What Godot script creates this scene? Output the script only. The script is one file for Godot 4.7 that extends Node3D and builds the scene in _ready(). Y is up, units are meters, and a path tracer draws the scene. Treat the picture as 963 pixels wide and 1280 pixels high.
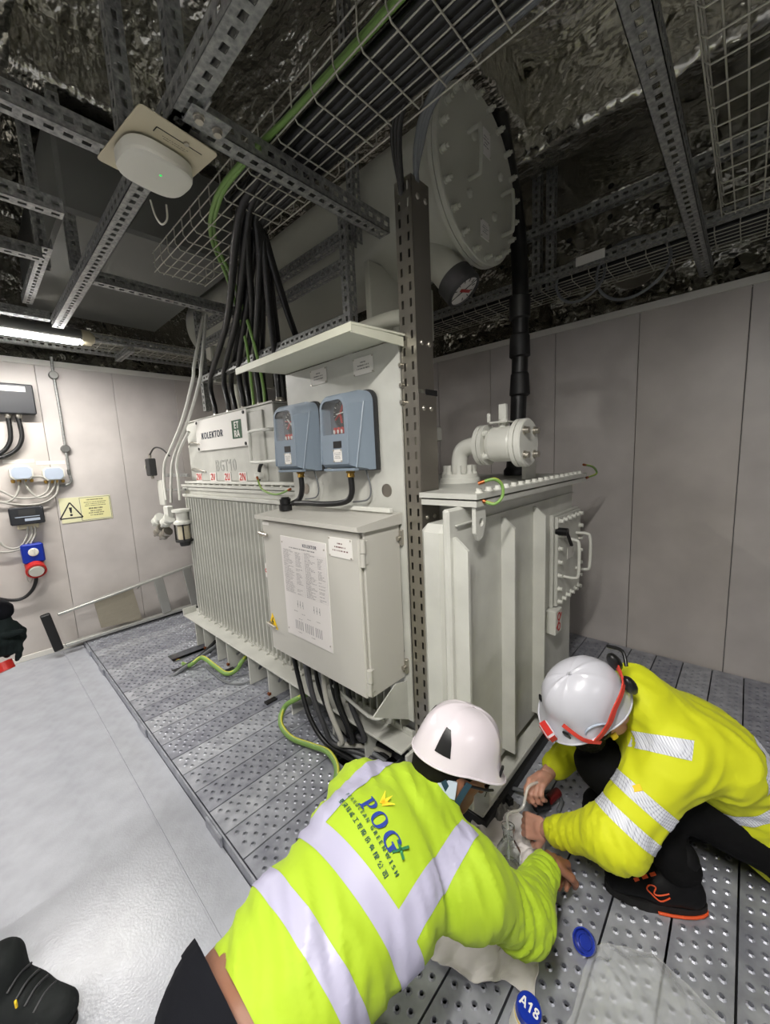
extends Node3D
# A transformer room: two technicians sampling oil beside a white transformer on a grating floor.

# ---------- camera numbers (a photo pixel gives a direction; the distance comes from the plane it lies on)
const FOCAL := 483.58
const CAM := Vector3(0, 1.6, 0)
const CR := Vector3(0.68018, -0.046665, 0.731558)
const CD := Vector3(-0.131709, -0.989511, 0.0593398)
const CF := Vector3(0.721115, -0.136715, -0.679192)

func ray(u: float, v: float) -> Vector3:
	return CR * ((u - 481.5) / FOCAL) + CD * ((v - 640.0) / FOCAL) + CF
func at_x(x: float, u: float, v: float) -> Vector3:
	var d := ray(u, v)
	return CAM + d * (x / d.x)
func at_y(y: float, u: float, v: float) -> Vector3:
	var d := ray(u, v)
	return CAM + d * ((y - CAM.y) / d.y)
func at_z(z: float, u: float, v: float) -> Vector3:
	var d := ray(u, v)
	return CAM + d * (z / d.z)
func at_d(dist: float, u: float, v: float) -> Vector3:
	return CAM + ray(u, v) * dist

# ---------- mesh builder
class MB:
	var v := PackedVector3Array()
	var n := PackedVector3Array()
	var uv := PackedVector2Array()
	var ix := PackedInt32Array()
	var xf := Transform3D()
	var has_uv := false

	func face(pts: Array, nrm: Vector3) -> void:
		var s := v.size()
		for p in pts:
			v.append(xf * (p as Vector3))
			n.append((xf.basis * nrm).normalized())
			uv.append(Vector2.ZERO)
		var a: Vector3 = v[s]
		var flip: bool = (v[s + 1] - a).cross(v[s + 2] - a).dot(n[s]) > 0.0
		for i in range(1, pts.size() - 1):
			if flip:
				ix.append_array([s, s + i + 1, s + i])
			else:
				ix.append_array([s, s + i, s + i + 1])

	func quad_uv(o: Vector3, u: Vector3, w: Vector3) -> void: # o = top left, u = right, w = down
		has_uv = true
		var s := v.size()
		var nn := (xf.basis * u.cross(-w)).normalized()
		for q in [[0, 0], [1, 0], [1, 1], [0, 1]]:
			v.append(xf * (o + u * q[0] + w * q[1]))
			n.append(nn)
			uv.append(Vector2(q[0], q[1]))
		ix.append_array([s, s + 1, s + 2, s, s + 2, s + 3])

	func box(c: Vector3, size: Vector3, b := 0.0) -> void:
		var h := size * 0.5
		b = minf(b, minf(h.x, minf(h.y, h.z)) * 0.9)
		var old := xf
		xf = xf * Transform3D(Basis(), c)
		var ax := [Vector3.RIGHT, Vector3.UP, Vector3.BACK]
		for k in 3:
			var A: Vector3 = ax[k]
			var B: Vector3 = ax[(k + 1) % 3]
			var C: Vector3 = ax[(k + 2) % 3]
			var ha: float = h[k]
			var hb: float = h[(k + 1) % 3]
			var hc: float = h[(k + 2) % 3]
			for s in [-1.0, 1.0]:
				face([A * ha * s + B * (hb - b) + C * (hc - b), A * ha * s - B * (hb - b) + C * (hc - b), A * ha * s - B * (hb - b) - C * (hc - b), A * ha * s + B * (hb - b) - C * (hc - b)], A * s)
			if b > 0.0:
				for s in [-1.0, 1.0]:
					for t in [-1.0, 1.0]:
						face([A * (ha - b) + B * s * hb + C * t * (hc - b), A * (ha - b) + B * s * (hb - b) + C * t * hc, -A * (ha - b) + B * s * (hb - b) + C * t * hc, -A * (ha - b) + B * s * hb + C * t * (hc - b)], B * s + C * t)
		if b > 0.0:
			for sx in [-1.0, 1.0]:
				for sy in [-1.0, 1.0]:
					for sz in [-1.0, 1.0]:
						var q := Vector3(sx, sy, sz)
						face([q * Vector3(h.x, h.y - b, h.z - b), q * Vector3(h.x - b, h.y, h.z - b), q * Vector3(h.x - b, h.y - b, h.z)], q)
		xf = old

	func span(a: Vector3, b: Vector3, bev := 0.0) -> void: # box between two corners
		box((a + b) * 0.5, (a - b).abs(), bev)

	func bar(a: Vector3, b: Vector3, w: float, h: float, up := Vector3.UP, bev := 0.0) -> void: # straight bar a..b, w across, h along up
		var old := xf
		var z := (b - a).normalized()
		var x := up.cross(z).normalized()
		var y := z.cross(x)
		xf = xf * Transform3D(Basis(x, y, z), (a + b) * 0.5)
		box(Vector3.ZERO, Vector3(w, h, a.distance_to(b)), bev)
		xf = old

	func frame(z: Vector3) -> Basis:
		z = z.normalized()
		var t := Vector3.UP if absf(z.y) < 0.9 else Vector3.RIGHT
		var x := t.cross(z).normalized()
		return Basis(x, z.cross(x), z)

	func tube(pts: Array, r, seg := 8, cap := true) -> void: # r: float or Array of radii
		var np := pts.size()
		var B := frame(pts[1] - pts[0])
		var prev: Vector3 = B.z
		var s0 := v.size()
		for i in np:
			var t: Vector3 = (pts[mini(i + 1, np - 1)] - pts[maxi(i - 1, 0)])
			t = t.normalized()
			var q := Quaternion(prev, t) if prev.dot(t) > -0.999 else Quaternion()
			B = Basis(q) * B
			prev = t
			var rr: float = r[i] if r is Array else r
			for k in seg:
				var an := TAU * k / seg
				var d := B.x * cos(an) + B.y * sin(an)
				v.append(xf * (pts[i] + d * rr))
				n.append((xf.basis * d).normalized())
				uv.append(Vector2(float(i) / (np - 1), float(k) / seg))
		for i in np - 1:
			for k in seg:
				var a := s0 + i * seg + k
				var b := s0 + i * seg + (k + 1) % seg
				ix.append_array([a, a + seg, b, b, a + seg, b + seg])
		if cap:
			for e in [0, np - 1]:
				var ring := []
				for k in seg:
					ring.append(xf.affine_inverse() * v[s0 + e * seg + k])
				var dd: Vector3 = (pts[0] - pts[1]) if e == 0 else (pts[np - 1] - pts[np - 2])
				face(ring, dd.normalized())

	func cyl(a: Vector3, b: Vector3, r: float, seg := 16, r2 := -1.0) -> void:
		tube([a, b], [r, r if r2 < 0.0 else r2], seg)

	func lathe(o: Vector3, axis: Vector3, prof: Array, seg := 24) -> void: # prof: Vector2(radius, height) list; sharp between segments
		var B := frame(axis)
		for i in prof.size() - 1:
			var p: Vector2 = prof[i]
			var q: Vector2 = prof[i + 1]
			if p.distance_to(q) < 1e-6:
				continue
			var nr := Vector2(q.y - p.y, p.x - q.x).normalized()
			var s := v.size()
			for k in seg + 1:
				var an := TAU * k / seg
				var d := B.x * cos(an) + B.y * sin(an)
				for e in [p, q]:
					v.append(xf * (o + d * e.x + B.z * e.y))
					n.append((xf.basis * (d * nr.x + B.z * nr.y)).normalized())
					uv.append(Vector2.ZERO)
			for k in seg:
				var a := s + k * 2
				ix.append_array([a, a + 1, a + 2, a + 2, a + 1, a + 3])

	func hexbolt(o: Vector3, axis: Vector3, r: float, h: float) -> void:
		cyl(o, o + axis.normalized() * h * 0.25, r * 1.25, 10)
		cyl(o + axis.normalized() * h * 0.25, o + axis.normalized() * h, r, 6)

	func prism(poly: PackedVector2Array, depth: float, t: Transform3D) -> void: # outline in local xy, extruded along +z
		var old := xf
		xf = xf * t
		if Geometry2D.is_polygon_clockwise(poly):
			poly.reverse()
		var tri := Geometry2D.triangulate_polygon(poly)
		for i in range(0, tri.size(), 3):
			var a := poly[tri[i]]
			var b := poly[tri[i + 1]]
			var c := poly[tri[i + 2]]
			face([Vector3(a.x, a.y, depth), Vector3(b.x, b.y, depth), Vector3(c.x, c.y, depth)], Vector3.BACK)
			face([Vector3(a.x, a.y, 0), Vector3(b.x, b.y, 0), Vector3(c.x, c.y, 0)], Vector3.FORWARD)
		var m := poly.size()
		var sgn := -1.0 if Geometry2D.is_polygon_clockwise(poly) else 1.0
		for i in m:
			var a := poly[i]
			var b := poly[(i + 1) % m]
			var e := b - a
			face([Vector3(a.x, a.y, 0), Vector3(b.x, b.y, 0), Vector3(b.x, b.y, depth), Vector3(a.x, a.y, depth)], Vector3(e.y, -e.x, 0) * sgn)
		xf = old

	func perf(o: Vector3, u: Vector3, w: Vector3, length: float, width: float, rows: int, pitch: float, sl: float, sw: float, th: float) -> void: # slotted sheet, thickness goes along u x w
		var nn := u.cross(w)
		var sg := signf(th)
		var cells := maxi(1, roundi(length / pitch))
		var p := length / cells
		var rw := width / rows
		for i in cells:
			for j in rows:
				var c := o + u * (p * (i + 0.5)) + w * (rw * (j + 0.5))
				var O := []
				var I := []
				for q in [[-1, -1], [1, -1], [1, 1], [-1, 1]]:
					O.append(c + u * (p * 0.5 * q[0]) + w * (rw * 0.5 * q[1]))
					I.append(c + u * (sl * 0.5 * q[0]) + w * (sw * 0.5 * q[1]))
				for k in 4:
					var k2: int = (k + 1) % 4
					face([O[k], O[k2], I[k2], I[k]], -nn * sg)
					face([O[k] + nn * th, O[k2] + nn * th, I[k2] + nn * th, I[k] + nn * th], nn * sg)
					face([I[k], I[k2], I[k2] + nn * th, I[k] + nn * th], c - (I[k] + I[k2]) * 0.5)
		var a := o
		var b := o + u * length
		face([a, b, b + nn * th, a + nn * th], -w)
		face([a + w * width, b + w * width, b + w * width + nn * th, a + w * width + nn * th], w)

	func channel(a: Vector3, b: Vector3, web: Vector3, size: float, pitch := 0.05, depth := -1.0) -> void: # slotted U rail a..b, web faces along web
		var dp := size if depth < 0.0 else depth
		var u := (b - a).normalized()
		web = (web - u * web.dot(u)).normalized()
		var s := u.cross(web)
		var L := a.distance_to(b)
		var th := 0.0025
		var hs := size * 0.5
		var hd := dp * 0.5
		perf(a - s * hs + web * hd, u, s, L, size, 1, pitch, pitch * 0.52, size * 0.3, -th * signf(u.cross(s).dot(web)))
		for k in [-1.0, 1.0]:
			var o: Vector3 = a + s * hs * k - web * hd
			var nn := u.cross(web)
			perf(o, u, web, L, dp, 1, pitch, pitch * 0.52, dp * 0.3, -th * signf(nn.dot(s * k)))
			var lip: Vector3 = o - s * k * size * 0.12
			face([o, o + u * L, lip + u * L, lip], -web)

	func ball(c: Vector3, r: Vector3, seg := 16, rings := 10) -> void:
		var s0 := v.size()
		for i in rings + 1:
			var t := PI * i / rings
			for k in seg + 1:
				var p := TAU * k / seg
				var d := Vector3(sin(t) * cos(p), cos(t), sin(t) * sin(p))
				v.append(xf * (c + d * r))
				n.append((xf.basis * (d / r)).normalized())
				uv.append(Vector2(float(k) / seg, float(i) / rings))
		for i in rings:
			for k in seg:
				var a := s0 + i * (seg + 1) + k
				ix.append_array([a, a + seg + 1, a + 1, a + 1, a + seg + 1, a + seg + 2])

	func sheet(rows: int, cols: int, f: Callable, thick := 0.0) -> void: # smooth grid; f(i/rows, j/cols) -> Vector3
		var s0 := v.size()
		var P := PackedVector3Array()
		for i in rows + 1:
			for j in cols + 1:
				P.append(f.call(float(i) / rows, float(j) / cols))
		var N := PackedVector3Array()
		for i in rows + 1:
			for j in cols + 1:
				var du: Vector3 = P[mini(i + 1, rows) * (cols + 1) + j] - P[maxi(i - 1, 0) * (cols + 1) + j]
				var dv: Vector3 = P[i * (cols + 1) + mini(j + 1, cols)] - P[i * (cols + 1) + maxi(j - 1, 0)]
				N.append(dv.cross(du).normalized())
		var w := cols + 1
		for side in ([0, 1] if thick > 0.0 else [0]):
			var s := v.size()
			for k in P.size():
				v.append(xf * (P[k] - N[k] * (thick * side)))
				n.append((xf.basis * (N[k] if side == 0 else -N[k])).normalized())
				uv.append(Vector2(float(k % w) / cols, float(k / w) / rows))
			for i in rows:
				for j in cols:
					var a := s + i * w + j
					if side == 0:
						ix.append_array([a, a + w, a + 1, a + 1, a + w, a + w + 1])
					else:
						ix.append_array([a, a + 1, a + w, a + 1, a + w + 1, a + w])
		if thick > 0.0:
			var c := P.size()
			for e in 4:
				var m := cols if e < 2 else rows
				for k in m:
					var a: int
					var b: int
					match e:
						0: a = k; b = k + 1
						1: a = rows * w + k; b = a + 1
						2: a = k * w; b = a + w
						_: a = k * w + cols; b = a + w
					var pa := P[a]
					var pb := P[b]
					var out := (pa - P[(rows / 2) * w + cols / 2])
					face([pa, pb, pb - N[b] * thick, pa - N[a] * thick], (pb - pa).cross(N[a]) * signf((pb - pa).cross(N[a]).dot(out)))

	func mesh() -> ArrayMesh:
		var arr := []
		arr.resize(Mesh.ARRAY_MAX)
		arr[Mesh.ARRAY_VERTEX] = v
		arr[Mesh.ARRAY_NORMAL] = n
		if has_uv:
			arr[Mesh.ARRAY_TEX_UV] = uv
		arr[Mesh.ARRAY_INDEX] = ix
		var m := ArrayMesh.new()
		m.add_surface_from_arrays(Mesh.PRIMITIVE_TRIANGLES, arr)
		return m

# ---------- objects
var taken := {}
var M := {}

func numbered(called: String) -> String:
	if not taken.has(called):
		taken[called] = 0
		return called
	taken[called] += 1
	return "%s_%03d" % [called, taken[called]]

func tag(o: Node, label: String, category: String, group := "") -> void:
	o.set_meta("label", label)
	o.set_meta("category", category)
	if group:
		o.set_meta("group", group)

func thing(called: String, label: String, category: String, group := "") -> Node3D:
	var o := Node3D.new()
	o.name = numbered(called)
	add_child(o)
	tag(o, label, category, group)
	return o

func structure(called: String) -> Node3D:
	var o := Node3D.new()
	o.name = called
	add_child(o)
	o.set_meta("kind", "structure")
	return o

func part(parent: Node, called: String, m: MB, mat: Material, label := "") -> MeshInstance3D:
	return part_mesh(parent, called, m.mesh(), mat, label)

func part_mesh(parent: Node, called: String, mesh: Mesh, mat: Material, label := "") -> MeshInstance3D:
	var o := MeshInstance3D.new()
	o.name = called
	o.mesh = mesh
	o.material_override = mat
	parent.add_child(o, true)
	if label:
		o.set_meta("label", label)
	return o

func single(called: String, label: String, category: String, m: MB, mat: Material, group := "") -> MeshInstance3D:
	var lo := m.v[0]
	var hi := m.v[0]
	for p in m.v:
		lo = lo.min(p)
		hi = hi.max(p)
	var base := Vector3((lo.x + hi.x) * 0.5, lo.y, (lo.z + hi.z) * 0.5)
	for i in m.v.size():
		m.v[i] -= base
	var o := MeshInstance3D.new()
	o.name = numbered(called)
	o.mesh = m.mesh()
	o.material_override = mat
	add_child(o)
	o.position = base
	tag(o, label, category, group)
	return o

func bounds(o: Node, t: Transform3D, out: Array) -> void:
	for c in o.get_children():
		if c is Node3D:
			var tt: Transform3D = t * c.transform
			if c is MeshInstance3D and c.mesh:
				var bb: AABB = tt * c.mesh.get_aabb()
				if out.is_empty():
					out.append(bb)
				else:
					out[0] = out[0].merge(bb)
			bounds(c, tt, out)

func settle() -> void: # put each group node at the foot of its own thing
	for o in get_children():
		if o.get_class() == "Node3D" and o.position == Vector3.ZERO and o.get_child_count():
			var out := []
			bounds(o, Transform3D(), out)
			if out.is_empty():
				continue
			var bb: AABB = out[0]
			var p := Vector3(bb.get_center().x, bb.position.y, bb.get_center().z)
			o.position = p
			for c in o.get_children():
				c.position -= p

func text(parent: Node, s: String, h: float, at: Vector3, basis: Basis, mat: Material, bold := true, serif := false, called := "lettering") -> MeshInstance3D:
	var t := TextMesh.new()
	t.text = s
	t.font = font(bold, serif)
	t.font_size = 48
	t.pixel_size = h / 34.0
	t.depth = 0.0012
	t.curve_step = 2.0
	var o := part_mesh(parent, called, t, mat)
	o.transform = Transform3D(basis, at + basis.y.normalized() * h * 0.49)  # at = left-right centre of the base line
	return o

var fonts := {}
func font(bold: bool, serif: bool) -> Font:
	var k := str(bold, serif)
	if not fonts.has(k):
		var f := SystemFont.new()
		f.font_names = PackedStringArray(["Droid Serif" if serif else "Droid Sans"])
		f.font_weight = 700 if bold else 400
		fonts[k] = f
	return fonts[k]

const FACE_X := Basis(Vector3(0, 0, 1), Vector3(0, 1, 0), Vector3(-1, 0, 0))  # lettering on a surface that faces -x

func holed(poly: PackedVector2Array, c: Vector2, r: float, n := 14) -> PackedVector2Array: # an outline with a round hole, joined to it by a hairline cut
	if Geometry2D.is_polygon_clockwise(poly):
		poly.reverse()
	var best := 0
	for i in poly.size():
		if poly[i].distance_to(c) < poly[best].distance_to(c):
			best = i
	var a0 := (poly[best] - c).angle()
	var out := PackedVector2Array()
	for i in poly.size():
		out.append(poly[i])
		if i == best:
			for k in n + 1:
				var an := a0 - TAU * k / n - (0.002 if k == n else 0.0) * -1.0
				out.append(c + Vector2(cos(an), sin(an)) * r)
			out.append(poly[i] + (poly[(i + 1) % poly.size()] - poly[i]).normalized() * 0.00005)
	return out

# smooth path through points (Catmull-Rom)
func curve(pts: Array, per := 6) -> Array:
	var out := []
	for i in pts.size() - 1:
		var p0: Vector3 = pts[maxi(i - 1, 0)]
		var p1: Vector3 = pts[i]
		var p2: Vector3 = pts[i + 1]
		var p3: Vector3 = pts[mini(i + 2, pts.size() - 1)]
		for k in per:
			out.append(p1.cubic_interpolate(p2, p0, p3, float(k) / per))
	out.append(pts[pts.size() - 1])
	return out

# ---------- materials
func noise_tex(freq: float, lo: Color, hi: Color, size := 256, oct := 4, sd := 1, normal := 0.0, kind := FastNoiseLite.TYPE_SIMPLEX_SMOOTH) -> NoiseTexture2D:
	var f := FastNoiseLite.new()
	f.noise_type = kind
	f.frequency = freq
	f.fractal_octaves = oct
	f.seed = sd
	var t := NoiseTexture2D.new()
	t.width = size
	t.height = size
	t.seamless = true
	t.noise = f
	if normal > 0.0:
		t.as_normal_map = true
		t.bump_strength = normal
	else:
		var g := Gradient.new()
		g.set_color(0, lo)
		g.set_color(1, hi)
		t.color_ramp = g
	return t

func mat(key: String, c: Color, rough := 0.6, metal := 0.0) -> StandardMaterial3D:
	var m := StandardMaterial3D.new()
	m.resource_name = key
	m.albedo_color = c
	m.roughness = rough
	m.metallic = metal
	M[key] = m
	return m

func texture_on(m: StandardMaterial3D, tex: Texture2D, scale: float) -> void:
	m.albedo_texture = tex
	m.uv1_triplanar = true
	m.uv1_world_triplanar = true
	m.uv1_scale = Vector3.ONE * scale

func bump_on(m: StandardMaterial3D, tex: Texture2D, scale: float, amount: float) -> void:
	m.normal_enabled = true
	m.normal_texture = tex
	m.normal_scale = amount
	m.uv1_triplanar = true
	m.uv1_world_triplanar = true
	m.uv1_scale = Vector3.ONE * scale

func make_materials() -> void:
	var grain := noise_tex(0.02, Color(0.9, 0.9, 0.9), Color(1, 1, 1), 256, 4, 3)
	var m := mat("tank_paint", Color(0.80, 0.80, 0.77), 0.38)
	texture_on(m, grain, 0.7)
	mat("cabinet_paint", Color(0.74, 0.73, 0.70), 0.45)
	mat("canopy_paint", Color(0.82, 0.82, 0.75), 0.45)
	mat("pipe_paint", Color(0.84, 0.84, 0.81), 0.35)
	m = mat("wall_paint", Color(0.80, 0.775, 0.76), 0.38)
	texture_on(m, grain, 0.4)
	mat("wall_trim", Color(0.86, 0.85, 0.82), 0.5)
	m = mat("deck_paint", Color(0.69, 0.70, 0.73), 0.24)
	bump_on(m, noise_tex(0.05, Color.BLACK, Color.WHITE, 512, 4, 9, 2.0), 3.4, 0.3)
	m.albedo_texture = noise_tex(0.008, Color(0.93, 0.93, 0.93), Color(1, 1, 1), 256, 5, 5)
	var zinc := noise_tex(0.05, Color(0.62, 0.63, 0.65), Color(1, 1, 1), 256, 3, 7, 0.0, FastNoiseLite.TYPE_CELLULAR)
	m = mat("zinc", Color(0.72, 0.72, 0.70), 0.45, 0.55)
	texture_on(m, zinc, 4.0)
	m = mat("grating_zinc", Color(0.75, 0.76, 0.79), 0.36, 0.38)
	texture_on(m, noise_tex(0.02, Color(0.74, 0.74, 0.76), Color(1, 1, 1), 256, 4, 17), 1.7)
	m = mat("steel", Color(0.66, 0.64, 0.60), 0.28, 0.9)
	mat("bolt_steel", Color(0.72, 0.70, 0.66), 0.3, 0.9)
	mat("wire_zinc", Color(0.74, 0.73, 0.68), 0.4, 0.4)
	m = mat("foil", Color(0.80, 0.79, 0.75), 0.22, 0.95)
	bump_on(m, noise_tex(0.022, Color.BLACK, Color.WHITE, 512, 3, 21, 10.0, FastNoiseLite.TYPE_PERLIN), 1.2, 1.4)
	m.uv1_scale = Vector3(1.5, 0.9, 0.8)
	mat("duct", Color(0.42, 0.42, 0.40), 0.6, 0.2)
	mat("dark_steel", Color(0.22, 0.22, 0.22), 0.6, 0.3)
	mat("pit_paint", Color(0.42, 0.43, 0.44), 0.8)
	mat("black_rubber", Color(0.055, 0.055, 0.06), 0.55)
	mat("black_cable", Color(0.045, 0.045, 0.05), 0.42)
	mat("grey_cable", Color(0.42, 0.43, 0.44), 0.5)
	mat("light_cable", Color(0.66, 0.65, 0.62), 0.5)
	mat("earth_green", Color(0.46, 0.60, 0.30), 0.45)
	mat("earth_yellow", Color(0.78, 0.78, 0.28), 0.45)
	mat("gauge_blue", Color(0.49, 0.54, 0.59), 0.42)
	mat("black_plastic", Color(0.06, 0.06, 0.065), 0.4)
	mat("dark_gasket", Color(0.16, 0.16, 0.16), 0.7)
	mat("white_plastic", Color(0.86, 0.85, 0.80), 0.42)
	mat("cream_plastic", Color(0.80, 0.76, 0.65), 0.45)
	mat("white_label", Color(0.88, 0.87, 0.85), 0.5)
	mat("sign_yellow", Color(0.86, 0.85, 0.70), 0.5)
	mat("warn_yellow", Color(0.93, 0.78, 0.10), 0.5)
	mat("ink", Color(0.10, 0.10, 0.12), 0.6)
	mat("ink_blue", Color(0.09, 0.12, 0.20), 0.6)
	mat("ink_grey", Color(0.45, 0.45, 0.46), 0.6)
	mat("red_paint", Color(0.72, 0.13, 0.10), 0.5)
	mat("orange_paint", Color(0.85, 0.32, 0.14), 0.5)
	mat("dark_green", Color(0.08, 0.28, 0.16), 0.5)
	mat("blue_plastic", Color(0.06, 0.17, 0.58), 0.3)
	mat("brass", Color(0.72, 0.58, 0.30), 0.35, 0.9)
	mat("copper", Color(0.62, 0.36, 0.22), 0.4, 0.9)
	m = mat("lamp_glow", Color(1, 1, 1), 0.5)
	m.emission_enabled = true
	m.emission = Color(0.96, 0.97, 1.0)
	m.emission_energy_multiplier = 9.0
	m = mat("green_led", Color(0.1, 0.8, 0.3), 0.5)
	m.emission_enabled = true
	m.emission = Color(0.1, 1.0, 0.4)
	m.emission_energy_multiplier = 1.2
	m = mat("clear", Color(0.95, 0.97, 0.97, 0.03), 0.05)
	m.transparency = BaseMaterial3D.TRANSPARENCY_ALPHA
	m = mat("bag_film", Color(0.93, 0.94, 0.95, 0.30), 0.11)
	m.transparency = BaseMaterial3D.TRANSPARENCY_ALPHA
	m = mat("cloth", Color(0.85, 0.83, 0.82), 0.9)
	bump_on(m, noise_tex(0.2, Color.BLACK, Color.WHITE, 256, 2, 33, 3.0), 12.0, 0.3)
	m = mat("stained_cloth", Color(0.42, 0.41, 0.39), 0.9)
	m = mat("hivis_lime", Color(0.62, 0.73, 0.12), 0.75)
	m.rim_enabled = true
	m.rim = 0.3
	m = mat("hivis_yellow", Color(0.79, 0.81, 0.07), 0.75)
	m.rim_enabled = true
	m.rim = 0.3
	m = mat("band", Color(0.66, 0.65, 0.74), 0.45)
	m = mat("band_white", Color(0.86, 0.87, 0.90), 0.45)
	var st := Image.create(32, 32, false, Image.FORMAT_RGBA8)
	for y in 32:
		for x in 32:
			st.set_pixel(x, y, Color(0.62, 0.63, 0.68) if (x + y) % 32 < 9 else Color(1, 1, 1))
	texture_on(m, ImageTexture.create_from_image(st), 95.0)
	mat("band_line", Color(0.40, 0.43, 0.46), 0.6)
	mat("collar_grey", Color(0.42, 0.42, 0.38), 0.85)
	mat("trouser", Color(0.06, 0.065, 0.085), 0.85)
	mat("trouser_black", Color(0.05, 0.05, 0.055), 0.85)
	mat("boot_black", Color(0.075, 0.075, 0.08), 0.6)
	mat("boot_sole", Color(0.09, 0.085, 0.085), 0.8)
	m = mat("skin_tan", Color(0.52, 0.35, 0.26), 0.55)
	m.subsurf_scatter_enabled = true
	m.subsurf_scatter_strength = 0.06
	m = mat("skin_light", Color(0.72, 0.53, 0.45), 0.55)
	m.subsurf_scatter_enabled = true
	m.subsurf_scatter_strength = 0.06
	mat("hair", Color(0.06, 0.05, 0.045), 0.7)
	m = mat("helmet_white", Color(0.80, 0.77, 0.79), 0.22)
	m = mat("helmet_grey", Color(0.74, 0.74, 0.77), 0.25)
	mat("strap_teal", Color(0.10, 0.22, 0.28), 0.8)
	mat("pale_blue", Color(0.66, 0.70, 0.76), 0.6)
	mat("strap_red", Color(0.76, 0.22, 0.16), 0.7)

func variant(key: String, from: String, tint: Color) -> void:
	var m: StandardMaterial3D = M[from].duplicate()
	m.resource_name = key
	m.albedo_color = M[from].albedo_color * tint
	M[key] = m

func more_materials() -> void:
	variant("wall_paint_warm", "wall_paint", Color(0.99, 0.985, 0.975))
	variant("grating_zinc2", "grating_zinc", Color(0.93, 0.93, 0.94))
	variant("grating_zinc3", "grating_zinc", Color(1.06, 1.06, 1.05))
	mat("dark_zinc", Color(0.45, 0.45, 0.44), 0.45, 0.6)
	mat("gauge_inner", Color(0.36, 0.38, 0.42), 0.6)
	mat("steel_dark", Color(0.55, 0.53, 0.50), 0.4, 0.85)
	mat("conservator_paint", Color(0.74, 0.74, 0.69), 0.35)
	mat("duct_light", Color(0.55, 0.53, 0.48), 0.6, 0.1)
	mat("box_black", Color(0.10, 0.11, 0.13), 0.5)
	mat("alu", Color(0.72, 0.72, 0.70), 0.4, 0.6)
	mat("tread", Color(0.70, 0.67, 0.60), 0.42, 0.6)
	mat("grey_dark", Color(0.22, 0.22, 0.23), 0.5)
	mat("print_blue", Color(0.07, 0.18, 0.50), 0.7)
	mat("print_green", Color(0.13, 0.30, 0.22), 0.7)
	mat("print_leaf", Color(0.10, 0.40, 0.22), 0.7)
	mat("print_orange", Color(0.95, 0.75, 0.12), 0.7)
	mat("dark_lens", Color(0.10, 0.11, 0.12), 0.2)
	mat("glove", Color(0.10, 0.13, 0.13), 0.8)
	mat("boot_grey", Color(0.14, 0.15, 0.15), 0.7)
	mat("red_dark", Color(0.42, 0.10, 0.10), 0.5)
	var g := mat("solid_glass", Color(0.97, 0.99, 0.99, 0.02), 0.03)
	g.transparency = BaseMaterial3D.TRANSPARENCY_ALPHA
	g.refraction_enabled = true
	g.refraction_scale = 0.05
	g = mat("oil", Color(0.93, 0.90, 0.78, 0.10), 0.03)
	g.transparency = BaseMaterial3D.TRANSPARENCY_ALPHA
	g.refraction_enabled = true
	g.refraction_scale = 0.04
	g = mat("hose_clear", Color(0.88, 0.88, 0.86, 0.45), 0.15)
	g.transparency = BaseMaterial3D.TRANSPARENCY_ALPHA
	mat("pale_letter", Color(0.66, 0.66, 0.64), 0.5)
	mat("bulkhead_grey", Color(0.50, 0.50, 0.49), 0.6)
	for k in ["trouser", "trouser_black", "glove", "boot_grey", "boot_black", "hair"]:
		M[k].metallic_specular = 0.25

# ---------- lamps
const LAMPS := [Vector3(0.22, 2.62, -3.86), Vector3(-0.25, 2.66, -0.10), Vector3(-0.25, 2.66, 3.2), Vector3(-2.3, 2.66, -2.2), Vector3(-2.3, 2.66, 1.4)]  # after the first two, unseen lamps added for more light
const LAMP_ENERGY := 7.0

func build_lamp(c: Vector3, label: String, power := 1.0) -> void:
	var t := thing("linear_lamp", label, "lamp", "")
	var m := MB.new()
	m.tube([c + Vector3(-0.56, 0.03, 0), c + Vector3(0.52, 0.03, 0)], 0.055, 16)
	part(t, "housing", m, M.dark_zinc)
	m = MB.new()
	m.box(c + Vector3(-0.02, -0.016, 0), Vector3(1.06, 0.034, 0.086), 0.014)
	part(t, "glowing_tube", m, M.lamp_glow)
	for s in [-1.0, 1.0]:
		m = MB.new()
		m.cyl(c + Vector3(-0.02 + s * 0.54, 0.025, 0), c + Vector3(-0.02 + s * 0.60, 0.025, 0), 0.058, 16)
		m.cyl(c + Vector3(-0.02 + s * 0.60, 0.025, 0), c + Vector3(-0.02 + s * 0.625, 0.025, 0), 0.05, 16, 0.03)
		part(t, "end_cap", m, M.cream_plastic)
		m = MB.new()
		m.box(c + Vector3(s * 0.4, 0.1, 0), Vector3(0.03, 0.06, 0.03), 0.004)
		part(t, "hanger", m, M.zinc)
	# the tube shines down and, through the flanks of its diffuser, to both sides
	for q in [[0.0, 0.5, Vector3(0, -0.036, 0)], [1.15, 0.28, Vector3(0, -0.016, 0.048)], [-1.15, 0.28, Vector3(0, -0.016, -0.048)]]:
		var l := AreaLight3D.new()
		l.name = "lamp_light"
		l.area_size = Vector2(1.06, 0.05 if q[0] == 0.0 else 0.03)
		l.light_energy = LAMP_ENERGY * power * q[1]
		l.light_color = Color(1.0, 0.985, 0.96)
		l.area_range = 14.0
		l.shadow_enabled = true
		t.add_child(l, true)
		l.position = c + Vector3(-0.02, 0, 0) + q[2]
		l.rotation = Vector3(-PI / 2 + q[0], 0, 0)

# ---------- the shell of the room
const XR := 3.46   # inner face of the lining behind the transformer
const ZB := -4.65  # inner face of the lining at its far end
const WALL_TOP := 2.61

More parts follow.
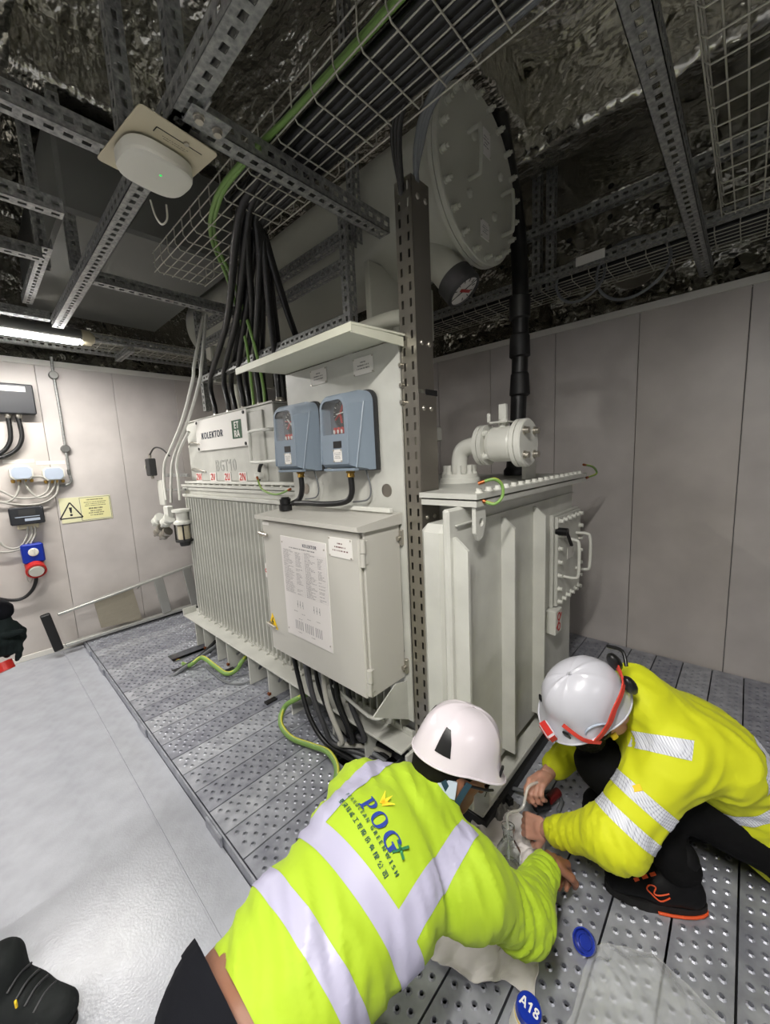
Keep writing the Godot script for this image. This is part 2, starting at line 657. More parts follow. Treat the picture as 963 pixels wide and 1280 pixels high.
func build_shell() -> void:
	var m := MB.new()
	# painted deck
	var fl := structure("floor")
	m.span(Vector3(-3.6, -0.12, -4.66), Vector3(0.545, -0.05, 4.2))
	part(fl, "deck_plate", m, M.deck_paint)
	m = MB.new()
	m.tube([Vector3(0.392, -0.0505, -4.6), Vector3(0.392, -0.0505, 4.0)], 0.004, 8)
	part(fl, "weld_bead", m, M.deck_paint)
	m = MB.new()
	m.tube([Vector3(-3.5, -0.0505, -1.06), Vector3(0.392, -0.0505, -1.06)], 0.003, 8)
	part(fl, "weld_bead", m, M.deck_paint)
	m = MB.new()
	m.span(Vector3(0.3, -0.62, -5.4), Vector3(4.1, -0.55, 4.2))
	part(fl, "pit_bottom", m, M.pit_paint)
	# lining panels
	var wb := structure("wall_back")
	var x := 0.522 - 0.573 * 8
	var vs := [M.wall_paint, M.wall_paint_warm, M.wall_paint]
	var k := 0
	while x < XR - 0.01:
		m = MB.new()
		m.span(Vector3(x + 0.0015, -0.05, ZB), Vector3(minf(x + 0.573, XR) - 0.0015, WALL_TOP - 0.05, ZB - 0.05), 0.002)
		part(wb, "wall_panel", m, vs[k % 3])
		k += 1
		x += 0.573
	m = MB.new()
	m.span(Vector3(-3.6, WALL_TOP - 0.05, ZB + 0.006), Vector3(XR, WALL_TOP, ZB - 0.06), 0.003)
	part(wb, "top_trim", m, M.wall_trim)
	m = MB.new()
	m.span(Vector3(-3.6, -0.05, ZB + 0.012), Vector3(XR, 0.0, ZB), 0.003)
	part(wb, "skirting", m, M.wall_trim)
	m = MB.new()
	m.span(Vector3(-3.6, -0.1, ZB - 0.052), Vector3(XR + 0.3, WALL_TOP - 0.06, ZB - 0.09))
	part(wb, "backing", m, M.pit_paint)
	var wr := structure("wall_right")
	var z := -0.044 - 0.5915 * 8
	k = 0
	while z < 4.2:
		var z0 := maxf(z, ZB)
		m = MB.new()
		m.span(Vector3(XR, -0.02, z0 + 0.002), Vector3(XR + 0.05, WALL_TOP - 0.05, z + 0.5915 - 0.002), 0.003)
		part(wr, "wall_panel", m, vs[k % 3])
		k += 1
		z += 0.5915
	m = MB.new()
	m.span(Vector3(XR - 0.006, WALL_TOP - 0.05, ZB), Vector3(XR + 0.06, WALL_TOP, 4.2), 0.003)
	part(wr, "top_trim", m, M.wall_trim)
	m = MB.new()
	m.span(Vector3(XR + 0.052, -0.1, ZB - 0.05), Vector3(XR + 0.09, WALL_TOP - 0.06, 4.2))
	part(wr, "backing", m, M.pit_paint)
	# unseen sides that close the room
	var wl := structure("wall_left")
	m = MB.new()
	m.span(Vector3(-3.66, -0.05, -5.4), Vector3(-3.6, 4.1, 4.2))
	part(wl, "wall_panel", m, M.bulkhead_grey)
	var wf := structure("wall_front")
	m = MB.new()
	m.span(Vector3(-3.66, -0.6, 4.2), Vector3(4.2, 4.1, 4.26))
	part(wf, "wall_panel", m, M.bulkhead_grey)

func crinkle(o: Vector3, u: Vector3, w: Vector3, nrm: Vector3, ru: int, rw: int, amp: float, sd: int, quilt := 0.0) -> MB:
	var f := FastNoiseLite.new()
	f.seed = sd
	f.frequency = 2.6
	f.fractal_octaves = 4
	f.noise_type = FastNoiseLite.TYPE_PERLIN
	var m := MB.new()
	m.sheet(ru, rw, func(a: float, b: float) -> Vector3:
		var p := o + u * a + w * b
		var r := 1.0 - absf(f.get_noise_3dv(p * 1.4)) * 2.0
		var q := absf(sin(a * u.length() * PI / 0.6)) * absf(sin(b * w.length() * PI / 0.6)) * quilt
		return p + nrm * (amp * (r - 0.5) + q))
	return m

func foil_beam(parent: Node, a: Vector3, b: Vector3, w: float, h: float, sd: int) -> void: # a wrapped beam, hanging from a..b
	var u := b - a
	var side := u.normalized().cross(Vector3.UP) * w
	var f := FastNoiseLite.new()
	f.seed = sd
	f.frequency = 5.0
	f.fractal_octaves = 3
	var rows := maxi(8, int(u.length() / 0.035))
	var m := MB.new()
	m.sheet(rows, 22, func(s: float, t: float) -> Vector3:
		var q: Vector3
		var e := t * (2.0 * h + w)
		if e < h:
			q = side * 0.5 + Vector3.DOWN * e
		elif e < h + w:
			q = side * 0.5 - side * ((e - h) / w) + Vector3.DOWN * h
		else:
			q = -side * 0.5 + Vector3.DOWN * (h - (e - h - w))
		var p := a + u * s + q
		return p + Vector3(f.get_noise_3dv(p * 2.0), f.get_noise_3dv(p * 2.0 + Vector3(9, 0, 0)), f.get_noise_3dv(p * 2.0 + Vector3(0, 0, 9))) * 0.018)
	part(parent, "wrapped_beam", m, M.foil)

func build_ceiling() -> void:
	var c := structure("ceiling")
	var Y := 3.9
	for i in 4:
		for j in 4:
			part(c, "foil_quilt", crinkle(Vector3(-3.6 + j * 1.95, Y, -5.4 + i * 2.4), Vector3(1.95, 0, 0), Vector3(0, 0, 2.4), Vector3.DOWN, 40, 48, 0.02, 11 + i * 4 + j, 0.05), M.foil)
	var m := MB.new()
	m.span(Vector3(-3.66, Y + 0.1, -5.46), Vector3(4.2, Y + 0.2, 4.26))
	part(c, "deckhead", m, M.dark_steel)
	# insulated hull behind the linings, above their top edge
	var h := structure("wall_hull")
	for i in 4:
		part(h, "foil_quilt", crinkle(Vector3(4.12, 2.2, -5.4 + i * 2.4), Vector3(0, 1.75, 0), Vector3(0, 0, 2.4), Vector3.LEFT, 30, 40, 0.02, 51 + i, 0.05), M.foil)
	for i in 4:
		part(h, "foil_quilt", crinkle(Vector3(-3.6 + i * 1.95, 2.2, -5.34), Vector3(1.95, 0, 0), Vector3(0, 1.75, 0), Vector3.BACK, 34, 30, 0.02, 71 + i, 0.05), M.foil)
	m = MB.new()
	m.span(Vector3(4.2, -0.6, -5.46), Vector3(4.26, 4.1, 4.26))
	m.span(Vector3(-3.66, -0.6, -5.4), Vector3(4.2, 4.1, -5.46))
	part(h, "plating", m, M.dark_steel)
	# washers that pin the blanket, and wrapped frames of the hull
	m = MB.new()
	m.lathe(Vector3.ZERO, Vector3.LEFT, [Vector2(0.022, 0), Vector2(0.022, 0.004), Vector2(0.006, 0.006), Vector2(0.004, 0.02), Vector2(0, 0.02)], 12)
	var pin := m.mesh()
	for i in 5:
		for j in 14:
			part_mesh(h, "insulation_pin", pin, M.dark_steel).position = Vector3(4.04, 2.78 + i * 0.24 + 0.06 * (j % 2), -3.3 + j * 0.33)
	for z in [-3.0, -1.75, -0.5, 0.75]:
		var bm := crinkle(Vector3(3.93, 2.3, z), Vector3(0, 1.6, 0), Vector3(0, 0, 0.2), Vector3.LEFT, 40, 12, 0.04, int(z * 8.0) + 140)
		part(h, "wrapped_frame", bm, M.foil)
	# wrapped beams under the deckhead
	for z in [-4.3, -2.75, -1.2, 0.35, 1.9]:
		foil_beam(c, Vector3(-3.6, Y, z), Vector3(4.1, Y, z), 0.16, 0.34, int(z * 10) + 90)
	foil_beam(c, Vector3(0.25, Y, -5.3), Vector3(0.25, Y, 4.1), 0.24, 0.48, 7)
	foil_beam(c, Vector3(2.75, Y, -5.3), Vector3(2.75, Y, 4.1), 0.24, 0.48, 8)

# ---------- the grating deck: planks 165 mm wide with raised round perforations
const PITCH := 0.165
var plank_cache := {}

func plank_mesh(L: float) -> ArrayMesh: # lies along +x from the origin, top at y = 0, centred on z = 0
	var key := "%.3f" % L
	if plank_cache.has(key):
		return plank_cache[key]
	var m := MB.new()
	var hw := PITCH * 0.5 - 0.0034
	var cols := 4
	var cw := 0.0345
	var pit := 0.052
	var edge := hw - cols * cw * 0.5
	var up := Vector3.UP
	for s in [-1.0, 1.0]:
		m.face([Vector3(0, 0, s * hw), Vector3(L, 0, s * hw), Vector3(L, 0, s * (hw - edge)), Vector3(0, 0, s * (hw - edge))], up)
		m.face([Vector3(0, 0, s * hw), Vector3(L, 0, s * hw), Vector3(L, -0.045, s * hw), Vector3(0, -0.045, s * hw)], Vector3(0, 0, s))
		m.face([Vector3(0, -0.045, s * hw), Vector3(L, -0.045, s * hw), Vector3(L, -0.045, s * (hw - 0.014)), Vector3(0, -0.045, s * (hw - 0.014))], Vector3.DOWN)
	for e in [0.0, 1.0]:
		m.face([Vector3(L * e, 0, -hw), Vector3(L * e, 0, hw), Vector3(L * e, -0.045, hw), Vector3(L * e, -0.045, -hw)], Vector3(e * 2 - 1, 0, 0))
	for c in cols:
		var z0 := -cols * cw * 0.5 + c * cw
		var off := pit * (0.25 if c % 2 == 0 else 0.75)
		var n := int((L - 0.02) / pit) - (0 if c % 2 == 0 else 1)
		var x0 := off * 0.8
		m.face([Vector3(0, 0, z0), Vector3(x0, 0, z0), Vector3(x0, 0, z0 + cw), Vector3(0, 0, z0 + cw)], up)
		m.face([Vector3(x0 + n * pit, 0, z0), Vector3(L, 0, z0), Vector3(L, 0, z0 + cw), Vector3(x0 + n * pit, 0, z0 + cw)], up)
		for i in n:
			var o := Vector3(x0 + (i + 0.5) * pit, 0, z0 + cw * 0.5)
			var hx := pit * 0.5
			var hz := cw * 0.5
			var cor := [o + Vector3(hx, 0, hz), o + Vector3(-hx, 0, hz), o + Vector3(-hx, 0, -hz), o + Vector3(hx, 0, -hz)]
			var rim := []
			var top := []
			for k in 8:
				var an := TAU * (k + 0.5) / 8
				var d := Vector3(cos(an), 0, sin(an))
				rim.append(o + d * 0.0125)
				top.append(o + d * 0.0072 + up * 0.0045)
			# order of rim: 0,1 near +x+z ... each corner takes two rim edges
			for q in 4:
				var C: Vector3 = cor[q]
				var a: int = q * 2
				m.face([C, rim[a], rim[(a + 1) % 8]], up)
				m.face([C, rim[a], rim[(a + 7) % 8], cor[(q + 3) % 4]], up)
			for k in 8:
				var k2 := (k + 1) % 8
				var mid: Vector3 = (rim[k] + rim[k2]) * 0.5 - o
				m.face([rim[k], rim[k2], top[k2], top[k]], Vector3(mid.x, 0.012, mid.z))
				m.face([top[k], top[k2], top[k2] + up * -0.014, top[k] + up * -0.014], -Vector3(mid.x, 0, mid.z))
	plank_cache[key] = m.mesh()
	return plank_cache[key]

func build_grating() -> void:
	var g := structure("floor_grating")
	var x0 := 0.562
	var i := -27
	while i <= 9:
		var z := 0.0 + 0.067 - PITCH * 0.5 + i * PITCH
		var runs := [[x0, 3.44]]
		if z < -3.42 and z > -3.62:
			runs = [[x0, 0.96], [1.30, 3.44]]
		elif z < -1.28 and z > -1.46:
			runs = [[x0, 1.145], [1.40, 3.44]]
		elif z < -1.46 and z > -1.62:
			runs = [[x0, 1.145], [1.40, 3.44]]
		for r in runs:
			var o := part_mesh(g, "plank", plank_mesh(r[1] - r[0]), [M.grating_zinc, M.grating_zinc2, M.grating_zinc3][(i * 7 + 300) % 3])
			o.position = Vector3(r[0], 0, z)
		i += 1
	# edge angle towards the painted deck, with its clips
	var m := MB.new()
	m.span(Vector3(0.548, -0.055, -4.62), Vector3(0.556, 0.002, 4.0), 0.001)
	part(g, "edge_angle", m, M.grating_zinc)
	for z in [-4.33, -3.83, -2.72, -1.66, -0.6, 0.5]:
		m = MB.new()
		m.box(Vector3(0.542, -0.024, z), Vector3(0.012, 0.05, 0.16), 0.003)
		part(g, "edge_clip", m, M.grating_zinc)
	# frames round the two cable openings
	for q in [[0.96, 1.30, -3.61, -3.43], [1.145, 1.40, -1.615, -1.285]]:
		m = MB.new()
		m.span(Vector3(q[0] - 0.002, -0.07, q[2] - 0.02), Vector3(q[0] + 0.004, 0.001, q[3] + 0.02))
		m.span(Vector3(q[0], -0.07, q[2] - 0.012), Vector3(q[1], -0.001, q[2] - 0.008))
		m.span(Vector3(q[0], -0.07, q[3] + 0.008), Vector3(q[1], -0.001, q[3] + 0.012))
		part(g, "opening_frame", m, M.grating_zinc)
	m = MB.new()
	for z in [-4.2, -3.2, -2.2, -1.2, -0.2, 0.8]:
		m.span(Vector3(0.6, -0.16, z - 0.03), Vector3(3.44, -0.05, z + 0.03))
	part(g, "support_beam", m, M.dark_steel)

# ---------- printed sheets
func blank(w: int, h: int, c: Color) -> Image:
	var im := Image.create(w, h, false, Image.FORMAT_RGBA8)
	im.fill(c)
	return im

func scribble(im: Image, x: int, y: int, w: int, h: int, c: Color, rng: RandomNumberGenerator) -> void: # a line of print too small to read
	var i := x
	while i < x + w:
		var run := rng.randi_range(2, 7)
		im.fill_rect(Rect2i(i, y, mini(run, x + w - i), h), c)
		i += run + rng.randi_range(1, 4)

func sheet_mat(im: Image) -> StandardMaterial3D:
	var m := StandardMaterial3D.new()
	m.albedo_texture = ImageTexture.create_from_image(im)
	m.roughness = 0.5
	return m

func rating_sheet() -> Image:
	var rng := RandomNumberGenerator.new()
	rng.seed = 4
	var im := blank(300, 480, Color(0.86, 0.84, 0.83))
	var g := Color(0.55, 0.53, 0.53)
	scribble(im, 60, 44, 170, 5, Color(0.4, 0.4, 0.4), rng)
	for col in 2:
		var x0 := 14 + col * 146
		for r in 30:
			var y := 58 + r * 7
			im.fill_rect(Rect2i(x0, y + 5, 132, 1), Color(0.72, 0.7, 0.7))
			scribble(im, x0, y, rng.randi_range(30, 70), 3, g, rng)
			if rng.randf() < 0.8:
				scribble(im, x0 + 84, y, rng.randi_range(16, 44), 3, g, rng)
		im.fill_rect(Rect2i(x0 + 136, 56, 1, 212), Color(0.6, 0.6, 0.6))
	for q in [[90, 3], [200, 3]]:
		for k in q[1]:
			im.fill_rect(Rect2i(q[0] + k * 18, 296, 2, 34), Color(0.3, 0.3, 0.3))
			im.fill_rect(Rect2i(q[0] + k * 18 - 3, 312, 3, 6), Color(0.45, 0.45, 0.45))
	for k in 14:
		im.fill_rect(Rect2i(66 + k * 12 + (8 if k > 4 else 0) + (8 if k > 9 else 0), 396, 3, 44), Color(0.3, 0.3, 0.32))
	for q in [[60, 350], [110, 356], [150, 370], [210, 364], [90, 384], [170, 452], [80, 452]]:
		scribble(im, q[0], q[1], 26, 3, g, rng)
	return im

func tag_sheet(lines: Array, red := false, w := 90, h := 60) -> Image:
	var rng := RandomNumberGenerator.new()
	rng.seed = lines.size() * 7 + w
	var im := blank(w, h, Color(0.88, 0.87, 0.85))
	var y := h / 2 - lines.size() * 5
	for l in lines:
		scribble(im, (w - l) / 2, y, l, 4, Color(0.35, 0.2, 0.2) if red else Color(0.35, 0.35, 0.35), rng)
		y += 11
	return im

func plate(parent: Node, called: String, c: Vector3, right: Vector3, up: Vector3, w: float, h: float, im: Image, label := "") -> MeshInstance3D: # thin plate whose face carries print
	var m := MB.new()
	var nn := right.cross(up)
	m.xf = Transform3D(Basis(right, up, nn), c)
	m.box(Vector3(0, 0, -0.002), Vector3(w, h, 0.004), 0.0008)
	var o := part(parent, called, m, M.white_label, label)
	m = MB.new()
	m.xf = Transform3D(Basis(right, up, nn), c)
	m.quad_uv(Vector3(-w * 0.495, h * 0.495, 0.0006), Vector3(w * 0.99, 0, 0), Vector3(0, -h * 0.99, 0))
	part(o, "print", m, sheet_mat(im))
	m = MB.new()
	for q in [[-1, -1], [1, -1], [1, 1], [-1, 1]]:
		m.cyl(c + right * (w * 0.46 * q[0]) + up * (h * 0.44 * q[1]), c + right * (w * 0.46 * q[0]) + up * (h * 0.44 * q[1]) + nn * 0.003, 0.004, 8)
	part(o, "rivet", m, M.bolt_steel)
	return o

# ---------- the transformer
const TZ0 := -3.74
const TZ1 := -0.78
const COVER := 1.455

func build_transformer() -> void:
	var t := thing("power_transformer", "large white-grey finned oil transformer standing on feet over the grating", "transformer")
	var m := MB.new()
	m.span(Vector3(1.43, 0.17, TZ0 + 0.03), Vector3(2.50, 1.40, TZ1 - 0.02), 0.006)
	part(t, "tank", m, M.tank_paint)
	# cooling fins along the front
	m = MB.new()
	m.box(Vector3.ZERO, Vector3(0.135, 1.08, 0.011), 0.004)
	var fin := m.mesh()
	var z := TZ0 + 0.07
	while z < -1.16:
		var o := part_mesh(t, "cooling_fin", fin, M.tank_paint)
		o.position = Vector3(1.365, 0.80, z)
		z += 0.054
	m = MB.new()
	m.box(Vector3.ZERO, Vector3(0.012, 0.02, 2.5), 0.003)
	for y in [0.42, 0.8, 1.2]:
		var o := part_mesh(t, "fin_bar", m.mesh(), M.tank_paint)
		o.position = Vector3(1.425, y, -2.4)
	# rim band below the cover on the front
	m = MB.new()
	m.span(Vector3(1.30, 1.345, TZ0), Vector3(1.43, 1.37, -1.12), 0.003)
	m.span(Vector3(1.325, 1.37, TZ0), Vector3(1.43, 1.43, -1.12), 0.003)
	part(t, "upper_rim", m, M.tank_paint)
	# cover and its gasket flange
	m = MB.new()
	m.prism(PackedVector2Array([Vector2(2.57, TZ0 - 0.03), Vector2(2.57, -0.715), Vector2(1.25, -0.715), Vector2(1.25, -0.98), Vector2(1.42, -0.98), Vector2(1.42, -1.11), Vector2(1.31, -1.11), Vector2(1.31, TZ0 - 0.03)]), 0.02, Transform3D(Basis(Vector3.RIGHT, Vector3.BACK, Vector3.DOWN), Vector3(0, COVER, 0)))
	part(t, "cover", m, M.tank_paint)
	m = MB.new()
	m.prism(PackedVector2Array([Vector2(2.565, TZ0 - 0.025), Vector2(2.565, -0.72), Vector2(1.255, -0.72), Vector2(1.255, -0.975), Vector2(1.425, -0.975), Vector2(1.425, -1.115), Vector2(1.315, -1.115), Vector2(1.315, TZ0 - 0.025)]), 0.022, Transform3D(Basis(Vector3.RIGHT, Vector3.BACK, Vector3.DOWN), Vector3(0, 1.428, 0)))
	part(t, "flange", m, M.tank_paint)
	m = MB.new()
	m.hexbolt(Vector3.ZERO, Vector3.UP, 0.013, 0.016)
	var bolt := m.mesh()
	for k in 17:
		var o := part_mesh(t, "cover_bolt", bolt, M.pipe_paint)
		o.position = Vector3(1.32 + k * 0.075, COVER, -0.745)
	for k in 24:
		var o := part_mesh(t, "cover_bolt", bolt, M.pipe_paint)
		o.position = Vector3(1.335, COVER, -1.16 - k * 0.108)
	# end wall with upright stiffeners
	m = MB.new()
	m.span(Vector3(1.16, 0.16, TZ1 - 0.03), Vector3(2.52, 1.405, TZ1), 0.008)
	m.span(Vector3(1.18, 0.20, TZ1 - 0.16), Vector3(1.44, 1.34, TZ1 - 0.03), 0.03)
	part(t, "end_wall", m, M.tank_paint)
	for q in [[1.20, 1.30], [1.585, 1.32], [1.935, 1.325]]:
		m = MB.new()
		var T: float = q[1]
		m.prism(PackedVector2Array([Vector2(0, 0.2), Vector2(0.062, 0.2), Vector2(0.062, T - 0.045), Vector2(0.01, T), Vector2(0, T)]), 0.014, Transform3D(Basis(Vector3(0, 0, 1), Vector3.UP, Vector3.LEFT), Vector3(q[0], 0, TZ1)))
		part(t, "stiffener", m, M.tank_paint)
	for xx in [1.30, 2.05]:
		m = MB.new()
		m.prism(PackedVector2Array([Vector2(0, 0.1), Vector2(0.05, 0.1), Vector2(0.085, 0.16), Vector2(0.08, 0.26), Vector2(0.03, 0.36), Vector2(0, 0.40)]), 0.016, Transform3D(Basis(Vector3(0, 0, 1), Vector3.UP, Vector3.LEFT), Vector3(xx, 0, TZ1)))
		part(t, "foot_gusset", m, M.tank_paint)
	# upright corner box beside the post
	m = MB.new()
	m.span(Vector3(1.20, 1.34, TZ1 + 0.002), Vector3(2.5, 1.345, TZ1 + 0.012))
	part(t, "weld_seam", m, M.tank_paint)
	# lifting lug at the corner
	m = MB.new()
	m.prism(holed(PackedVector2Array([Vector2(0, 0), Vector2(0.075, 0), Vector2(0.075, -0.06), Vector2(0.055, -0.12), Vector2(0.02, -0.13), Vector2(0, -0.1)]), Vector2(0.04, -0.062), 0.016), 0.016, Transform3D(Basis(), Vector3(1.265, 1.405, -0.745)))
	part(t, "lifting_lug", m, M.tank_paint)
	# base frame
	m = MB.new()
	m.span(Vector3(1.2, 0.228, TZ0 - 0.05), Vector3(1.36, 0.242, -1.10), 0.003)
	m.span(Vector3(1.31, 0.242, TZ0 - 0.02), Vector3(1.322, 0.275, -1.12), 0.002)
	m.span(Vector3(1.2, 0.242, TZ0 - 0.05), Vector3(1.32, 0.30, TZ0 - 0.036), 0.003)
	part(t, "base_channel", m, M.tank_paint)
	m = MB.new()
	m.box(Vector3.ZERO, Vector3(0.02, 0.014, 0.014), 0.003)
	var lugm := m.mesh()
	z = TZ0 + 0.1
	while z < -1.16:
		var o := part_mesh(t, "fin_clip", lugm, M.tank_paint)
		o.position = Vector3(1.296, 0.249, z)
		z += 0.108
	m = MB.new()
	m.span(Vector3(1.40, 0.055, TZ0 + 0.1), Vector3(2.5, 0.17, -0.86), 0.006)
	part(t, "skid", m, M.tank_paint)
	m = MB.new()
	m.span(Vector3(1.30, 0.06, TZ1 - 0.12), Vector3(2.62, 0.10, -0.735), 0.006)
	part(t, "end_plate", m, M.tank_paint)
	m = MB.new()
	m.span(Vector3(1.30, 0.0, TZ1 - 0.10), Vector3(2.62, 0.055, -0.72), 0.002)
	part(t, "rubber_pad", m, M.black_rubber)
	var feet := [-3.55, -3.37, -3.12, -2.93, -2.58, -2.31, -2.04, -1.62, -1.36, -1.08]
	for k in feet.size():
		m = MB.new()
		m.prism(holed(PackedVector2Array([Vector2(1.212, 0.004), Vector2(1.46, 0.004), Vector2(1.46, 0.228), Vector2(1.212, 0.228)]), Vector2(1.30, 0.1), 0.02), 0.014, Transform3D(Basis(), Vector3(0, 0, feet[k] - 0.007)))
		var fo := part(t, "foot", m, M.tank_paint)
		if k % 2 == 1:
			m = MB.new()
			m.span(Vector3(1.16, 0.0, feet[k] + 0.01), Vector3(1.24, 0.012, feet[k] + 0.05), 0.002)
			part(fo, "pad", m, M.black_rubber)
			m = MB.new()
			m.span(Vector3(1.2, 0.03, feet[k] - 0.012), Vector3(1.22, 0.05, feet[k] + 0.012), 0.003)
			part(fo, "earth_tab", m, M.copper)
	# inspection cover on the end wall
	var ic := thing_part(t, "inspection_cover")
	var a := at_z(TZ1 + 0.03, 691, 640)
	var b := at_z(TZ1 + 0.03, 721, 728)
	m = MB.new()
	m.span(Vector3(2.14, 0.72, TZ1), Vector3(2.56, 1.25, TZ1 + 0.022), 0.004)
	m.span(Vector3(2.15, 0.73, TZ1 + 0.024), Vector3(2.55, 1.24, TZ1 + 0.042), 0.004)
	ic.mesh = m.mesh()
	ic.material_override = M.tank_paint
	m = MB.new()
	m.hexbolt(Vector3.ZERO, Vector3.BACK, 0.012, 0.022)
	var b2 := m.mesh()
	for k in 6:
		for e in [0, 1]:
			part_mesh(ic, "bolt", b2, M.pipe_paint).position = Vector3(2.18 + k * 0.068, 0.755 if e == 0 else 1.215, TZ1 + 0.042)
	for k in 5:
		for e in [0, 1]:
			part_mesh(ic, "bolt", b2, M.pipe_paint).position = Vector3(2.175 if e == 0 else 2.525, 0.83 + k * 0.077, TZ1 + 0.042)
	for xx in [2.26, 2.47]:
		m = MB.new()
		m.tube(curve([Vector3(xx, 0.88, TZ1 + 0.04), Vector3(xx, 0.88, TZ1 + 0.10), Vector3(xx, 0.91, TZ1 + 0.12), Vector3(xx, 1.07, TZ1 + 0.12), Vector3(xx, 1.10, TZ1 + 0.10), Vector3(xx, 1.10, TZ1 + 0.04)], 4), 0.009, 8)
		part(ic, "handle", m, M.pipe_paint)
	m = MB.new()
	m.span(Vector3(2.31, 0.97, TZ1 + 0.042), Vector3(2.40, 1.04, TZ1 + 0.045))
	part(ic, "warning_label", m, M.white_label)
	m = MB.new()
	m.cyl(Vector3(2.165, 1.16, TZ1 + 0.03), Vector3(2.165, 1.16, TZ1 + 0.09), 0.022, 12)
	m.bar(Vector3(2.165, 1.16, TZ1 + 0.085), Vector3(2.20, 1.08, TZ1 + 0.10), 0.014, 0.01)
	part(ic, "drain_valve", m, M.black_plastic)
	m = MB.new()
	m.span(Vector3(2.10, 0.58, TZ1 + 0.001), Vector3(2.20, 0.72, TZ1 + 0.055), 0.004)
	var lb := part(t, "marker_box", m, M.pipe_paint)
	m = MB.new()
	for q in [[0, 0.03], [0, -0.03]]:
		m.xf = Transform3D(Basis(), Vector3(2.15, 0.65 + q[1], TZ1 + 0.056))
		m.lathe(Vector3.ZERO, Vector3.BACK, [Vector2(0.016, 0), Vector2(0.016, 0.001), Vector2(0.024, 0.001), Vector2(0.024, 0)], 18)
	m.xf = Transform3D()
	m.bar(Vector3(2.11, 0.62, TZ1 + 0.057), Vector3(2.19, 0.69, TZ1 + 0.057), 0.006, 0.001, Vector3.BACK)
	part(lb, "red_mark", m, M.red_paint)

func thing_part(parent: Node, called: String) -> MeshInstance3D:
	var o := MeshInstance3D.new()
	o.name = called
	parent.add_child(o, true)
	return o

func earth_strap(called: String, label: String, pts: Array, r := 0.006) -> void:
	var t := thing(called, label, "cable")
	var m := MB.new()
	m.tube(curve(pts, 6), r, 8)
	part(t, "green_sleeve", m, M.earth_green)
	m = MB.new()
	var c := curve(pts, 6)
	var off := []
	for i in c.size():
		off.append(c[i] + Vector3(0.25, 0.75, 0.35) * r * 0.75)
	m.tube(off, r * 0.5, 8)
	part(t, "yellow_stripe", m, M.earth_yellow)
	for e in [0, c.size() - 1]:
		m = MB.new()
		var d: Vector3 = (c[1] - c[0]).normalized() if e == 0 else (c[c.size() - 1] - c[c.size() - 2]).normalized()
		m.cyl(c[e] - d * 0.012, c[e] + d * 0.012, r * 1.25, 10)
		part(t, "ferrule", m, M.copper)

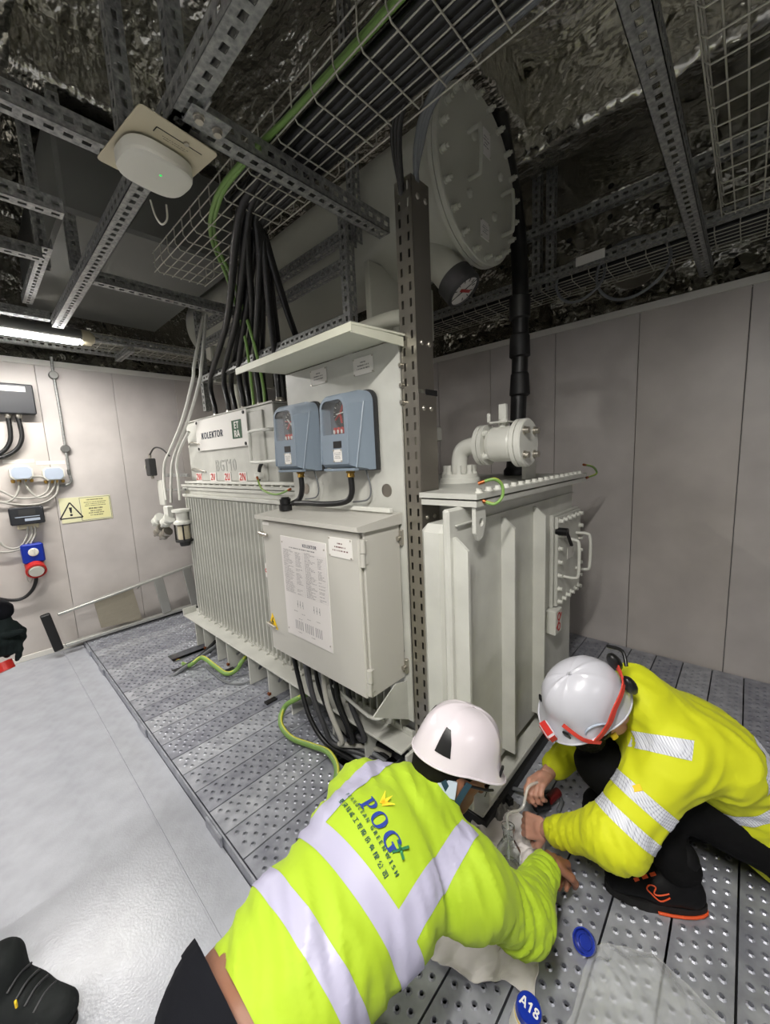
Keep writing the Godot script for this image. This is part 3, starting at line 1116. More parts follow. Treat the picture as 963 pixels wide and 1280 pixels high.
func build_terminal_box() -> void:
	var t := thing("terminal_box", "white cable terminal box with company plate on top of the transformer", "terminal box")
	var X := 1.37
	var z0 := -3.64
	var z1 := -2.22
	var top := 1.985
	var m := MB.new()
	m.span(Vector3(X, COVER, z0), Vector3(X + 0.55, top, z1), 0.006)
	part(t, "body", m, M.tank_paint)
	m = MB.new()
	m.span(Vector3(X - 0.012, top, z0 - 0.012), Vector3(X + 0.56, top + 0.012, z1 + 0.012), 0.003)
	part(t, "lid", m, M.tank_paint)
	m = MB.new()
	m.span(Vector3(X - 0.014, COVER + 0.03, z0 + 0.02), Vector3(X, top - 0.03, z1 - 0.12), 0.004)
	part(t, "front_panel", m, M.tank_paint)
	# company plate
	var c0 := at_x(X - 0.03, 243, 524)
	var c1 := at_x(X - 0.03, 307, 511)
	var c2 := at_x(X - 0.03, 311, 557)
	var pz := (c0.z + c1.z) * 0.5
	var w := c1.z - c0.z
	var py := (c1.y + c2.y) * 0.5
	var h := c1.y - c2.y
	m = MB.new()
	m.box(Vector3(X - 0.028, py, pz), Vector3(0.006, h, w), 0.001)
	var pl := part(t, "company_plate", m, M.white_label, "white company plate with a dark green square emblem")
	m = MB.new()
	for q in [[-1, -1], [1, -1], [1, 1], [-1, 1]]:
		m.cyl(Vector3(X - 0.02, py + q[0] * h * 0.43, pz + q[1] * w * 0.46), Vector3(X - 0.036, py + q[0] * h * 0.43, pz + q[1] * w * 0.46), 0.012, 10)
	part(pl, "screw", m, M.dark_gasket)
	text(pl, "KOLEKTOR", h * 0.20, Vector3(X - 0.0322, py - h * 0.13, pz - w * 0.15), FACE_X.scaled_local(Vector3(1.12, 1, 1)), M.ink_blue)
	m = MB.new()
	m.box(Vector3(X - 0.0325, py, pz + w * 0.33), Vector3(0.003, h * 0.52, w * 0.16), 0.0005)
	part(pl, "emblem", m, M.dark_green)
	text(pl, "ET", h * 0.19, Vector3(X - 0.0345, py + h * 0.02, pz + w * 0.33), FACE_X, M.white_label)
	text(pl, "RA", h * 0.19, Vector3(X - 0.0345, py - h * 0.22, pz + w * 0.33), FACE_X, M.white_label)
	# designation and phase tags
	var cc := at_x(X - 0.016, 282, 584)
	text(t, "BGT10", 0.085, Vector3(X - 0.0155, cc.y - 0.03, cc.z), FACE_X, M.pale_letter)
	var tags := ["2W", "2V", "2U", "2N"]
	var us := [249.5, 267, 285, 304]
	for k in 4:
		var p := at_x(X - 0.016, us[k], 596.5)
		m = MB.new()
		m.box(Vector3(X - 0.017, p.y, p.z), Vector3(0.004, 0.075, 0.115), 0.0008)
		var tg := part(t, "phase_tag", m, M.white_label)
		text(tg, tags[k], 0.052, Vector3(X - 0.0195, p.y - 0.024, p.z), FACE_X, M.red_paint)
	# handle
	var ha := at_x(X - 0.06, 311, 540)
	var hb := at_x(X - 0.06, 315, 578)
	m = MB.new()
	m.tube(curve([Vector3(X, ha.y, ha.z + 0.22), Vector3(X - 0.06, ha.y, ha.z + 0.2), Vector3(X - 0.06, ha.y, ha.z + 0.02), Vector3(X - 0.06, ha.y - 0.03, ha.z), Vector3(X - 0.06, hb.y + 0.03, ha.z), Vector3(X - 0.06, hb.y, ha.z + 0.03), Vector3(X - 0.06, hb.y, ha.z + 0.30), Vector3(X, hb.y, ha.z + 0.32)], 4), 0.011, 8)
	part(t, "handle", m, M.pipe_paint)
	m = MB.new()
	m.tube(curve([at_x(X - 0.05, 328, 577), at_x(X - 0.05, 325, 584), at_x(X - 0.05, 324, 592), at_x(X - 0.04, 324, 600)], 4), 0.012, 8)
	part(t, "sampling_cock", m, M.black_plastic)
	m = MB.new()
	m.lathe(at_x(X - 0.05, 324, 594) + Vector3(0.02, 0, 0), Vector3.LEFT, [Vector2(0, 0), Vector2(0.026, 0), Vector2(0.026, 0.03), Vector2(0.014, 0.05), Vector2(0, 0.05)], 12)
	part(t, "cock_cap", m, M.pipe_paint)
	# glands on the lid
	for k in 10:
		m = MB.new()
		var g := Vector3(X + 0.16 + 0.12 * (k % 2), top + 0.012, z0 + 0.26 + k * 0.125)
		m.lathe(g, Vector3.UP, [Vector2(0, 0.05), Vector2(0.03, 0.05), Vector2(0.036, 0.03), Vector2(0.036, 0.0)], 10)
		part(t, "cable_gland", m, M.bolt_steel)
	# rail with hooks along the bottom front
	m = MB.new()
	m.bar(Vector3(X - 0.04, COVER + 0.02, z0 - 0.05), Vector3(X - 0.04, COVER + 0.02, -1.96), 0.03, 0.02, Vector3.UP, 0.003)
	part(t, "cable_rail", m, M.pipe_paint)
	# small side brackets and sample pipes on the left of the box
	m = MB.new()
	for y in [1.58, 1.80]:
		m.tube(curve([Vector3(X - 0.02, y, z0 + 0.05), Vector3(X - 0.05, y + 0.01, z0 + 0.2), Vector3(X - 0.02, y - 0.02, z0 + 0.34)], 4), 0.006, 6)
	part(t, "conduit_clip", m, M.bolt_steel)

func build_gauge_panel() -> void:
	var t := thing("instrument_panel", "white steel mounting plate under a rain hood carrying two blue-grey gauges", "panel")
	var X := 1.28
	var m := MB.new()
	m.span(Vector3(X, 0.43, -1.92), Vector3(X + 0.008, 2.085, -1.085), 0.002)
	# the lower part is cut away left of the cabinet
	m = MB.new()
	m.prism(PackedVector2Array([Vector2(-1.92, 1.36), Vector2(-1.92, 2.085), Vector2(-1.085, 2.085), Vector2(-1.085, 0.36), Vector2(-1.11, 0.36), Vector2(-1.30, 0.56), Vector2(-1.30, 1.36)]), 0.008, Transform3D(FACE_X, Vector3(X + 0.008, 0, 0)))
	part(t, "back_plate", m, M.tank_paint)
	m = MB.new()
	m.prism(PackedVector2Array([Vector2(0.99, 2.055), Vector2(0.99, 2.085), Vector2(1.29, 2.10), Vector2(1.29, 2.092), Vector2(0.997, 2.077), Vector2(0.997, 2.055)]), 0.87, Transform3D(Basis(), Vector3(0, 0, -1.925)))
	m.span(Vector3(0.992, 2.05, -1.063), Vector3(1.28, 2.085, -1.057))
	part(t, "rain_hood", m, M.canopy_paint)
	for q in [[398, 471, 16], [454, 457, 20]]:
		var c := at_x(X - 0.004, q[0], q[1])
		plate(t, "label_plate", c, Vector3.BACK, Vector3.UP, 0.13, 0.075, tag_sheet([24, 50, 56]))
	for q in [[383, 611], [484, 613]]:
		m = MB.new()
		var c := at_x(X, q[0], q[1])
		m.lathe(c, Vector3.LEFT, [Vector2(0.03, 0), Vector2(0.03, 0.003), Vector2(0.02, 0.004), Vector2(0, 0.004)], 16)
		part(t, "plugged_hole", m, M.steel)
	m = MB.new()
	m.bar(Vector3(X - 0.05, 1.375, -1.93), Vector3(X - 0.05, 1.375, -1.12), 0.02, 0.02, Vector3.UP, 0.002)
	part(t, "cable_bar", m, M.pipe_paint)
	m = MB.new()
	m.prism(PackedVector2Array([Vector2(1.05, 0.5), Vector2(1.28, 0.36), Vector2(1.28, 0.56), Vector2(1.2, 0.58)]), 0.006, Transform3D(Basis(), Vector3(0, 0, -1.12)))
	part(t, "lower_gusset", m, M.tank_paint)
	# bent rod below the cabinet
	m = MB.new()
	m.tube(curve([Vector3(1.20, 0.40, -1.60), Vector3(1.17, 0.39, -1.40), Vector3(1.16, 0.38, -1.24), Vector3(1.20, 0.40, -1.18), Vector3(1.27, 0.46, -1.13)], 5), 0.009, 8)
	part(t, "support_rod", m, M.pipe_paint)

func build_gauge(z: float, label: String, needle: float) -> void:
	var t := thing("temperature_gauge", label, "gauge", "")
	var X0 := 1.272
	var X1 := 1.12
	var w := 0.235
	var y0 := 1.555
	var y1 := 1.905
	var m := MB.new()
	# housing: a rounded outline, wide at the back, stepped in at the front
	var outline := func(k: float, inset: float) -> PackedVector2Array:
		var p := PackedVector2Array()
		var hw := w * 0.5 - inset
		var r := 0.05
		p.append(Vector2(-hw, y0 + inset))
		p.append(Vector2(hw, y0 + inset))
		for i in 7:
			var an := PI * 0.5 * i / 6.0
			p.append(Vector2(hw - r + r * cos(an), y1 - inset - r + r * sin(an)))
		for i in 7:
			var an := PI * 0.5 + PI * 0.5 * i / 6.0
			p.append(Vector2(-hw + r + r * cos(an), y1 - inset - r + r * sin(an)))
		return p
	m.prism(outline.call(1.0, -0.004), 0.014, Transform3D(FACE_X, Vector3(X0, 0, z + 0.012)))
	part(t, "gasket", m, M.dark_gasket)
	m = MB.new()
	var rings := [[X0 - 0.012, 0.0], [X0 - 0.055, 0.0], [X0 - 0.06, 0.006], [X1 + 0.02, 0.018], [X1, 0.03]]
	for k in rings.size() - 1:
		var A: PackedVector2Array = outline.call(1.0, rings[k][1])
		var B: PackedVector2Array = outline.call(1.0, rings[k + 1][1])
		for i in A.size():
			var j := (i + 1) % A.size()
			var e := A[j] - A[i]
			m.face([Vector3(rings[k][0], A[i].y, z + A[i].x), Vector3(rings[k][0], A[j].y, z + A[j].x), Vector3(rings[k + 1][0], B[j].y, z + B[j].x), Vector3(rings[k + 1][0], B[i].y, z + B[i].x)], Vector3(-0.12, -e.x, e.y))
	# front face with a window opening
	var O: PackedVector2Array = outline.call(1.0, 0.03)
	var wy := 1.715
	var hw2 := w * 0.5 - 0.03
	m.face([Vector3(X1, O[0].y, z - hw2), Vector3(X1, O[0].y, z + hw2), Vector3(X1, wy, z + hw2), Vector3(X1, wy, z - hw2)], Vector3.LEFT)
	for sg in [-1.0, 1.0]:
		var cc := Vector3(X1, O[0].y, z)
		var cen := Vector3(X1, y1 - 0.03 - 0.05, z + sg * (hw2 - 0.05))
		for i in 6:
			var a0 := PI * 0.5 * i / 6.0
			var a1 := PI * 0.5 * (i + 1) / 6.0
			m.face([cen + Vector3(0, sin(a0), sg * cos(a0)) * 0.05, cen + Vector3(0, sin(a1), sg * cos(a1)) * 0.05, cen + Vector3(0, sin(a1), sg * cos(a1)) * 0.036, cen + Vector3(0, sin(a0), sg * cos(a0)) * 0.036], Vector3.LEFT)
		m.face([Vector3(X1, wy, z + sg * hw2), Vector3(X1, wy, z + sg * (hw2 - 0.014)), Vector3(X1, cen.y, z + sg * (hw2 - 0.014)), Vector3(X1, cen.y, z + sg * hw2)], Vector3.LEFT)
	m.face([Vector3(X1, 1.875, z - hw2 + 0.05), Vector3(X1, 1.875, z + hw2 - 0.05), Vector3(X1, 1.861, z + hw2 - 0.05), Vector3(X1, 1.861, z - hw2 + 0.05)], Vector3.LEFT)
	for sg in [-1.0, 1.0]:
		m.face([Vector3(X1, wy, z + sg * (hw2 - 0.014)), Vector3(X1, 1.83, z + sg * (hw2 - 0.014)), Vector3(X1 + 0.05, 1.83, z + sg * (hw2 - 0.014)), Vector3(X1 + 0.05, wy, z + sg * (hw2 - 0.014))], Vector3(0, 0, -sg))
	m.face([Vector3(X1, 1.861, z - hw2 + 0.05), Vector3(X1, 1.861, z + hw2 - 0.05), Vector3(X1 + 0.05, 1.861, z + hw2 - 0.05), Vector3(X1 + 0.05, 1.861, z - hw2 + 0.05)], Vector3.DOWN)
	part(t, "housing", m, M.gauge_blue)
	m = MB.new()
	for s in [-1.0, 1.0]:
		m.bar(Vector3(X1 - 0.002, y0 + 0.03, z + s * (hw2 + 0.004)), Vector3(X1 + 0.006, 1.80, z + s * (hw2 + 0.002)), 0.008, 0.008, Vector3.UP, 0.003)
		m.bar(Vector3(X1 + 0.03, y0 + 0.01, z + s * (w * 0.5 - 0.012)), Vector3(X1 + 0.09, y1 - 0.05, z + s * (w * 0.5 - 0.008)), 0.008, 0.010, Vector3.LEFT, 0.003)
	m.box(Vector3(X1 + 0.03, y0 + 0.004, z), Vector3(0.03, 0.012, w * 0.9), 0.003)
	part(t, "rib", m, M.gauge_blue)
	m = MB.new()
	m.span(Vector3(X1 + 0.05, wy, z - hw2 + 0.012), Vector3(X1 + 0.055, 1.865, z + hw2 - 0.012))
	m.span(Vector3(X1 + 0.002, wy - 0.004, z - hw2 + 0.01), Vector3(X1 + 0.05, wy, z + hw2 - 0.01))
	part(t, "inner_plate", m, M.gauge_inner)
	m = MB.new()
	m.lathe(Vector3(X1 + 0.05, 1.805, z + 0.02), Vector3.LEFT, [Vector2(0.058, 0), Vector2(0.058, 0.012), Vector2(0.05, 0.016), Vector2(0, 0.016)], 28)
	part(t, "dial", m, M.black_plastic)
	m = MB.new()
	var dc := Vector3(X1 + 0.032, 1.805, z + 0.02)
	for k in 11:
		var an := -2.2 + 4.4 * k / 10.0
		var d := Vector3(0, cos(an), sin(an))
		m.bar(dc + d * 0.04, dc + d * 0.047, 0.002, 0.003, Vector3.LEFT)
	part(t, "dial_tick", m, M.white_label)
	m = MB.new()
	for q in [[needle, 0.05], [needle + PI, 0.022]]:
		var d := Vector3(0, cos(q[0]), sin(q[0]))
		m.bar(dc + Vector3.LEFT * 0.006, dc + Vector3.LEFT * 0.006 + d * q[1], 0.003, 0.008, Vector3.LEFT)
	part(t, "pointer", m, M.white_label)
	m = MB.new()
	for an in [needle - 0.9, needle + 1.5, needle + 2.6]:
		var d := Vector3(0, cos(an), sin(an))
		m.bar(dc + Vector3.LEFT * 0.003, dc + Vector3.LEFT * 0.003 + d * 0.042, 0.003, 0.009, Vector3.LEFT)
	part(t, "red_pointer", m, M.red_paint)
	m = MB.new()
	for k in 4:
		m.box(Vector3(X1 + 0.036, 1.733, z - 0.028 + k * 0.025), Vector3(0.016, 0.03, 0.013), 0.004)
	part(t, "switch_flag", m, M.red_paint)
	m = MB.new()
	for k in 4:
		m.box(Vector3(X1 + 0.03, 1.728, z - 0.026 + k * 0.025), Vector3(0.014, 0.018, 0.007), 0.003)
	part(t, "switch_tip", m, M.white_label)
	m = MB.new()
	m.span(Vector3(X1 + 0.004, wy, z - hw2 + 0.013), Vector3(X1 + 0.007, 1.863, z + hw2 - 0.013))
	part(t, "window_pane", m, M.clear)
	m = MB.new()
	m.span(Vector3(X1 - 0.001, 1.655, z - 0.005), Vector3(X1, 1.685, z + 0.05))
	part(t, "type_label", m, M.black_plastic)
	plate(t, "data_label", Vector3(X1 - 0.002, 1.622, z + 0.022), Vector3.BACK, Vector3.UP, 0.055, 0.055, tag_sheet([60, 60, 50, 60], false, 80, 80))
	# gland, hose and capillary below
	m = MB.new()
	m.lathe(Vector3(1.19, y0, z + 0.02), Vector3.DOWN, [Vector2(0.02, 0), Vector2(0.022, 0.012), Vector2(0.016, 0.014), Vector2(0.019, 0.03), Vector2(0.012, 0.034), Vector2(0, 0.034)], 12)
	part(t, "cable_gland", m, M.brass)
	m = MB.new()
	m.tube(curve([Vector3(1.24, y0, z + 0.07), Vector3(1.25, y0 - 0.09, z + 0.085), Vector3(1.25, y0 - 0.14, z + 0.06), Vector3(1.25, y0 - 0.155, z - 0.04)], 6), 0.004, 6)
	part(t, "capillary", m, M.grey_cable)

func build_cabinet() -> void:
	var t := thing("control_cabinet", "light grey marshalling cabinet with rating plate on its door, fixed to the transformer", "cabinet")
	var a := Vector3(1.05, 0.585, -1.88)
	var b := Vector3(1.272, 1.312, -1.115)
	var m := MB.new()
	m.span(a, b, 0.004)
	part(t, "body", m, M.cabinet_paint)
	m = MB.new()
	m.span(Vector3(1.03, 0.587, -1.875), Vector3(1.05, 1.305, -1.125), 0.006)
	var d := part(t, "door", m, M.cabinet_paint)
	m = MB.new()
	m.prism(PackedVector2Array([Vector2(1.005, 1.318), Vector2(1.005, 1.338), Vector2(1.275, 1.362), Vector2(1.275, 1.312), Vector2(1.04, 1.312)]), 0.80, Transform3D(Basis(), Vector3(0, 0, -1.90)))
	part(t, "rain_cover", m, M.cabinet_paint)
	for y in [1.225, 0.665]:
		m = MB.new()
		m.cyl(Vector3(1.038, y - 0.055, -1.113), Vector3(1.038, y + 0.0, -1.113), 0.011, 10)
		m.cyl(Vector3(1.040, y + 0.003, -1.111), Vector3(1.040, y + 0.058, -1.111), 0.012, 10)
		m.span(Vector3(1.05, y - 0.05, -1.117), Vector3(1.07, y + 0.05, -1.111), 0.002)
		part(d, "hinge", m, M.cabinet_paint)
	for y in [1.235, 0.735]:
		m = MB.new()
		m.cyl(Vector3(1.03, y, -1.865), Vector3(1.012, y, -1.865), 0.014, 12)
		m.bar(Vector3(1.012, y + 0.004, -1.885), Vector3(1.008, y, -1.79), 0.012, 0.016, Vector3.UP, 0.003)
		part(d, "latch", m, M.bolt_steel)
	# rating plate
	var c0 := at_x(1.028, 350.5, 669)
	var c1 := at_x(1.028, 417, 817)
	var w := absf(c1.z - c0.z)
	var h := c0.y - c1.y
	var rp := plate(d, "rating_plate", Vector3(1.0265, (c0.y + c1.y) * 0.5, (c0.z + c1.z) * 0.5), Vector3.BACK, Vector3.UP, w, h, rating_sheet(), "white rating plate with fine print and winding diagram")
	text_flat("KOLEKTOR", h * 0.03, Vector3(1.0262, c0.y - h * 0.075, (c0.z + c1.z) * 0.5 + w * 0.16), rp, M.ink_blue)
	var e := at_x(1.028, 425.5, 685)
	plate(d, "name_plate", Vector3(1.0265, e.y, e.z), Vector3.BACK, Vector3.UP, 0.15, 0.085, tag_sheet([20, 44, 60], true))
	# high voltage triangle
	var tr := at_x(1.028, 341.5, 776)
	m = MB.new()
	m.prism(PackedVector2Array([Vector2(-0.045, -0.04), Vector2(0.045, -0.04), Vector2(0, 0.045)]), 0.002, Transform3D(FACE_X, Vector3(1.0285, tr.y, tr.z)))
	var wt := part(d, "warning_triangle", m, M.warn_yellow, "yellow high-voltage triangle with a black bolt")
	m = MB.new()
	m.prism(PackedVector2Array([Vector2(0.004, 0.022), Vector2(-0.010, -0.006), Vector2(0.0, -0.006), Vector2(-0.006, -0.03), Vector2(0.011, 0.001), Vector2(0.001, 0.001), Vector2(0.010, 0.022)]), 0.001, Transform3D(FACE_X, Vector3(1.0265, tr.y, tr.z)))
	part(wt, "bolt_mark", m, M.ink)
	# red seal on the left edge, maker's label
	var rs := at_x(1.03, 329, 715)
	m = MB.new()
	m.span(Vector3(1.04, rs.y - 0.03, -1.90), Vector3(1.07, rs.y + 0.05, -1.876), 0.003)
	var sl := part(t, "seal_tag", m, M.white_label)
	m = MB.new()
	m.lathe(Vector3(1.0395, rs.y + 0.01, -1.888), Vector3.LEFT, [Vector2(0.006, 0), Vector2(0.006, 0.001), Vector2(0.011, 0.001), Vector2(0.011, 0)], 16)
	part(sl, "red_mark", m, M.red_paint)
	m = MB.new()
	m.span(Vector3(1.0285, 1.285, -1.865), Vector3(1.03, 1.30, -1.80))
	part(d, "maker_label", m, M.white_label)
	for y in [1.25, 0.64]:
		m = MB.new()
		m.span(Vector3(1.262, y - 0.035, -1.115), Vector3(1.284, y + 0.035, -1.098), 0.003)
		m.cyl(Vector3(1.262, y, -1.106), Vector3(1.245, y, -1.106), 0.011, 6)
		part(t, "wall_bracket", m, M.bolt_steel)

func text_flat(s: String, h: float, at: Vector3, parent: Node, mt: Material) -> void:
	text(parent, s, h, at, FACE_X, mt)

func build_post() -> void:
	var t := thing("slotted_cable_post", "tall slotted steel post with bolted cover strip beside the cabinet", "post")
	var m := MB.new()
	var z0 := -1.085
	var z1 := -1.0
	var X := 1.292
	m.perf(Vector3(X, 0.0, z0), Vector3.UP, Vector3.BACK, 2.667, z1 - z0, 2, 0.06, 0.032, 0.011, 0.003)
	part(t, "slotted_face", m, M.steel)
	m = MB.new()
	m.span(Vector3(X, 1.875, z1 - 0.003), Vector3(X + 0.112, 2.667, z1), 0.001)
	part(t, "cover_strip", m, M.steel_dark)
	m = MB.new()
	m.span(Vector3(X, 0.0, z1 - 0.003), Vector3(X + 0.125, 1.86, z1 + 0.001), 0.001)
	part(t, "cover_strip", m, M.steel_dark)
	m = MB.new()
	m.span(Vector3(X + 0.05, 1.855, z1 - 0.002), Vector3(X + 0.13, 1.878, z1 + 0.003))
	part(t, "seam", m, M.black_rubber)
	m = MB.new()
	m.span(Vector3(X + 0.003, 0.0, z0 - 0.001), Vector3(X + 0.11, 2.6, z0 + 0.003))
	part(t, "rear_flange", m, M.steel)
	m = MB.new()
	m.lathe(Vector3.ZERO, Vector3.BACK, [Vector2(0.011, 0), Vector2(0.011, 0.002), Vector2(0.008, 0.006), Vector2(0, 0.0075)], 12)
	var bm := m.mesh()
	for y in [2.60, 2.06, 1.80, 1.34, 0.70, 0.30]:
		for dx in [0.035, 0.085]:
			part_mesh(t, "bolt", bm, M.bolt_steel).position = Vector3(X + dx, y, z1 + 0.001)
	for y in [1.98, 1.90, 1.83]:
		m = MB.new()
		m.hexbolt(Vector3(X, y, z0 + 0.008), Vector3.LEFT, 0.009, 0.02)
		part(t, "bracket_bolt", m, M.bolt_steel)

func build_valve() -> void:
	var t := thing("cover_valve", "white flanged pipe elbow with ball valve on top of the transformer cover", "valve")
	var X := 1.80
	var y := 1.643
	var m := MB.new()
	var bz := -1.13
	m.lathe(Vector3(X, COVER, bz), Vector3.UP, [Vector2(0.105, 0), Vector2(0.105, 0.022), Vector2(0.1, 0.026), Vector2(0.095, 0.026), Vector2(0.095, 0.046), Vector2(0.045, 0.046)], 28)
	var bf := part(t, "base_flange", m, M.pipe_paint)
	m = MB.new()
	m.hexbolt(Vector3.ZERO, Vector3.UP, 0.014, 0.045)
	for k in 8:
		var an := TAU * k / 8 + 0.3
		part_mesh(bf, "bolt", m.mesh(), M.pipe_paint).position = Vector3(X + cos(an) * 0.075, COVER + 0.046, bz + sin(an) * 0.075)
	m = MB.new()
	m.tube(curve([Vector3(X, COVER + 0.04, bz), Vector3(X, y - 0.07, bz), Vector3(X, y - 0.02, bz + 0.02), Vector3(X, y, bz + 0.07), Vector3(X, y, bz + 0.13)], 6), 0.043, 18)
	part(t, "elbow", m, M.pipe_paint)
	m = MB.new()
	m.lathe(Vector3(X, y, -1.0), Vector3.BACK, [Vector2(0.04, 0), Vector2(0.1, 0), Vector2(0.1, 0.022), Vector2(0.07, 0.022), Vector2(0.07, 0.026), Vector2(0.1, 0.026), Vector2(0.1, 0.046), Vector2(0.05, 0.046)], 30)
	var f1 := part(t, "inlet_flange", m, M.pipe_paint)
	m = MB.new()
	m.lathe(Vector3(X, y, -0.954), Vector3.BACK, [Vector2(0.06, 0), Vector2(0.078, 0.012), Vector2(0.085, 0.03), Vector2(0.085, 0.125), Vector2(0.078, 0.14), Vector2(0.05, 0.15)], 30)
	part(t, "valve_body", m, M.pipe_paint)
	m = MB.new()
	m.lathe(Vector3(X, y, -0.808), Vector3.BACK, [Vector2(0.05, 0), Vector2(0.108, 0), Vector2(0.112, 0.004), Vector2(0.112, 0.024), Vector2(0.08, 0.024), Vector2(0.08, 0.028), Vector2(0.112, 0.028), Vector2(0.112, 0.050), Vector2(0.106, 0.056), Vector2(0, 0.056)], 34)
	var f2 := part(t, "blind_flange", m, M.pipe_paint)
	m = MB.new()
	m.hexbolt(Vector3.ZERO, Vector3.BACK, 0.016, 0.024)
	for k in 4:
		var an := TAU * k / 4 + PI / 4
		part_mesh(f2, "bolt", m.mesh(), M.bolt_steel).position = Vector3(X + cos(an) * 0.078, y + sin(an) * 0.078, -0.752)
		var s := part_mesh(f1, "bolt", m.mesh(), M.pipe_paint)
		s.position = Vector3(X + cos(an) * 0.078, y + sin(an) * 0.078, -0.955)
	m = MB.new()
	m.cyl(Vector3(X, y + 0.08, -0.88), Vector3(X, y + 0.12, -0.88), 0.022, 14)
	m.span(Vector3(X - 0.05, y + 0.10, -0.93), Vector3(X + 0.05, y + 0.108, -0.84), 0.002)
	m.span(Vector3(X - 0.012, y + 0.108, -0.90), Vector3(X + 0.012, y + 0.19, -0.862), 0.003)
	m.span(Vector3(X - 0.04, y + 0.108, -0.945), Vector3(X - 0.03, y + 0.15, -0.93), 0.001)
	part(t, "stem", m, M.pipe_paint)
	# lifting eye and pipe beam on the cover
	t = thing("lifting_eye", "rounded white lifting plate standing on the transformer cover behind the valve", "lifting eye")
	m = MB.new()
	var p := PackedVector2Array([Vector2(-0.07, 0), Vector2(0.07, 0), Vector2(0.07, 0.09)])
	for i in 9:
		var an := PI * i / 8.0
		p.append(Vector2(0.05 * cos(an), 0.12 + 0.05 * sin(an)))
	p.append(Vector2(-0.07, 0.09))
	m.prism(holed(p, Vector2(0, 0.11), 0.022), 0.02, Transform3D(Basis(), Vector3(2.13, COVER, -0.90)))
	part(t, "eye_plate", m, M.pipe_paint)
	t = thing("pipe_beam", "white box beam on the cover behind the valve elbow", "beam")
	m = MB.new()
	m.span(Vector3(1.75, COVER + 0.235, -2.0), Vector3(1.98, COVER + 0.315, -1.36), 0.006)
	part(t, "beam", m, M.pipe_paint)
	m = MB.new()
	m.span(Vector3(1.80, COVER, -1.95), Vector3(1.90, COVER + 0.235, -1.85), 0.004)
	m.span(Vector3(1.80, COVER, -1.52), Vector3(1.90, COVER + 0.235, -1.42), 0.004)
	part(t, "leg", m, M.pipe_paint)

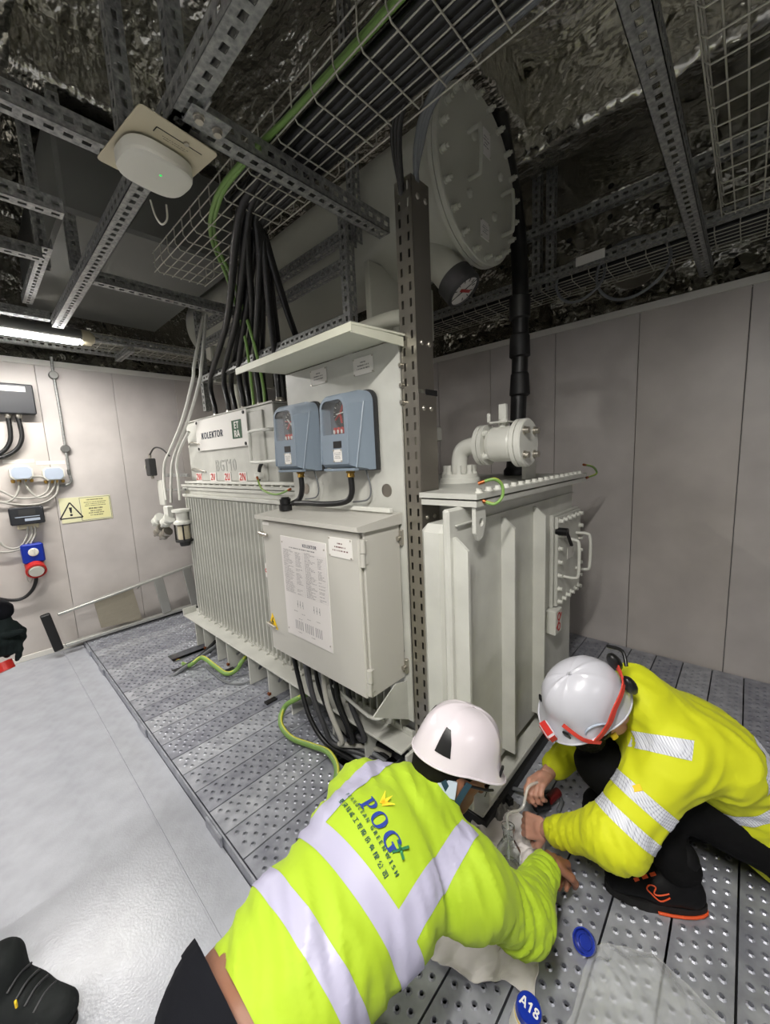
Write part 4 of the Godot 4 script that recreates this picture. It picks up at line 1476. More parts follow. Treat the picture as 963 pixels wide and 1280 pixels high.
func build_conservator() -> void:
	var t := thing("oil_conservator", "big grey cylindrical oil conservator lying above the transformer with bolted end cover", "tank")
	var c := Vector3(1.94, 2.955, 0)
	var ze := -1.06
	var zb := -4.0
	var r := 0.335
	var m := MB.new()
	m.lathe(Vector3(c.x, c.y, zb), Vector3.BACK, [Vector2(0, -0.08), Vector2(0.2, -0.06), Vector2(r, 0), Vector2(r, ze - 0.05 - zb)], 56)
	part(t, "shell", m, M.conservator_paint)
	m = MB.new()
	m.lathe(Vector3(c.x, c.y, ze - 0.05), Vector3.BACK, [Vector2(r, 0), Vector2(r + 0.048, 0), Vector2(r + 0.048, 0.020), Vector2(r + 0.03, 0.020), Vector2(r + 0.03, 0.024), Vector2(r + 0.048, 0.024), Vector2(r + 0.048, 0.046), Vector2(r + 0.042, 0.05), Vector2(0, 0.05)], 56)
	var ec := part(t, "end_cover", m, M.conservator_paint)
	m = MB.new()
	m.hexbolt(Vector3.ZERO, Vector3.BACK, 0.014, 0.03)
	m.cyl(Vector3(0, 0, 0.03), Vector3(0, 0, 0.042), 0.008, 8)
	for k in 20:
		var an := TAU * k / 20 + 0.1
		part_mesh(ec, "bolt", m.mesh(), M.conservator_paint).position = Vector3(c.x + cos(an) * (r + 0.018), c.y + sin(an) * (r + 0.018), ze)
	for q in [[-0.12, 0.05, 0.2], [0.22, -0.08, 0.2]]:
		m = MB.new()
		var hx: float = c.x + q[0]
		var hy: float = c.y + q[1]
		m.tube(curve([Vector3(hx, hy - 0.1, ze), Vector3(hx, hy - 0.1, ze + 0.05), Vector3(hx, hy - 0.08, ze + 0.065), Vector3(hx, hy + 0.08, ze + 0.065), Vector3(hx, hy + 0.1, ze + 0.05), Vector3(hx, hy + 0.1, ze)], 4), 0.010, 8)
		part(ec, "handle", m, M.conservator_paint)
	for q in [[-0.07, 0.16], [-0.12, -0.11], [0.13, -0.12], [0.2, 0.1]]:
		m = MB.new()
		m.lathe(Vector3(c.x + q[0], c.y + q[1], ze), Vector3.BACK, [Vector2(0.022, 0), Vector2(0.02, 0.012), Vector2(0.012, 0.016), Vector2(0, 0.02)], 12)
		part(ec, "plug", m, M.conservator_paint)
	for q in [[0.05, 0.19, 0.085, 0.12], [0.03, -0.22, 0.085, 0.085]]:
		plate(ec, "label_plate", Vector3(c.x + q[0], c.y + q[1], ze + 0.003), Vector3.RIGHT, Vector3.UP, q[2], q[3], tag_sheet([40, 56, 30, 50], false, 80, 90))
	# saddle and support pipe
	m = MB.new()
	m.span(Vector3(c.x - 0.3, 2.36, -1.62), Vector3(c.x + 0.3, 2.68, -1.58), 0.006)
	m.span(Vector3(c.x - 0.10, 1.78, -1.64), Vector3(c.x + 0.10, 2.40, -1.56), 0.01)
	part(t, "saddle", m, M.conservator_paint)
	m = MB.new()
	m.span(Vector3(c.x - 0.3, 2.36, -3.62), Vector3(c.x + 0.3, 2.68, -3.58), 0.006)
	m.span(Vector3(c.x - 0.10, COVER + 0.002, -3.66), Vector3(c.x + 0.10, 2.40, -3.56), 0.01)
	part(t, "saddle", m, M.conservator_paint)
	m = MB.new()
	m.tube(curve([Vector3(1.52, 2.26, -2.2), Vector3(1.52, 2.28, -1.6), Vector3(1.52, 2.27, -1.28), Vector3(1.52, 2.2, -1.2), Vector3(1.52, 2.0, -1.19), Vector3(1.52, COVER, -1.19)], 6), 0.038, 14)
	part(t, "relay_pipe", m, M.conservator_paint)
	# level gauge
	var g := thing("oil_level_gauge", "round oil level dial on a sloping neck under the conservator end", "gauge")
	var p1 := at_z(-1.12, 582, 366)
	var p0 := Vector3(c.x - 0.12, c.y - 0.25, -1.32)
	var ax := (p1 - p0).normalized()
	m = MB.new()
	m.lathe(p0, ax, [Vector2(0.085, 0), Vector2(0.085, p0.distance_to(p1) - 0.10)], 26)
	part(g, "neck", m, M.conservator_paint)
	m = MB.new()
	m.lathe(p1 - ax * 0.10, ax, [Vector2(0.085, 0), Vector2(0.098, 0), Vector2(0.098, 0.085), Vector2(0.09, 0.095), Vector2(0.082, 0.095), Vector2(0.082, 0.085)], 30)
	part(g, "bezel", m, M.dark_steel)
	m = MB.new()
	m.lathe(p1 - ax * 0.016, ax, [Vector2(0.083, 0), Vector2(0, 0)], 30)
	var dial := part(g, "dial", m, M.white_label)
	var fb := m.frame(ax)
	m = MB.new()
	var dcen := p1 - ax * 0.014
	var upv := (Vector3.UP - ax * ax.y).normalized()
	var rtv := upv.cross(ax)
	for k in 9:
		var an := -2.1 + 4.2 * k / 8.0
		var d := upv * cos(an) + rtv * sin(an)
		m.bar(dcen + d * 0.052, dcen + d * 0.07, 0.004, 0.002, ax)
	m.bar(dcen - upv * 0.078 - rtv * 0.02, dcen + upv * 0.078 + rtv * 0.02, 0.004, 0.002, ax)
	part(dial, "tick", m, M.ink)
	m = MB.new()
	m.bar(dcen + ax * 0.002 - rtv * 0.03 - upv * 0.01, dcen + ax * 0.002 + rtv * 0.05 + upv * 0.02, 0.016, 0.002, ax)
	part(dial, "red_pointer", m, M.red_paint)
	m = MB.new()
	m.lathe(p1 - ax * 0.006, ax, [Vector2(0.083, 0), Vector2(0, 0)], 30)
	part(g, "glass", m, M.clear)

# ---------- steelwork, trays and cables under the ceiling
const YT := 2.72   # bottom of the wire trays

func strut(a: Vector3, b: Vector3, web: Vector3, label: String, size := 0.062, pitch := 0.05, group := "") -> void:
	var m := MB.new()
	m.channel(a, b, web, size, pitch)
	single("strut_rail", label, "rail", m, M.zinc, group)

func wire_tray(a: Vector3, b: Vector3, width: float, label: String, side_h := 0.1) -> Node3D: # bottom centre line a..b
	var t := thing("wire_tray", label, "cable tray")
	var u := (b - a).normalized()
	var w := u.cross(Vector3.UP).normalized()
	var L := a.distance_to(b)
	var n := roundi(width / 0.05)
	var r := 0.0028
	var m := MB.new()
	m.tube([Vector3.ZERO, Vector3(0, 0, L)], r, 6)
	var lm := m.mesh()
	var bas := Basis(u.cross(Vector3.UP) * -1.0, Vector3.UP, u)
	bas = Basis(Vector3.UP.cross(u), Vector3.UP, u)
	var spots := []
	for k in n + 1:
		spots.append(w * (-width * 0.5 + width * k / n))
	for s in [-1.0, 1.0]:
		spots.append(w * (width * 0.5 * s) + Vector3.UP * side_h * 0.5)
		spots.append(w * (width * 0.5 * s) + Vector3.UP * side_h)
	for p in spots:
		part_mesh(t, "long_wire", lm, M.wire_zinc).transform = Transform3D(bas, a + p)
	m = MB.new()
	var h := width * 0.5
	m.tube([Vector3(-h - 0.004, side_h, 0), Vector3(-h - 0.004, 0.02, 0), Vector3(-h + 0.016, -0.005, 0), Vector3(h - 0.016, -0.005, 0), Vector3(h + 0.004, 0.02, 0), Vector3(h + 0.004, side_h, 0)], r, 6)
	var cm := m.mesh()
	var k := 0.03
	while k < L:
		part_mesh(t, "cross_wire", cm, M.wire_zinc).transform = Transform3D(bas, a + u * k)
		k += 0.105
	return t

func cable(called: String, label: String, pts: Array, r: float, mt: Material, group := "", seg := 8, per := 6) -> void:
	var m := MB.new()
	m.tube(curve(pts, per), r, seg)
	single(called, label, "cable", m, mt, group)

func build_steelwork() -> void:
	var ys := YT - 0.04
	var xb := at_y(ys, 165, 240).x
	strut(Vector3(xb, ys, -3.72), Vector3(xb, ys, 0.9), Vector3.DOWN, "long slotted rail carrying the access point plate", 0.066)
	var za := at_y(ys, 330, 198).z
	strut(Vector3(xb - 0.03, ys, za), Vector3(1.50, ys, za), Vector3.DOWN, "slotted cross rail crossing under the cable-filled wire tray", 0.066)
	# corner bracket where those two meet
	var t := thing("rail_bracket", "galvanised corner bracket joining two slotted rails beside the access point", "bracket")
	var m := MB.new()
	var bc := Vector3(xb + 0.045, ys - 0.01, za + 0.05)
	m.span(bc + Vector3(-0.05, -0.035, -0.03), bc + Vector3(0.07, 0.03, -0.024), 0.002)
	m.span(bc + Vector3(-0.016, -0.035, -0.03), bc + Vector3(-0.01, 0.03, 0.09), 0.002)
	m.span(bc + Vector3(-0.05, -0.036, -0.03), bc + Vector3(0.07, -0.031, 0.05), 0.002)
	part(t, "plate", m, M.zinc)
	for q in [Vector3(0.04, -0.036, 0.01), Vector3(-0.02, -0.036, 0.02)]:
		m = MB.new()
		m.hexbolt(bc + q, Vector3.DOWN, 0.013, 0.016)
		part(t, "bolt", m, M.bolt_steel)
	var zl := at_y(ys, 70, 178).z
	strut(Vector3(-1.8, ys + 0.07, zl), Vector3(xb + 0.02, ys + 0.07, zl), Vector3.DOWN, "slotted rail running to the back of the access point plate", 0.062)
	var zc := at_y(ys, 840, 180).z
	strut(Vector3(0.9, ys + 0.03, zc), Vector3(3.44, ys + 0.03, zc), Vector3.DOWN, "slotted rail crossing above the kneeling man in yellow", 0.066)
	var zf := at_y(ys, 170, 360).z
	strut(Vector3(xb, ys, zf), Vector3(1.62, ys, zf), Vector3.DOWN, "slotted rail under the far end of the wire tray", 0.06)
	# frame beside the conservator
	var fx := 1.50
	var zv := at_x(fx, 433, 300).z
	strut(Vector3(fx, 2.12, zv), Vector3(fx, 2.86, zv), Vector3.LEFT, "upright slotted strut in front of the conservator saddle", 0.055)
	strut(Vector3(fx + 0.05, 2.72, zv + 0.02), Vector3(fx + 0.05, 3.85, zv + 0.02), Vector3.LEFT, "slotted hanger from the ceiling above the conservator", 0.05)
	for q in [[1.52, 417, 304, "upper slotted rail along the conservator side"], [1.52, 417, 339, "middle slotted rail along the conservator side"], [1.50, 424, 404, "lowest slotted rail along the conservator, just above the rain hood"]]:
		var p := at_x(q[0], q[1], q[2])
		strut(Vector3(q[0], p.y, -3.5), Vector3(q[0], p.y, zv - 0.03), Vector3.LEFT, q[3], 0.05)
	strut(Vector3(1.56, 2.1, -3.62), Vector3(1.56, 2.95, -3.62), Vector3.LEFT, "upright slotted strut beside the thin white pipes", 0.055)
	# right hand side rails towards the lining
	var rx := 2.9
	for q in [[660, 297, "slotted rail running past the conservator end cover", -2.4], [740, 142, "high slotted rail near the ceiling beyond the conservator", -2.0], [740, 327, "lower slotted rail with a white tag above the lining", -2.6]]:
		var p := at_x(rx, q[0], q[1])
		strut(Vector3(rx, p.y, q[3]), Vector3(rx, p.y, 1.0), Vector3.LEFT, q[2], 0.055)
	for q in [[690, 250, "upright slotted hanger beyond the conservator end"], [672, 330, "short upright slotted hanger behind the black cable bundle"]]:
		var p := at_x(rx + 0.06, q[0], q[1])
		strut(Vector3(rx + 0.06, 2.72, p.z), Vector3(rx + 0.06, 3.88, p.z), Vector3.LEFT, q[2], 0.055)
	m = MB.new()
	var tg := at_x(rx - 0.04, 738, 322)
	m.box(tg, Vector3(0.004, 0.055, 0.17), 0.001)
	single("cable_tag", "white paper tag hanging on the lower rail above the lining", "tag", m, M.white_label)
	# left hand hangers
	for q in [[156, 158, "slotted hanger rising behind the access point plate"], [225, 140, "slotted hanger with a black cable tie next to the corner bracket"], [95, 332, "slotted hanger over the LED lamp beside the long rail"], [55, 330, "slotted hanger over the LED lamp near the wire mesh panel"]]:
		var p := at_y(ys + 0.05, q[0], q[1])
		strut(Vector3(p.x, ys + 0.03, p.z), Vector3(p.x, 3.85, p.z), Vector3.LEFT, q[2], 0.05)
	for q in [[0, 262, 78, 262, "short slotted cross rail in the hanger cluster over the deck"], [0, 305, 52, 318, "second slotted cross rail in the hanger cluster over the deck"], [0, 378, 62, 396, "slotted cross rail just above the LED lamp"]]:
		var p := at_y(ys, q[0], q[1])
		var p2 := at_y(ys, q[2], q[3])
		strut(Vector3(-1.6, ys, p2.z), Vector3(p2.x, ys, p2.z), Vector3.DOWN, q[4], 0.055)
	for q in [[52, 318, 35, 350, "short lengthwise rail linking the hanger cluster"]]:
		var p := at_y(ys + 0.05, q[0], q[1])
		strut(Vector3(p.x, ys + 0.05, p.z - 0.75), Vector3(p.x, ys + 0.05, p.z + 0.15), Vector3.DOWN, q[4], 0.05)
	# rails and tray along the far wall behind the lamp
	strut(Vector3(-1.2, 2.70, -4.02), Vector3(2.3, 2.70, -4.02), Vector3.BACK, "slotted rail behind the LED lamp along the far wall", 0.05)
	strut(Vector3(-1.2, 2.70, -4.46), Vector3(2.3, 2.70, -4.46), Vector3.BACK, "slotted rail close to the top of the far wall", 0.05)
	strut(Vector3(1.12, 2.66, -4.46), Vector3(1.12, 2.66, -4.02), Vector3.DOWN, "short slotted tie between the two far wall rails", 0.05)
	wire_tray(Vector3(-1.2, 2.70, -4.24), Vector3(2.3, 2.70, -4.24), 0.3, "wire tray between the two rails along the far wall", 0.06)
	# big trays
	var xl := at_y(YT, 420, 90).x
	var xr := at_y(YT, 540, 128).x
	var zt := at_y(YT, 175, 335).z
	wire_tray(Vector3((xl + xr) * 0.5, YT, zt), Vector3((xl + xr) * 0.5, YT, 0.7), xr - xl, "wire tray full of black cables above the gauges", 0.1)
	var z0 := at_y(YT, 878, 69).z
	wire_tray(Vector3(0.9, YT, z0 + 0.15), Vector3(2.75, YT, z0 + 0.15), 0.3, "empty wire tray overhead near the slotted rail above the kneeling man", 0.1)
	wire_tray(Vector3(3.1, 2.74, -3.6), Vector3(3.1, 2.74, 1.2), 0.3, "dark wire tray with coiled cables above the lining", 0.08)
	wire_tray(Vector3(-0.35, YT + 0.02, -3.2), Vector3(0.22, YT + 0.02, -3.2), 0.6, "wire mesh panel in the hanger cluster over the deck", 0.05)
	wire_tray(Vector3(3.0, 3.02, 0.03), Vector3(3.0, 3.02, 1.1), 0.45, "small wire tray above the lining at the room corner", 0.1)
	build_tray_cables(xl, xr, zt)
	# plain sheet-metal duct under the ceiling
	m = MB.new()
	m.span(Vector3(0.52, 2.98, -4.5), Vector3(1.5, 3.5, -2.72), 0.02)
	single("air_duct", "plain grey sheet metal duct above the slotted rail frame", "duct", m, M.duct)
	m = MB.new()
	m.span(Vector3(-2.6, 2.98, -4.6), Vector3(0.30, 3.4, -3.5), 0.02)
	single("air_duct", "dull grey duct box above the LED lamp", "duct", m, M.duct)
	# wrapped round pipes high on the right
	for q in [[Vector3(3.75, 3.05, -3.0), Vector3(3.75, 3.15, 2.0), 0.05, "foil-wrapped pipe running behind the lining top"], [Vector3(3.5, 3.45, -2.0), Vector3(3.6, 3.5, 2.0), 0.035, "thin foil-wrapped pipe high on the hull wall"]]:
		var f := FastNoiseLite.new()
		f.frequency = 7.0
		var pts := []
		var rr := []
		for k in 61:
			var p: Vector3 = q[0].lerp(q[1], k / 60.0)
			pts.append(p)
			rr.append(q[2] * (1.0 + 0.35 * f.get_noise_3dv(p)))
		m = MB.new()
		m.tube(pts, rr, 12)
		single("wrapped_pipe", q[3], "pipe", m, M.foil)
	# round lamp-like fan outlet on the hull
	t = thing("vent_fitting", "grey round ventilation fitting on the hull wall behind the rails", "vent")
	var vc := Vector3(3.9, 3.02, -0.75)
	m = MB.new()
	m.lathe(vc, Vector3(-1, -0.15, 0.1), [Vector2(0.1, 0), Vector2(0.1, 0.12), Vector2(0.17, 0.2), Vector2(0.165, 0.205), Vector2(0.09, 0.14), Vector2(0.0, 0.14)], 26)
	part(t, "cone", m, M.duct_light)
	m = MB.new()
	m.lathe(vc + Vector3(-0.12, -0.02, 0.01), Vector3(-1, -0.15, 0.1), [Vector2(0.06, 0), Vector2(0.06, 0.05), Vector2(0.05, 0.06), Vector2(0, 0.06)], 20)
	part(t, "core", m, M.duct_light)
	# foil hanging under the ceiling edge above both linings
	for q in [[Vector3(3.56, 2.62, -2.4), Vector3(0, 0, 3.6), Vector3(0.3, 0.22, 0), 91, "crumpled foil blanket edge above the lining"], [Vector3(-1.6, 2.62, -4.76), Vector3(4.0, 0, 0), Vector3(0, 0.22, -0.3), 92, "crumpled foil blanket edge above the far wall"]]:
		m = MB.new()
		var f := FastNoiseLite.new()
		f.seed = q[3]
		f.frequency = 6.0
		f.fractal_octaves = 3
		var o: Vector3 = q[0]
		var u: Vector3 = q[1]
		var w: Vector3 = q[2]
		m.sheet(110, 12, func(a: float, b: float) -> Vector3:
			var p := o + u * a + w * b
			return p + Vector3(f.get_noise_3dv(p * 2.0), f.get_noise_3dv(p * 2.0 + Vector3(5, 0, 0)) * 1.2, f.get_noise_3dv(p * 2.0 + Vector3(0, 5, 0))) * 0.09)
		single("foil_blanket", q[4], "insulation", m, M.foil)

func build_tray_cables(xl: float, xr: float, zt: float) -> void:
	var rng := RandomNumberGenerator.new()
	rng.seed = 5
	var n := 10
	var exit_z := at_y(YT, 275, 285).z
	var XB := 1.36
	for k in n:
		var x := xl + 0.055 + (xr - xl - 0.12) * k / (n - 1)
		var lz := -3.64 + 0.26 + k * 0.125
		var gx := XB + 0.16 + 0.12 * (k % 2)
		var y := YT + 0.02 + (0.03 if k % 3 == 1 else 0.0)
		var pts := [Vector3(x, y, 0.75), Vector3(x + rng.randf_range(-0.01, 0.01), y, 0.1), Vector3(x + rng.randf_range(-0.01, 0.01), y, -0.7), Vector3(x, y, -1.3), Vector3(x + 0.02, y, exit_z + 0.32 - 0.02 * k), Vector3(x + 0.06 + rng.randf_range(0, 0.04), y - 0.05, exit_z + 0.08), Vector3(lerpf(x, gx, 0.55), y - 0.22, lerpf(exit_z, lz, 0.4)), Vector3(gx - 0.03, 2.32, lz + 0.04), Vector3(gx, 2.10, lz), Vector3(gx, 2.035, lz)]
		cable("power_cable", "thick black power cable dropping from the tray into the terminal box", pts, 0.0205, M.black_cable, "black power cables into the terminal box", 10, 7)
	# more black cables that stay in the tray
	for k in 5:
		var x := xl + 0.04 + (xr - xl - 0.09) * k / 4.0
		cable("tray_cable", "black cable lying on top inside the wire tray", [Vector3(x, YT + 0.062, 0.75), Vector3(x + 0.01, YT + 0.058, -0.3), Vector3(x - 0.01, YT + 0.062, -1.2), Vector3(x, YT + 0.055, exit_z + 0.1)], 0.016, M.black_cable, "black cables lying in the tray")
	# two yellow-green earth cables
	for k in 2:
		var lz := -2.75 + 0.13 * k
		var p := [Vector3(xl + 0.012 + 0.012 * k, YT + 0.022 + 0.02 * k, 0.75), Vector3(xl + 0.012 + 0.01 * k, YT + 0.022 + 0.02 * k, -0.9), at_y(YT, 300, 210) + Vector3(0.01 * k, 0.012, 0), at_y(YT - 0.02, 268, 258) + Vector3(0.012 * k, 0.01, 0.012 * k), at_x(1.02 + 0.02 * k, 265 + 4 * k, 300), at_x(1.2, 285 + 8 * k, 350 + 4 * k), at_x(1.38, 306 + 9 * k, 420), Vector3(1.46 + 0.03 * k, 2.16, -2.62 + 0.1 * k), Vector3(1.46 + 0.03 * k, 1.999, -2.62 + 0.1 * k)]
		earth_strap("earth_cable", ["yellow-green earth cable leaving the tray edge ahead of the black cables", "second yellow-green earth cable dropping beside the first one"][k], p, 0.0105)
	# grey and black cables over the tray edge into the slotted post
	for k in 3:
		var p0 := Vector3(xr - 0.015 - 0.022 * k, YT + 0.03, 0.7)
		cable("grey_cable", "grey cable bending from the tray edge down into the slotted post", [p0, Vector3(xr - 0.01 - 0.022 * k, YT + 0.03, -0.55), Vector3(xr + 0.02 - 0.012 * k, YT + 0.025, -0.8), Vector3(1.30 - 0.012 * k, YT - 0.0, -0.96), Vector3(1.335 + 0.02 * k, 2.60, -1.03), Vector3(1.335 + 0.02 * k, 2.45, -1.045)], 0.0105, M.grey_cable, "grey cables into the slotted post")
	for k in 3:
		cable("post_cable", "black cable bending from the tray into the slotted post", [Vector3(xr - 0.09 - 0.02 * k, YT + 0.035, 0.5), Vector3(xr - 0.09 - 0.02 * k, YT + 0.035, -0.6), Vector3(xr - 0.05, YT + 0.01, -0.88 - 0.02 * k), Vector3(1.27 + 0.012 * k, YT - 0.08, -1.03 - 0.012 * k), Vector3(1.31 + 0.014 * k, 2.58, -1.055 - 0.008 * k), Vector3(1.315 + 0.014 * k, 2.4, -1.06)], 0.010, M.black_cable, "black cables into the slotted post")
	# black bundle down to the cover behind the valve
	var bx := 2.42
	var pts := []
	for q in [[612, 70], [622, 130], [634, 200], [644, 260], [650, 330], [651, 400], [650, 460], [648, 520]]:
		pts.append(at_x(bx, q[0], q[1]))
	var e: Vector3 = pts[pts.size() - 1]
	pts.append(Vector3(e.x, COVER + 0.09, e.z))
	pts.push_front(Vector3(bx, 3.86, pts[0].z - 0.02))
	var t := thing("cable_bundle", "thick black sleeved cable bundle hanging beside the conservator end cover", "cable")
	var m := MB.new()
	m.tube(curve(pts, 5), 0.048, 14)
	part(t, "sleeve", m, M.black_cable)
	for k in 3:
		m = MB.new()
		var p: Vector3 = at_x(bx, 650, 385 + k * 48)
		m.lathe(p + Vector3.DOWN * 0.06, Vector3.UP, [Vector2(0.05, -0.01), Vector2(0.062, 0), Vector2(0.062 - 0.004 * k, 0.12), Vector2(0.05, 0.13)], 14)
		part(t, "wrap", m, M.black_rubber)
	m = MB.new()
	m.lathe(Vector3(e.x, COVER + 0.001, e.z), Vector3.UP, [Vector2(0.09, 0), Vector2(0.09, 0.03), Vector2(0.075, 0.05), Vector2(0.062, 0.16), Vector2(0.05, 0.2)], 18)
	part(t, "boot", m, M.black_rubber)
	# coils on the tray above the lining
	for q in [[725, 350, 0.13, "loop of grey cable hanging from the tray above the lining"], [790, 335, 0.17, "wider loop of grey cable hanging beside the white tag"]]:
		var c := at_x(2.95, q[0], q[1])
		var lp := []
		for k in 20:
			var an := TAU * k / 19.0
			lp.append(c + Vector3(0.02 * sin(an * 2.0), cos(an) * q[2], sin(an) * q[2] * 1.15))
		cable("cable_loop", q[3], lp, 0.009, M.grey_cable, "", 8, 3)
	for k in 4:
		cable("tray_cable", "black cable lying in the dark tray above the lining", [Vector3(3.0 + 0.06 * k, 2.775, -3.5), Vector3(3.01 + 0.06 * k, 2.77, -1.5), Vector3(3.0 + 0.06 * k, 2.775, 1.1)], 0.02, M.black_cable, "black cables in the tray above the lining")

func build_access_point() -> void:
	var t := thing("access_point", "white wireless access point with green light on a cream plate under the ceiling rail", "access point")
	var yaw := 0.13
	var c := at_y(2.615, 197, 196)
	var B := Basis(Vector3.UP, yaw)
	var m := MB.new()
	m.xf = Transform3D(B, c)
	var p := PackedVector2Array()
	for q in [[1, 1], [-1, 1], [-1, -1], [1, -1]]:
		for i in 4:
			var an: float = atan2(q[1], q[0]) - PI / 4 + PI / 2 * i / 3.0
			p.append(Vector2(q[0] * 0.105 + cos(an) * 0.015, q[1] * 0.145 + sin(an) * 0.015))
	m.prism(p, 0.003, Transform3D(Basis(Vector3.RIGHT, Vector3.FORWARD, Vector3.UP), Vector3(0, 0, 0)))
	part(t, "mounting_plate", m, M.cream_plastic)
	m = MB.new()
	m.xf = Transform3D(B, c)
	m.cyl(Vector3(0.03, -0.001, 0.125), Vector3(0.03, -0.006, 0.125), 0.008, 10)
	m.cyl(Vector3(0.03, 0.0, 0.0), Vector3(0.03, 0.05, 0.0), 0.02, 10)
	part(t, "screw", m, M.bolt_steel)
	m = MB.new()
	m.xf = Transform3D(B, c)
	for q in [[Vector3(-0.055, -0.001, 0.118), Vector3(0.085, -0.001, 0.118)], [Vector3(-0.055, -0.001, 0.118), Vector3(-0.055, -0.001, 0.095)]]:
		m.bar(q[0], q[1], 0.0025, 0.001)
	part(t, "label_outline", m, M.ink)
	m = MB.new()
	m.xf = Transform3D(B, c)
	m.quad_uv(Vector3(-0.05, -0.0012, 0.105), Vector3(0.13, 0, 0), Vector3(0, 0, -0.03))
	var rng := RandomNumberGenerator.new()
	rng.seed = 8
	var im := blank(130, 30, Color(0.80, 0.76, 0.65))
	scribble(im, 20, 6, 80, 3, Color(0.5, 0.47, 0.4), rng)
	scribble(im, 26, 14, 70, 3, Color(0.5, 0.47, 0.4), rng)
	part(t, "type_print", m, sheet_mat(im))
	# body: a soft rounded pad
	m = MB.new()
	m.xf = Transform3D(B, at_y(2.565, 195, 219) - Vector3(0, 0, 0))
	var layers := [[1.0, 0.042], [1.0, 0.012], [0.985, 0.002], [0.95, -0.005], [0.85, -0.009], [0.6, -0.011], [0.01, -0.012]]
	for k in layers.size() - 1:
		var s := m.v.size()
		for e in [layers[k], layers[k + 1]]:
			for i in 49:
				var an := TAU * i / 48.0
				var sc := pow(pow(absf(cos(an)), 3.2) + pow(absf(sin(an)), 3.2), -1.0 / 3.2)
				var d := Vector3(cos(an) * 0.105, 0, sin(an) * 0.088) * sc
				m.v.append(m.xf * (d * e[0] + Vector3.UP * e[1]))
				m.n.append((m.xf.basis * (Vector3(cos(an), 0, sin(an)) * (1.0 if k < 2 else 0.35 - 0.05 * k) + Vector3.DOWN * (0.1 if k < 1 else 0.3 * k))).normalized())
				m.uv.append(Vector2.ZERO)
		for i in 48:
			m.ix.append_array([s + i, s + 49 + i, s + i + 1, s + i + 1, s + 49 + i, s + 50 + i])
	part(t, "body", m, M.white_plastic)
	m = MB.new()
	m.ball(at_y(2.5535, 201, 219.5), Vector3(0.004, 0.0015, 0.004), 10, 6)
	part(t, "status_light", m, M.green_led)
	m = MB.new()
	var a := at_y(2.60, 188, 250)
	var b := at_y(2.60, 208, 256)
	m.tube(curve([a, a.lerp(b, 0.2) + Vector3(0, -0.05, 0), a.lerp(b, 0.55) + Vector3(0, -0.075, 0), a.lerp(b, 0.95) + Vector3(0, -0.05, 0), b], 6), 0.0035, 8)
	part(t, "patch_lead", m, M.white_plastic)

# ---------- fittings on the far wall
func wallp(u: float, v: float, off := 0.0) -> Vector3:
	return at_z(ZB + off, u, v)

